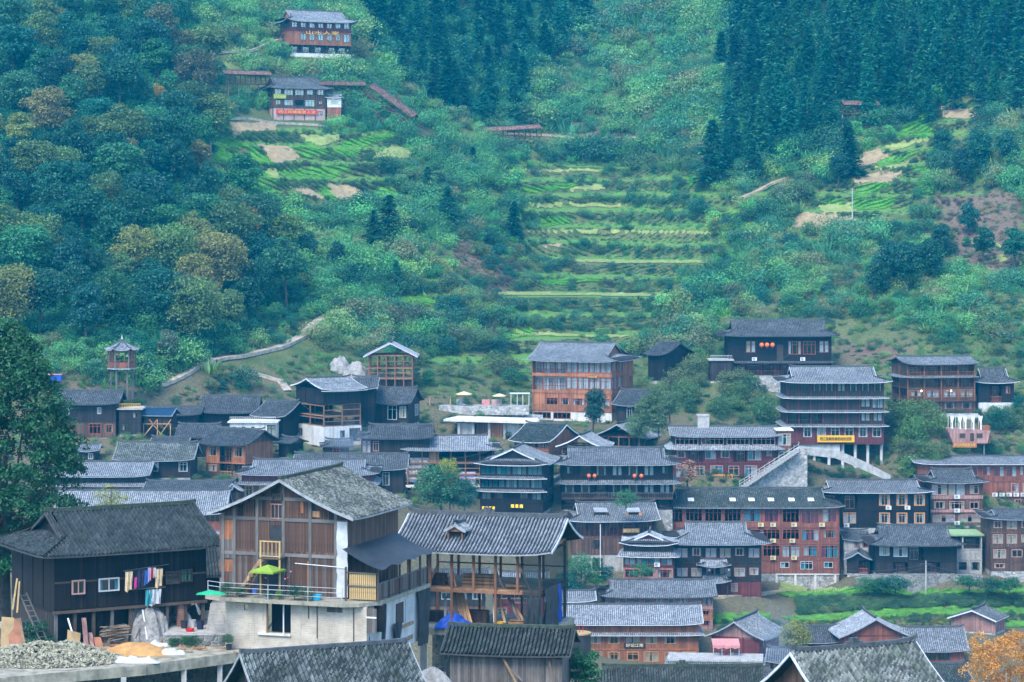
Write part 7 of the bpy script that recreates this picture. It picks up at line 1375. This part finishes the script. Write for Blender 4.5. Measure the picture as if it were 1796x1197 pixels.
def hang(name, label, p, q, h_, mat, sway=.12, bottom=1.0):
    m = MB(); n = 8; k2 = 8; p, q = Vector(p), Vector(q); nrm = (q-p).cross(Vector((0, 0, 1))).normalized()
    for j in range(k2+1):
        for i in range(n+1): b = p.lerp(q, .5+(i/n-.5)*(1-(1-bottom)*j/k2)); m.v.append(tuple(b+nrm*(sway*math.sin(i*1.7+j*.4))+Vector((0, 0, -h_*j/k2))))
    for j in range(k2):
        for i in range(n): a = j*(n+1)+i; m.f.append((a, a+1, a+n+2, a+n+1))
    return m.build(name, mat, r2, True)
hang('tarp_curtain', '', (x1+1.3, -1.2, -.3), (x1+2.45, .9, -.3), 3.5, 'tarp_dark'); hang('tarp_curtain', '', (x1+2.5, 7.0, -.3), (x1+2.5, 9.2, -.3), 4.0, 'tarp_dark'); hang('tarp_curtain', '', (x1+2.5, 2.2, -2.0), (x1+2.5, 3.6, -2.0), 2.0, 'tarp_dark', .15, .5)
# side balcony with sagging dark tarp roof
for (px_, py_) in ((x1+.2, -.9), (x1+2.45, -.5), (x1+2.45, 1.6), (x1+2.45, 3.6), (x1+2.45, 5.6), (x1+2.45, 7.6), (x1+2.45, 9.1)): boxpart('balcony_post', 'wood_post_old', r2, px_-.06, px_+.06, py_-.06, py_+.06, 0, 2.35)
for i in range(5):
    ya_, yb_ = -.4+i*1.95, -.4+(i+1)*1.95
    for k in range(8): y = ya_+.08+(yb_-ya_-.1)*k/8; boxpart('plank', rng.choice(['wood_grey', 'wood_weathered', 'wood_grey']), r2, x1+2.38, x1+2.43, y, y+.215, .12, 1.15)
    boxpart('balcony_rail', 'wood_grey_post', r2, x1+2.36, x1+2.48, ya_, yb_, 1.15, 1.23)
for k in range(13): x = x1+.35+k*.155; boxpart('bamboo_slat', 'bamboo', r2, x, x+.12, -.62, -.57, .1, 1.95)
boxpart('balcony_rail', 'wood_grey_post', r2, x1+.2, x1+2.4, -.72, -.64, 1.0, 1.08); boxpart('balcony_rail', 'wood_grey_post', r2, x1+.2, x1+2.4, -.7, -.62, 1.9, 1.98)
m = MB(); n = 16; k2 = 10
for j in range(k2+1):
    for i in range(n+1):
        t, q = j/k2, i/n; x = x1+.02+t*3.0; y = -1.1+q*10.3-(.5*t*(1-q)); z = 3.6-1.25*t-.22*math.sin(t*3.14)*(.6+.4*math.sin(q*9))-(.1*math.sin(q*23) if t > .95 else 0); m.v.append((x, y, z))
for j in range(k2):
    for i in range(n): a = j*(n+1)+i; m.f.append((a, a+1, a+n+2, a+n+1))
m.build('tarp_roof', 'tarp_dark', r2, True)
# thin deck railing, planters, parasol, tubs
rl = [(x0-.4, -1.45), (x0+.8, -2.0), (hz(470, 0, -2.05)[0], -2.05), (hz(540, 0, -2.05)[0], -2.05), (hz(600, 0, -2.05)[0], -2.05)]
for i, (x, y) in enumerate(rl):
    MB().tube([(x, y, 0), (x, y, 1.02)], .035, 5).build('rail_post', 'metal_grey', r2)
    if i:
        for z_ in (.35, .68, 1.0): MB().tube([(rl[i-1][0], rl[i-1][1], z_), (x, y, z_)], .022, 5).build('rail_bar', 'metal_grey', r2)
parasol('parasol', 'lime green parasol on the deck of the weathered house', local(F2, hz(470, 1020, -1.5)[0], -1.5, 0), 1.32, 1.95, 'cloth_green', 4, .3).rotation_euler = (0, 0, R(20))
for i, (u, h_, c3, lab) in enumerate(((400, .9, (.03, .1, .04), 'dark potted plants at the left end of the deck'), (420, .8, (.04, .12, .04), 'leafy plant under the left edge of the lime parasol'), (490, .7, (.14, .3, .04), 'bright yellow green plant on the deck'), (517, 1.1, (.02, .09, .045), 'rounded dark shrub on the deck right of the parasol'), (535, .9, (.12, .16, .08), 'greyish bushy plant beside the dark deck shrub'), (470, .6, (.05, .14, .05), 'low plant below the lime parasol'))): tree('s', local(F2, hz(u, 1050, -1.7)[0], -1.7, 0), h_, c3, lab, cat='plant', name='deck_plant')
for i, (u, v) in enumerate(((437, 1006), (475, 1004), (500, 1016), (505, 1014), (510, 1003), (463, 1000), (466, 1014))):
    x, z = hz(u, v, -1.6); t = thing('flower', 'red blossom above the deck railing', 'flower', local(F2, x, -1.6, z), 0, 'red blossoms on the deck'); MB().tube([(0, 0, -.06), (0, 0, 0), (0, 0, .06)], [.03, .08, .03], 6).build('bloom', 'cloth_red' if i % 2 else 'cloth_pink', t); MB().tube([(0, 0, -.06), (.03, 0, -.9)], .012, 4).build('stem', 'bark', t)
bucket('turquoise tub on the deck', local(F2, hz(555, 0, -1.2)[0], -1.2, 0), .38, .35, 'cyan_plastic', 'tub', 'tub'); bucket('small blue box behind the deck railing', local(F2, hz(447, 0, -1.5)[0], -1.5, .3), .2, .3, 'cloth_blue', 'tub', 'tub')
heap('net_pile', 'green netting lying by the side steps', P(370, 1042, 178), 1.0, .5, .25, 'green_plastic', 'netting', 31)
for i, u in enumerate((446, 450, 386)): p = slabpt(430 if i < 2 else 385, 1138); MB().tube([(0, 0, 0), (0, 0, 3.2)], .025, 4)

# ------------------------------------------------------------------ foreground: open frame building
F3 = BUILT['F3']; r3 = F3['root']; k3 = lambda u, v, y=0.0: fx(F3, u, v, y); x0, x1, D3 = F3['x0'], F3['x1'], F3['D']; zf = F3['tops'][0][1]; zT = F3['tops'][1][1]
boxpart('slab', 'concrete_moss', r3, x0-.2, x1+.6, -.5, D3+.2, -.5, -.02)
for x in (x0+1.2, x0+3.6, x0+6.2, x1-.4):
    for y in (.4, D3-.6): boxpart('pillar', 'concrete', r3, x-.2, x+.2, y-.2, y+.2, -5.5, -.51)
boxpart('back_wall', 'stone_dark', r3, x0, x1, D3-1.2, D3-.9, -4.5, -.52)
for (ua, va, ub, vb_) in ((770, 985, 748, 1035), (905, 978, 930, 1035), (790, 985, 800, 1030)): (xa, za), (xb, zb) = k3(ua, va, .3), k3(ub, vb_, .3); MB().bar((xa, .3, za), (xb, .3, zb), .12).build('brace', 'wood_frame', r3)
for z_ in (1.0,): boxpart('rail', 'wood_frame', r3, x0, x1, D3-.16, D3-.06, zf+1.0, zf+1.1)
for k in range(4): xg = x1-.02; boxpart('gable_strut', 'wood_frame', r3, xg-.1, xg, 1.5+1.4*k-.07, 1.5+1.4*k+.07, zT, zT+(1.1 if k in (1, 2) else .55))
boxpart('gable_tie', 'wood_frame', r3, x1-.12, x1, .1, D3-.1, zT-.05, zT+.15)
def stack(label, u, v, w__, dp, n, mat, y, rows=4):
    x, z = k3(u, v, y); t = thing('plank_stack', label, 'plank stack', local(F3, x, y, z), F3['ya'])
    for k in range(n):
        for q in range(rows): boxpart('plank', mat if (k+q) % 3 else 'wood_brown', t, -w__/2+rng.uniform(-.08, .05), w__/2+rng.uniform(-.05, .08), q*dp/rows, (q+1)*dp/rows-.03, k*.085, k*.085+.06)
stack('large stack of boards on the upper floor of the open frame', 838, 1032, 2.4, .9, 12, 'wood_tan', 1.2); stack('small stack of boards at the left of the upper floor', 765, 1030, 1.3, .9, 12, 'wood_brown', 1.4); stack('boards stacked on the lower slab in the middle', 835, 1093, 1.6, .9, 11, 'wood_brown', 2.0); stack('low timber pile at the right of the lower slab', 905, 1097, 1.2, .9, 4, 'wood_new', .4); stack('boards stacked at the left of the lower slab', 762, 1092, 1.4, 1, 10, 'wood_brown', 2.5); stack('thin flat pile of boards at the right of the upper floor', 905, 1032, 1.6, .8, 3, 'wood_tan', 1.0)
for i, (ua, va, ub, vb_, mt, lab) in enumerate(((805, 1095, 795, 1042, 'wood_tan', 'first tall board leaning in the open frame'), (812, 1095, 802, 1040, 'wood_new', 'second tall board leaning in the open frame'), (819, 1095, 808, 1040, 'wood_tan', 'third tall board leaning in the open frame'), (826, 1093, 812, 1044, 'wood_new', 'fourth tall board leaning in the open frame'), (912, 1090, 868, 1000, 'wood_grey', 'long grey board slanting across the open frame'), (886, 1093, 874, 1045, 'wood_tan', 'short tan batten slanting beside the long board'), (918, 1088, 898, 1055, 'wood_new', 'reddish batten at the right of the open frame'), (781, 1090, 781, 1045, 'trim_grey', 'pale sheet standing behind the boards'), (868, 1092, 866, 1048, 'concrete_light', 'pale concrete board behind the middle posts'))):
    (xa, za), (xb, zb) = k3(ua, va, .9), k3(ub, vb_, 1.6); m = MB(); m.bar((xa, .9, za), (xb, 1.6, zb), .2 if i > 3 else .26, .05, up=(0, 1, 0)); o = m.build('leaning_board', mt); o.location = F3['org']; o.rotation_euler = (0, 0, F3['ya']); tag(o, lab, 'board')
heap('tarpaulin', 'bright blue tarpaulin heaped on the lower slab of the open frame', local(F3, k3(797, 1103, .4)[0], .4, 0), 1.5, .8, .95, 'tarp_blue', 'tarpaulin', 41, rough=.35)
bucket('yellow machine drum beside the middle posts', local(F3, k3(877, 1100, .3)[0], .3, 0), .28, .55, 'yellow_paint', 'drum', 'drum')
m, nt, b = newmat('netting'); tn = nd(nt, 'ShaderNodeBsdfTransparent'); dn = nd(nt, 'ShaderNodeBsdfDiffuse', Color=(.02, .04, .045, 1)); mx = nd(nt, 'ShaderNodeMixShader', i0=.62, i1=tn.outputs[0], i2=dn.outputs[0]); nt.links.new(mx.outputs[0], nt.nodes['Material Output'].inputs[0])
def drape(info, name, p, q, h_, mat, sway=.1, n=10):
    m = MB(); p, q = Vector(p), Vector(q); nrm = (q-p).cross(Vector((0, 0, 1))).normalized()
    for j in range(9):
        for i in range(n+1): m.v.append(tuple(p.lerp(q, i/n)+nrm*(sway*math.sin(i*1.9+j*.5)*(j/8+.2))+Vector((0, 0, -h_*j/8))))
    for j in range(8):
        for i in range(n): a = j*(n+1)+i; m.f.append((a, a+1, a+n+2, a+n+1))
    m.build(name, mat, info['root'], True)
drape(F3, 'safety_net', (x1+.08, 0, zT-.1), (x1+.08, D3, zT-.1), zT-.2, 'netting'); drape(F3, 'safety_net', (x1-1.4, -.06, zT-.1), (x1+.05, -.06, zT-.1), zT-.3, 'netting')
drape(F3, 'tarp_curtain', (x1+.14, .6, zf+.2), (x1+.2, 4, zf+.2), zf+.4, 'tarp_dark', .2); drape(F3, 'tarp_curtain', (x1-.9, -.12, zf-.4), (x1+.1, -.1, zf-.4), zf-.5, 'tarp_dark', .15); drape(F3, 'tarp_curtain', (x1+.2, 4.2, zf+.1), (x1+.2, 5.0, zf+.1), zf, 'tarp_blue', .15)
# roof dormer
rf3 = F3['roof']; xd, _ = k3(803, 930, 1.5); t = .45; yd_ = rf3['bm']-rf3['half']*(1-t); zd = rf3['zt'](t)
for dx in (-.55, .55): boxpart('dormer_post', 'wood_frame', r3, xd+dx-.06, xd+dx+.06, yd_-.4, yd_-.28, zd-.15, zd+.62)
boxpart('dormer_shadow_panel', 'tarp_dark', r3, xd-.5, xd+.5, yd_-.1, yd_-.05, zd-.05, zd+.6); boxpart('dormer_beam', 'wood_frame', r3, xd-.65, xd+.65, yd_-.42, yd_-.3, zd+.5, zd+.62)  # dark sheet between the dormer posts stands for interior shade
roof(r3, yd_-.4, yd_+1.6, xd-.6, xd+.6, zd+.55, zd+1.05, 'y', 'gg', .25, .15, 'tile_blue', cw=.2, trim='trim_grey', up=.05, ridge_h=.14, gable='wood_frame', name='dormer_roof')
# plank shed extras
F4 = BUILT['F4']; k4 = lambda u, v, y=0.0: fx(F4, u, v, y)
for i, (ua, va, ub, vb_, mt, lab) in enumerate(((912, 1210, 880, 1150, 'wood_tan', 'long pale plank leaning on the plank shed'), (918, 1195, 893, 1172, 'wood_grey', 'short grey stick leaning on the plank shed'), (975, 1215, 962, 1155, 'wood_post_old', 'dark pole at the right corner of the plank shed'))):
    (xa, za), (xb, zb) = k4(ua, va, -1.0), k4(ub, vb_, -.25); m = MB(); m.bar((xa, -1.0, za), (xb, -.25, zb), .15, .06, up=(0, 1, 0)); o = m.build('leaning_pole', mt); o.location = F4['org']; o.rotation_euler = (0, 0, F4['ya']); tag(o, lab, 'pole')
heap('boulder', 'pale smooth boulder left of the plank shed', P(755, 1225, 163), 2.2, 1.2, 2.0, 'rock', 'boulder', 51, rough=.12)
wt = thing('water_tank', 'open concrete tank wrapped in dark tarp beside the plank shed', 'tank', P(1014, 1140, 190)); m = MB(); m.tube([(0, 0, -2), (0, 0, 1.2)], [1.0, .95], 14); m.build('tarp_wrap', 'tarp_dark', wt); MB().tube([(0, 0, 1.2), (0, 0, 1.3)], 1.0, 14).build('rim', 'plywood', wt)
for dx in (-.3, .1, .35): MB().tube([(dx, 0, 1.3), (dx, 0, 1.9)], .02, 4).build('rebar', 'cloth_red', wt)

# odds and ends lying about on the terrace
m = MB()
for k in range(260):
    u = rng.uniform(60, 420); v = rng.uniform(1128, 1150) if u < 300 else rng.uniform(1134, 1146); p = slabpt(u, v)+Vector((0, rng.uniform(0, 3), .03))
    a = rng.random()*3.14; L = rng.choice([.12, .2, .5, .9])*rng.uniform(.6, 1.3); q = Vector((math.cos(a)*L, math.sin(a)*L, rng.uniform(0, .12))); m.bar(p-q/2, p+q/2, rng.uniform(.04, .14), rng.uniform(.03, .09))
tag(m.build('debris', 'wood_tan'), 'splinters and scraps of timber littering the concrete terrace', None, None, 'stuff')
for i, (u, v, w__, mt, lab) in enumerate(((205, 1136, 1.2, 'plywood_red', 'reddish board lying flat behind the sand pile'), (285, 1128, 1.6, 'wood_pink', 'pinkish plank lying behind the sand pile'), (345, 1142, 1.0, 'wood_tan', 'tan board lying on the right of the terrace'), (150, 1140, 1.1, 'wood_grey', 'grey board lying behind the gravel'))):
    o = MB().box(-w__/2, w__/2, -.15, .15, .02, .07).build('loose_board', mt); o.location = slabpt(u, v)+Vector((0, .6, .05)); o.rotation_euler = (0, 0, .3+i); tag(o, lab, 'board')
# ------------------------------------------------------------------ air
hz = MB(); hz.box(-345, 345, -75, 1015, float(GZ.min())-1.5, float(GZ.max())+18)
hm = bpy.data.materials.new('haze_air'); hm.use_nodes = True; hn = hm.node_tree; hn.nodes.clear()
ho = hn.nodes.new('ShaderNodeOutputMaterial'); pv = hn.nodes.new('ShaderNodeVolumePrincipled')
pv.inputs['Color'].default_value = (*HAZE_COL, 1); pv.inputs['Density'].default_value = HAZE_DENS; pv.inputs['Anisotropy'].default_value = 0.0
hn.links.new(pv.outputs[0], ho.inputs['Volume']); MATS['haze_air'] = hm
tag(hz.build('haze', 'haze_air'), 'blue autumn haze filling the valley', None, None, 'stuff')

def smoke(label, loc, sx, sy, sz, dens):
    m = MB(); n = 10
    for j in range(7): 
        for i in range(n): q = math.pi*j/6; t = 2*math.pi*i/n; m.v.append((sx*math.sin(q)*math.cos(t), sy*math.sin(q)*math.sin(t), sz*math.cos(q)))
    for j in range(6):
        for i in range(n): m.f.append((j*n+i, (j+1)*n+i, (j+1)*n+(i+1) % n, j*n+(i+1) % n))
    mt = bpy.data.materials.new('smoke_air'); mt.use_nodes = True; nt = mt.node_tree; nt.nodes.clear(); MATS['smoke_air'] = mt
    v_ = nd(nt, 'ShaderNodeVolumePrincipled'); co = nd(nt, 'ShaderNodeTexCoord').outputs['Object']; sc_ = nd(nt, 'ShaderNodeVectorMath', {'operation': 'DIVIDE'}, i0=co, i1=(sx, sy, sz)).outputs[0]
    r_ = nd(nt, 'ShaderNodeVectorMath', {'operation': 'LENGTH'}, i0=sc_).outputs['Value']; k_ = math_n(nt, 'MULTIPLY', ramp(nt, r_, .2, .95, 1, 0), ramp(nt, noise_n(nt, co, .25, 3), .35, .7, 0, 1))
    nt.links.new(math_n(nt, 'MULTIPLY', k_, dens), v_.inputs['Density']); v_.inputs['Color'].default_value = (.55, .75, .95, 1)
    o = nd(nt, 'ShaderNodeOutputMaterial'); nt.links.new(v_.outputs[0], o.inputs['Volume']); ob = m.build('smoke', 'smoke_air'); ob.location = loc; tag(ob, label, None, None, 'stuff')
smoke('thin blue chimney smoke drifting left of the low grey gable', P(1365, 1115, 345), 3.2, 3, 6, .10)
smoke('blue smoke rising before the tall house with the open gable', P(615, 765, 410), 4.5, 3, 3.5, .12)
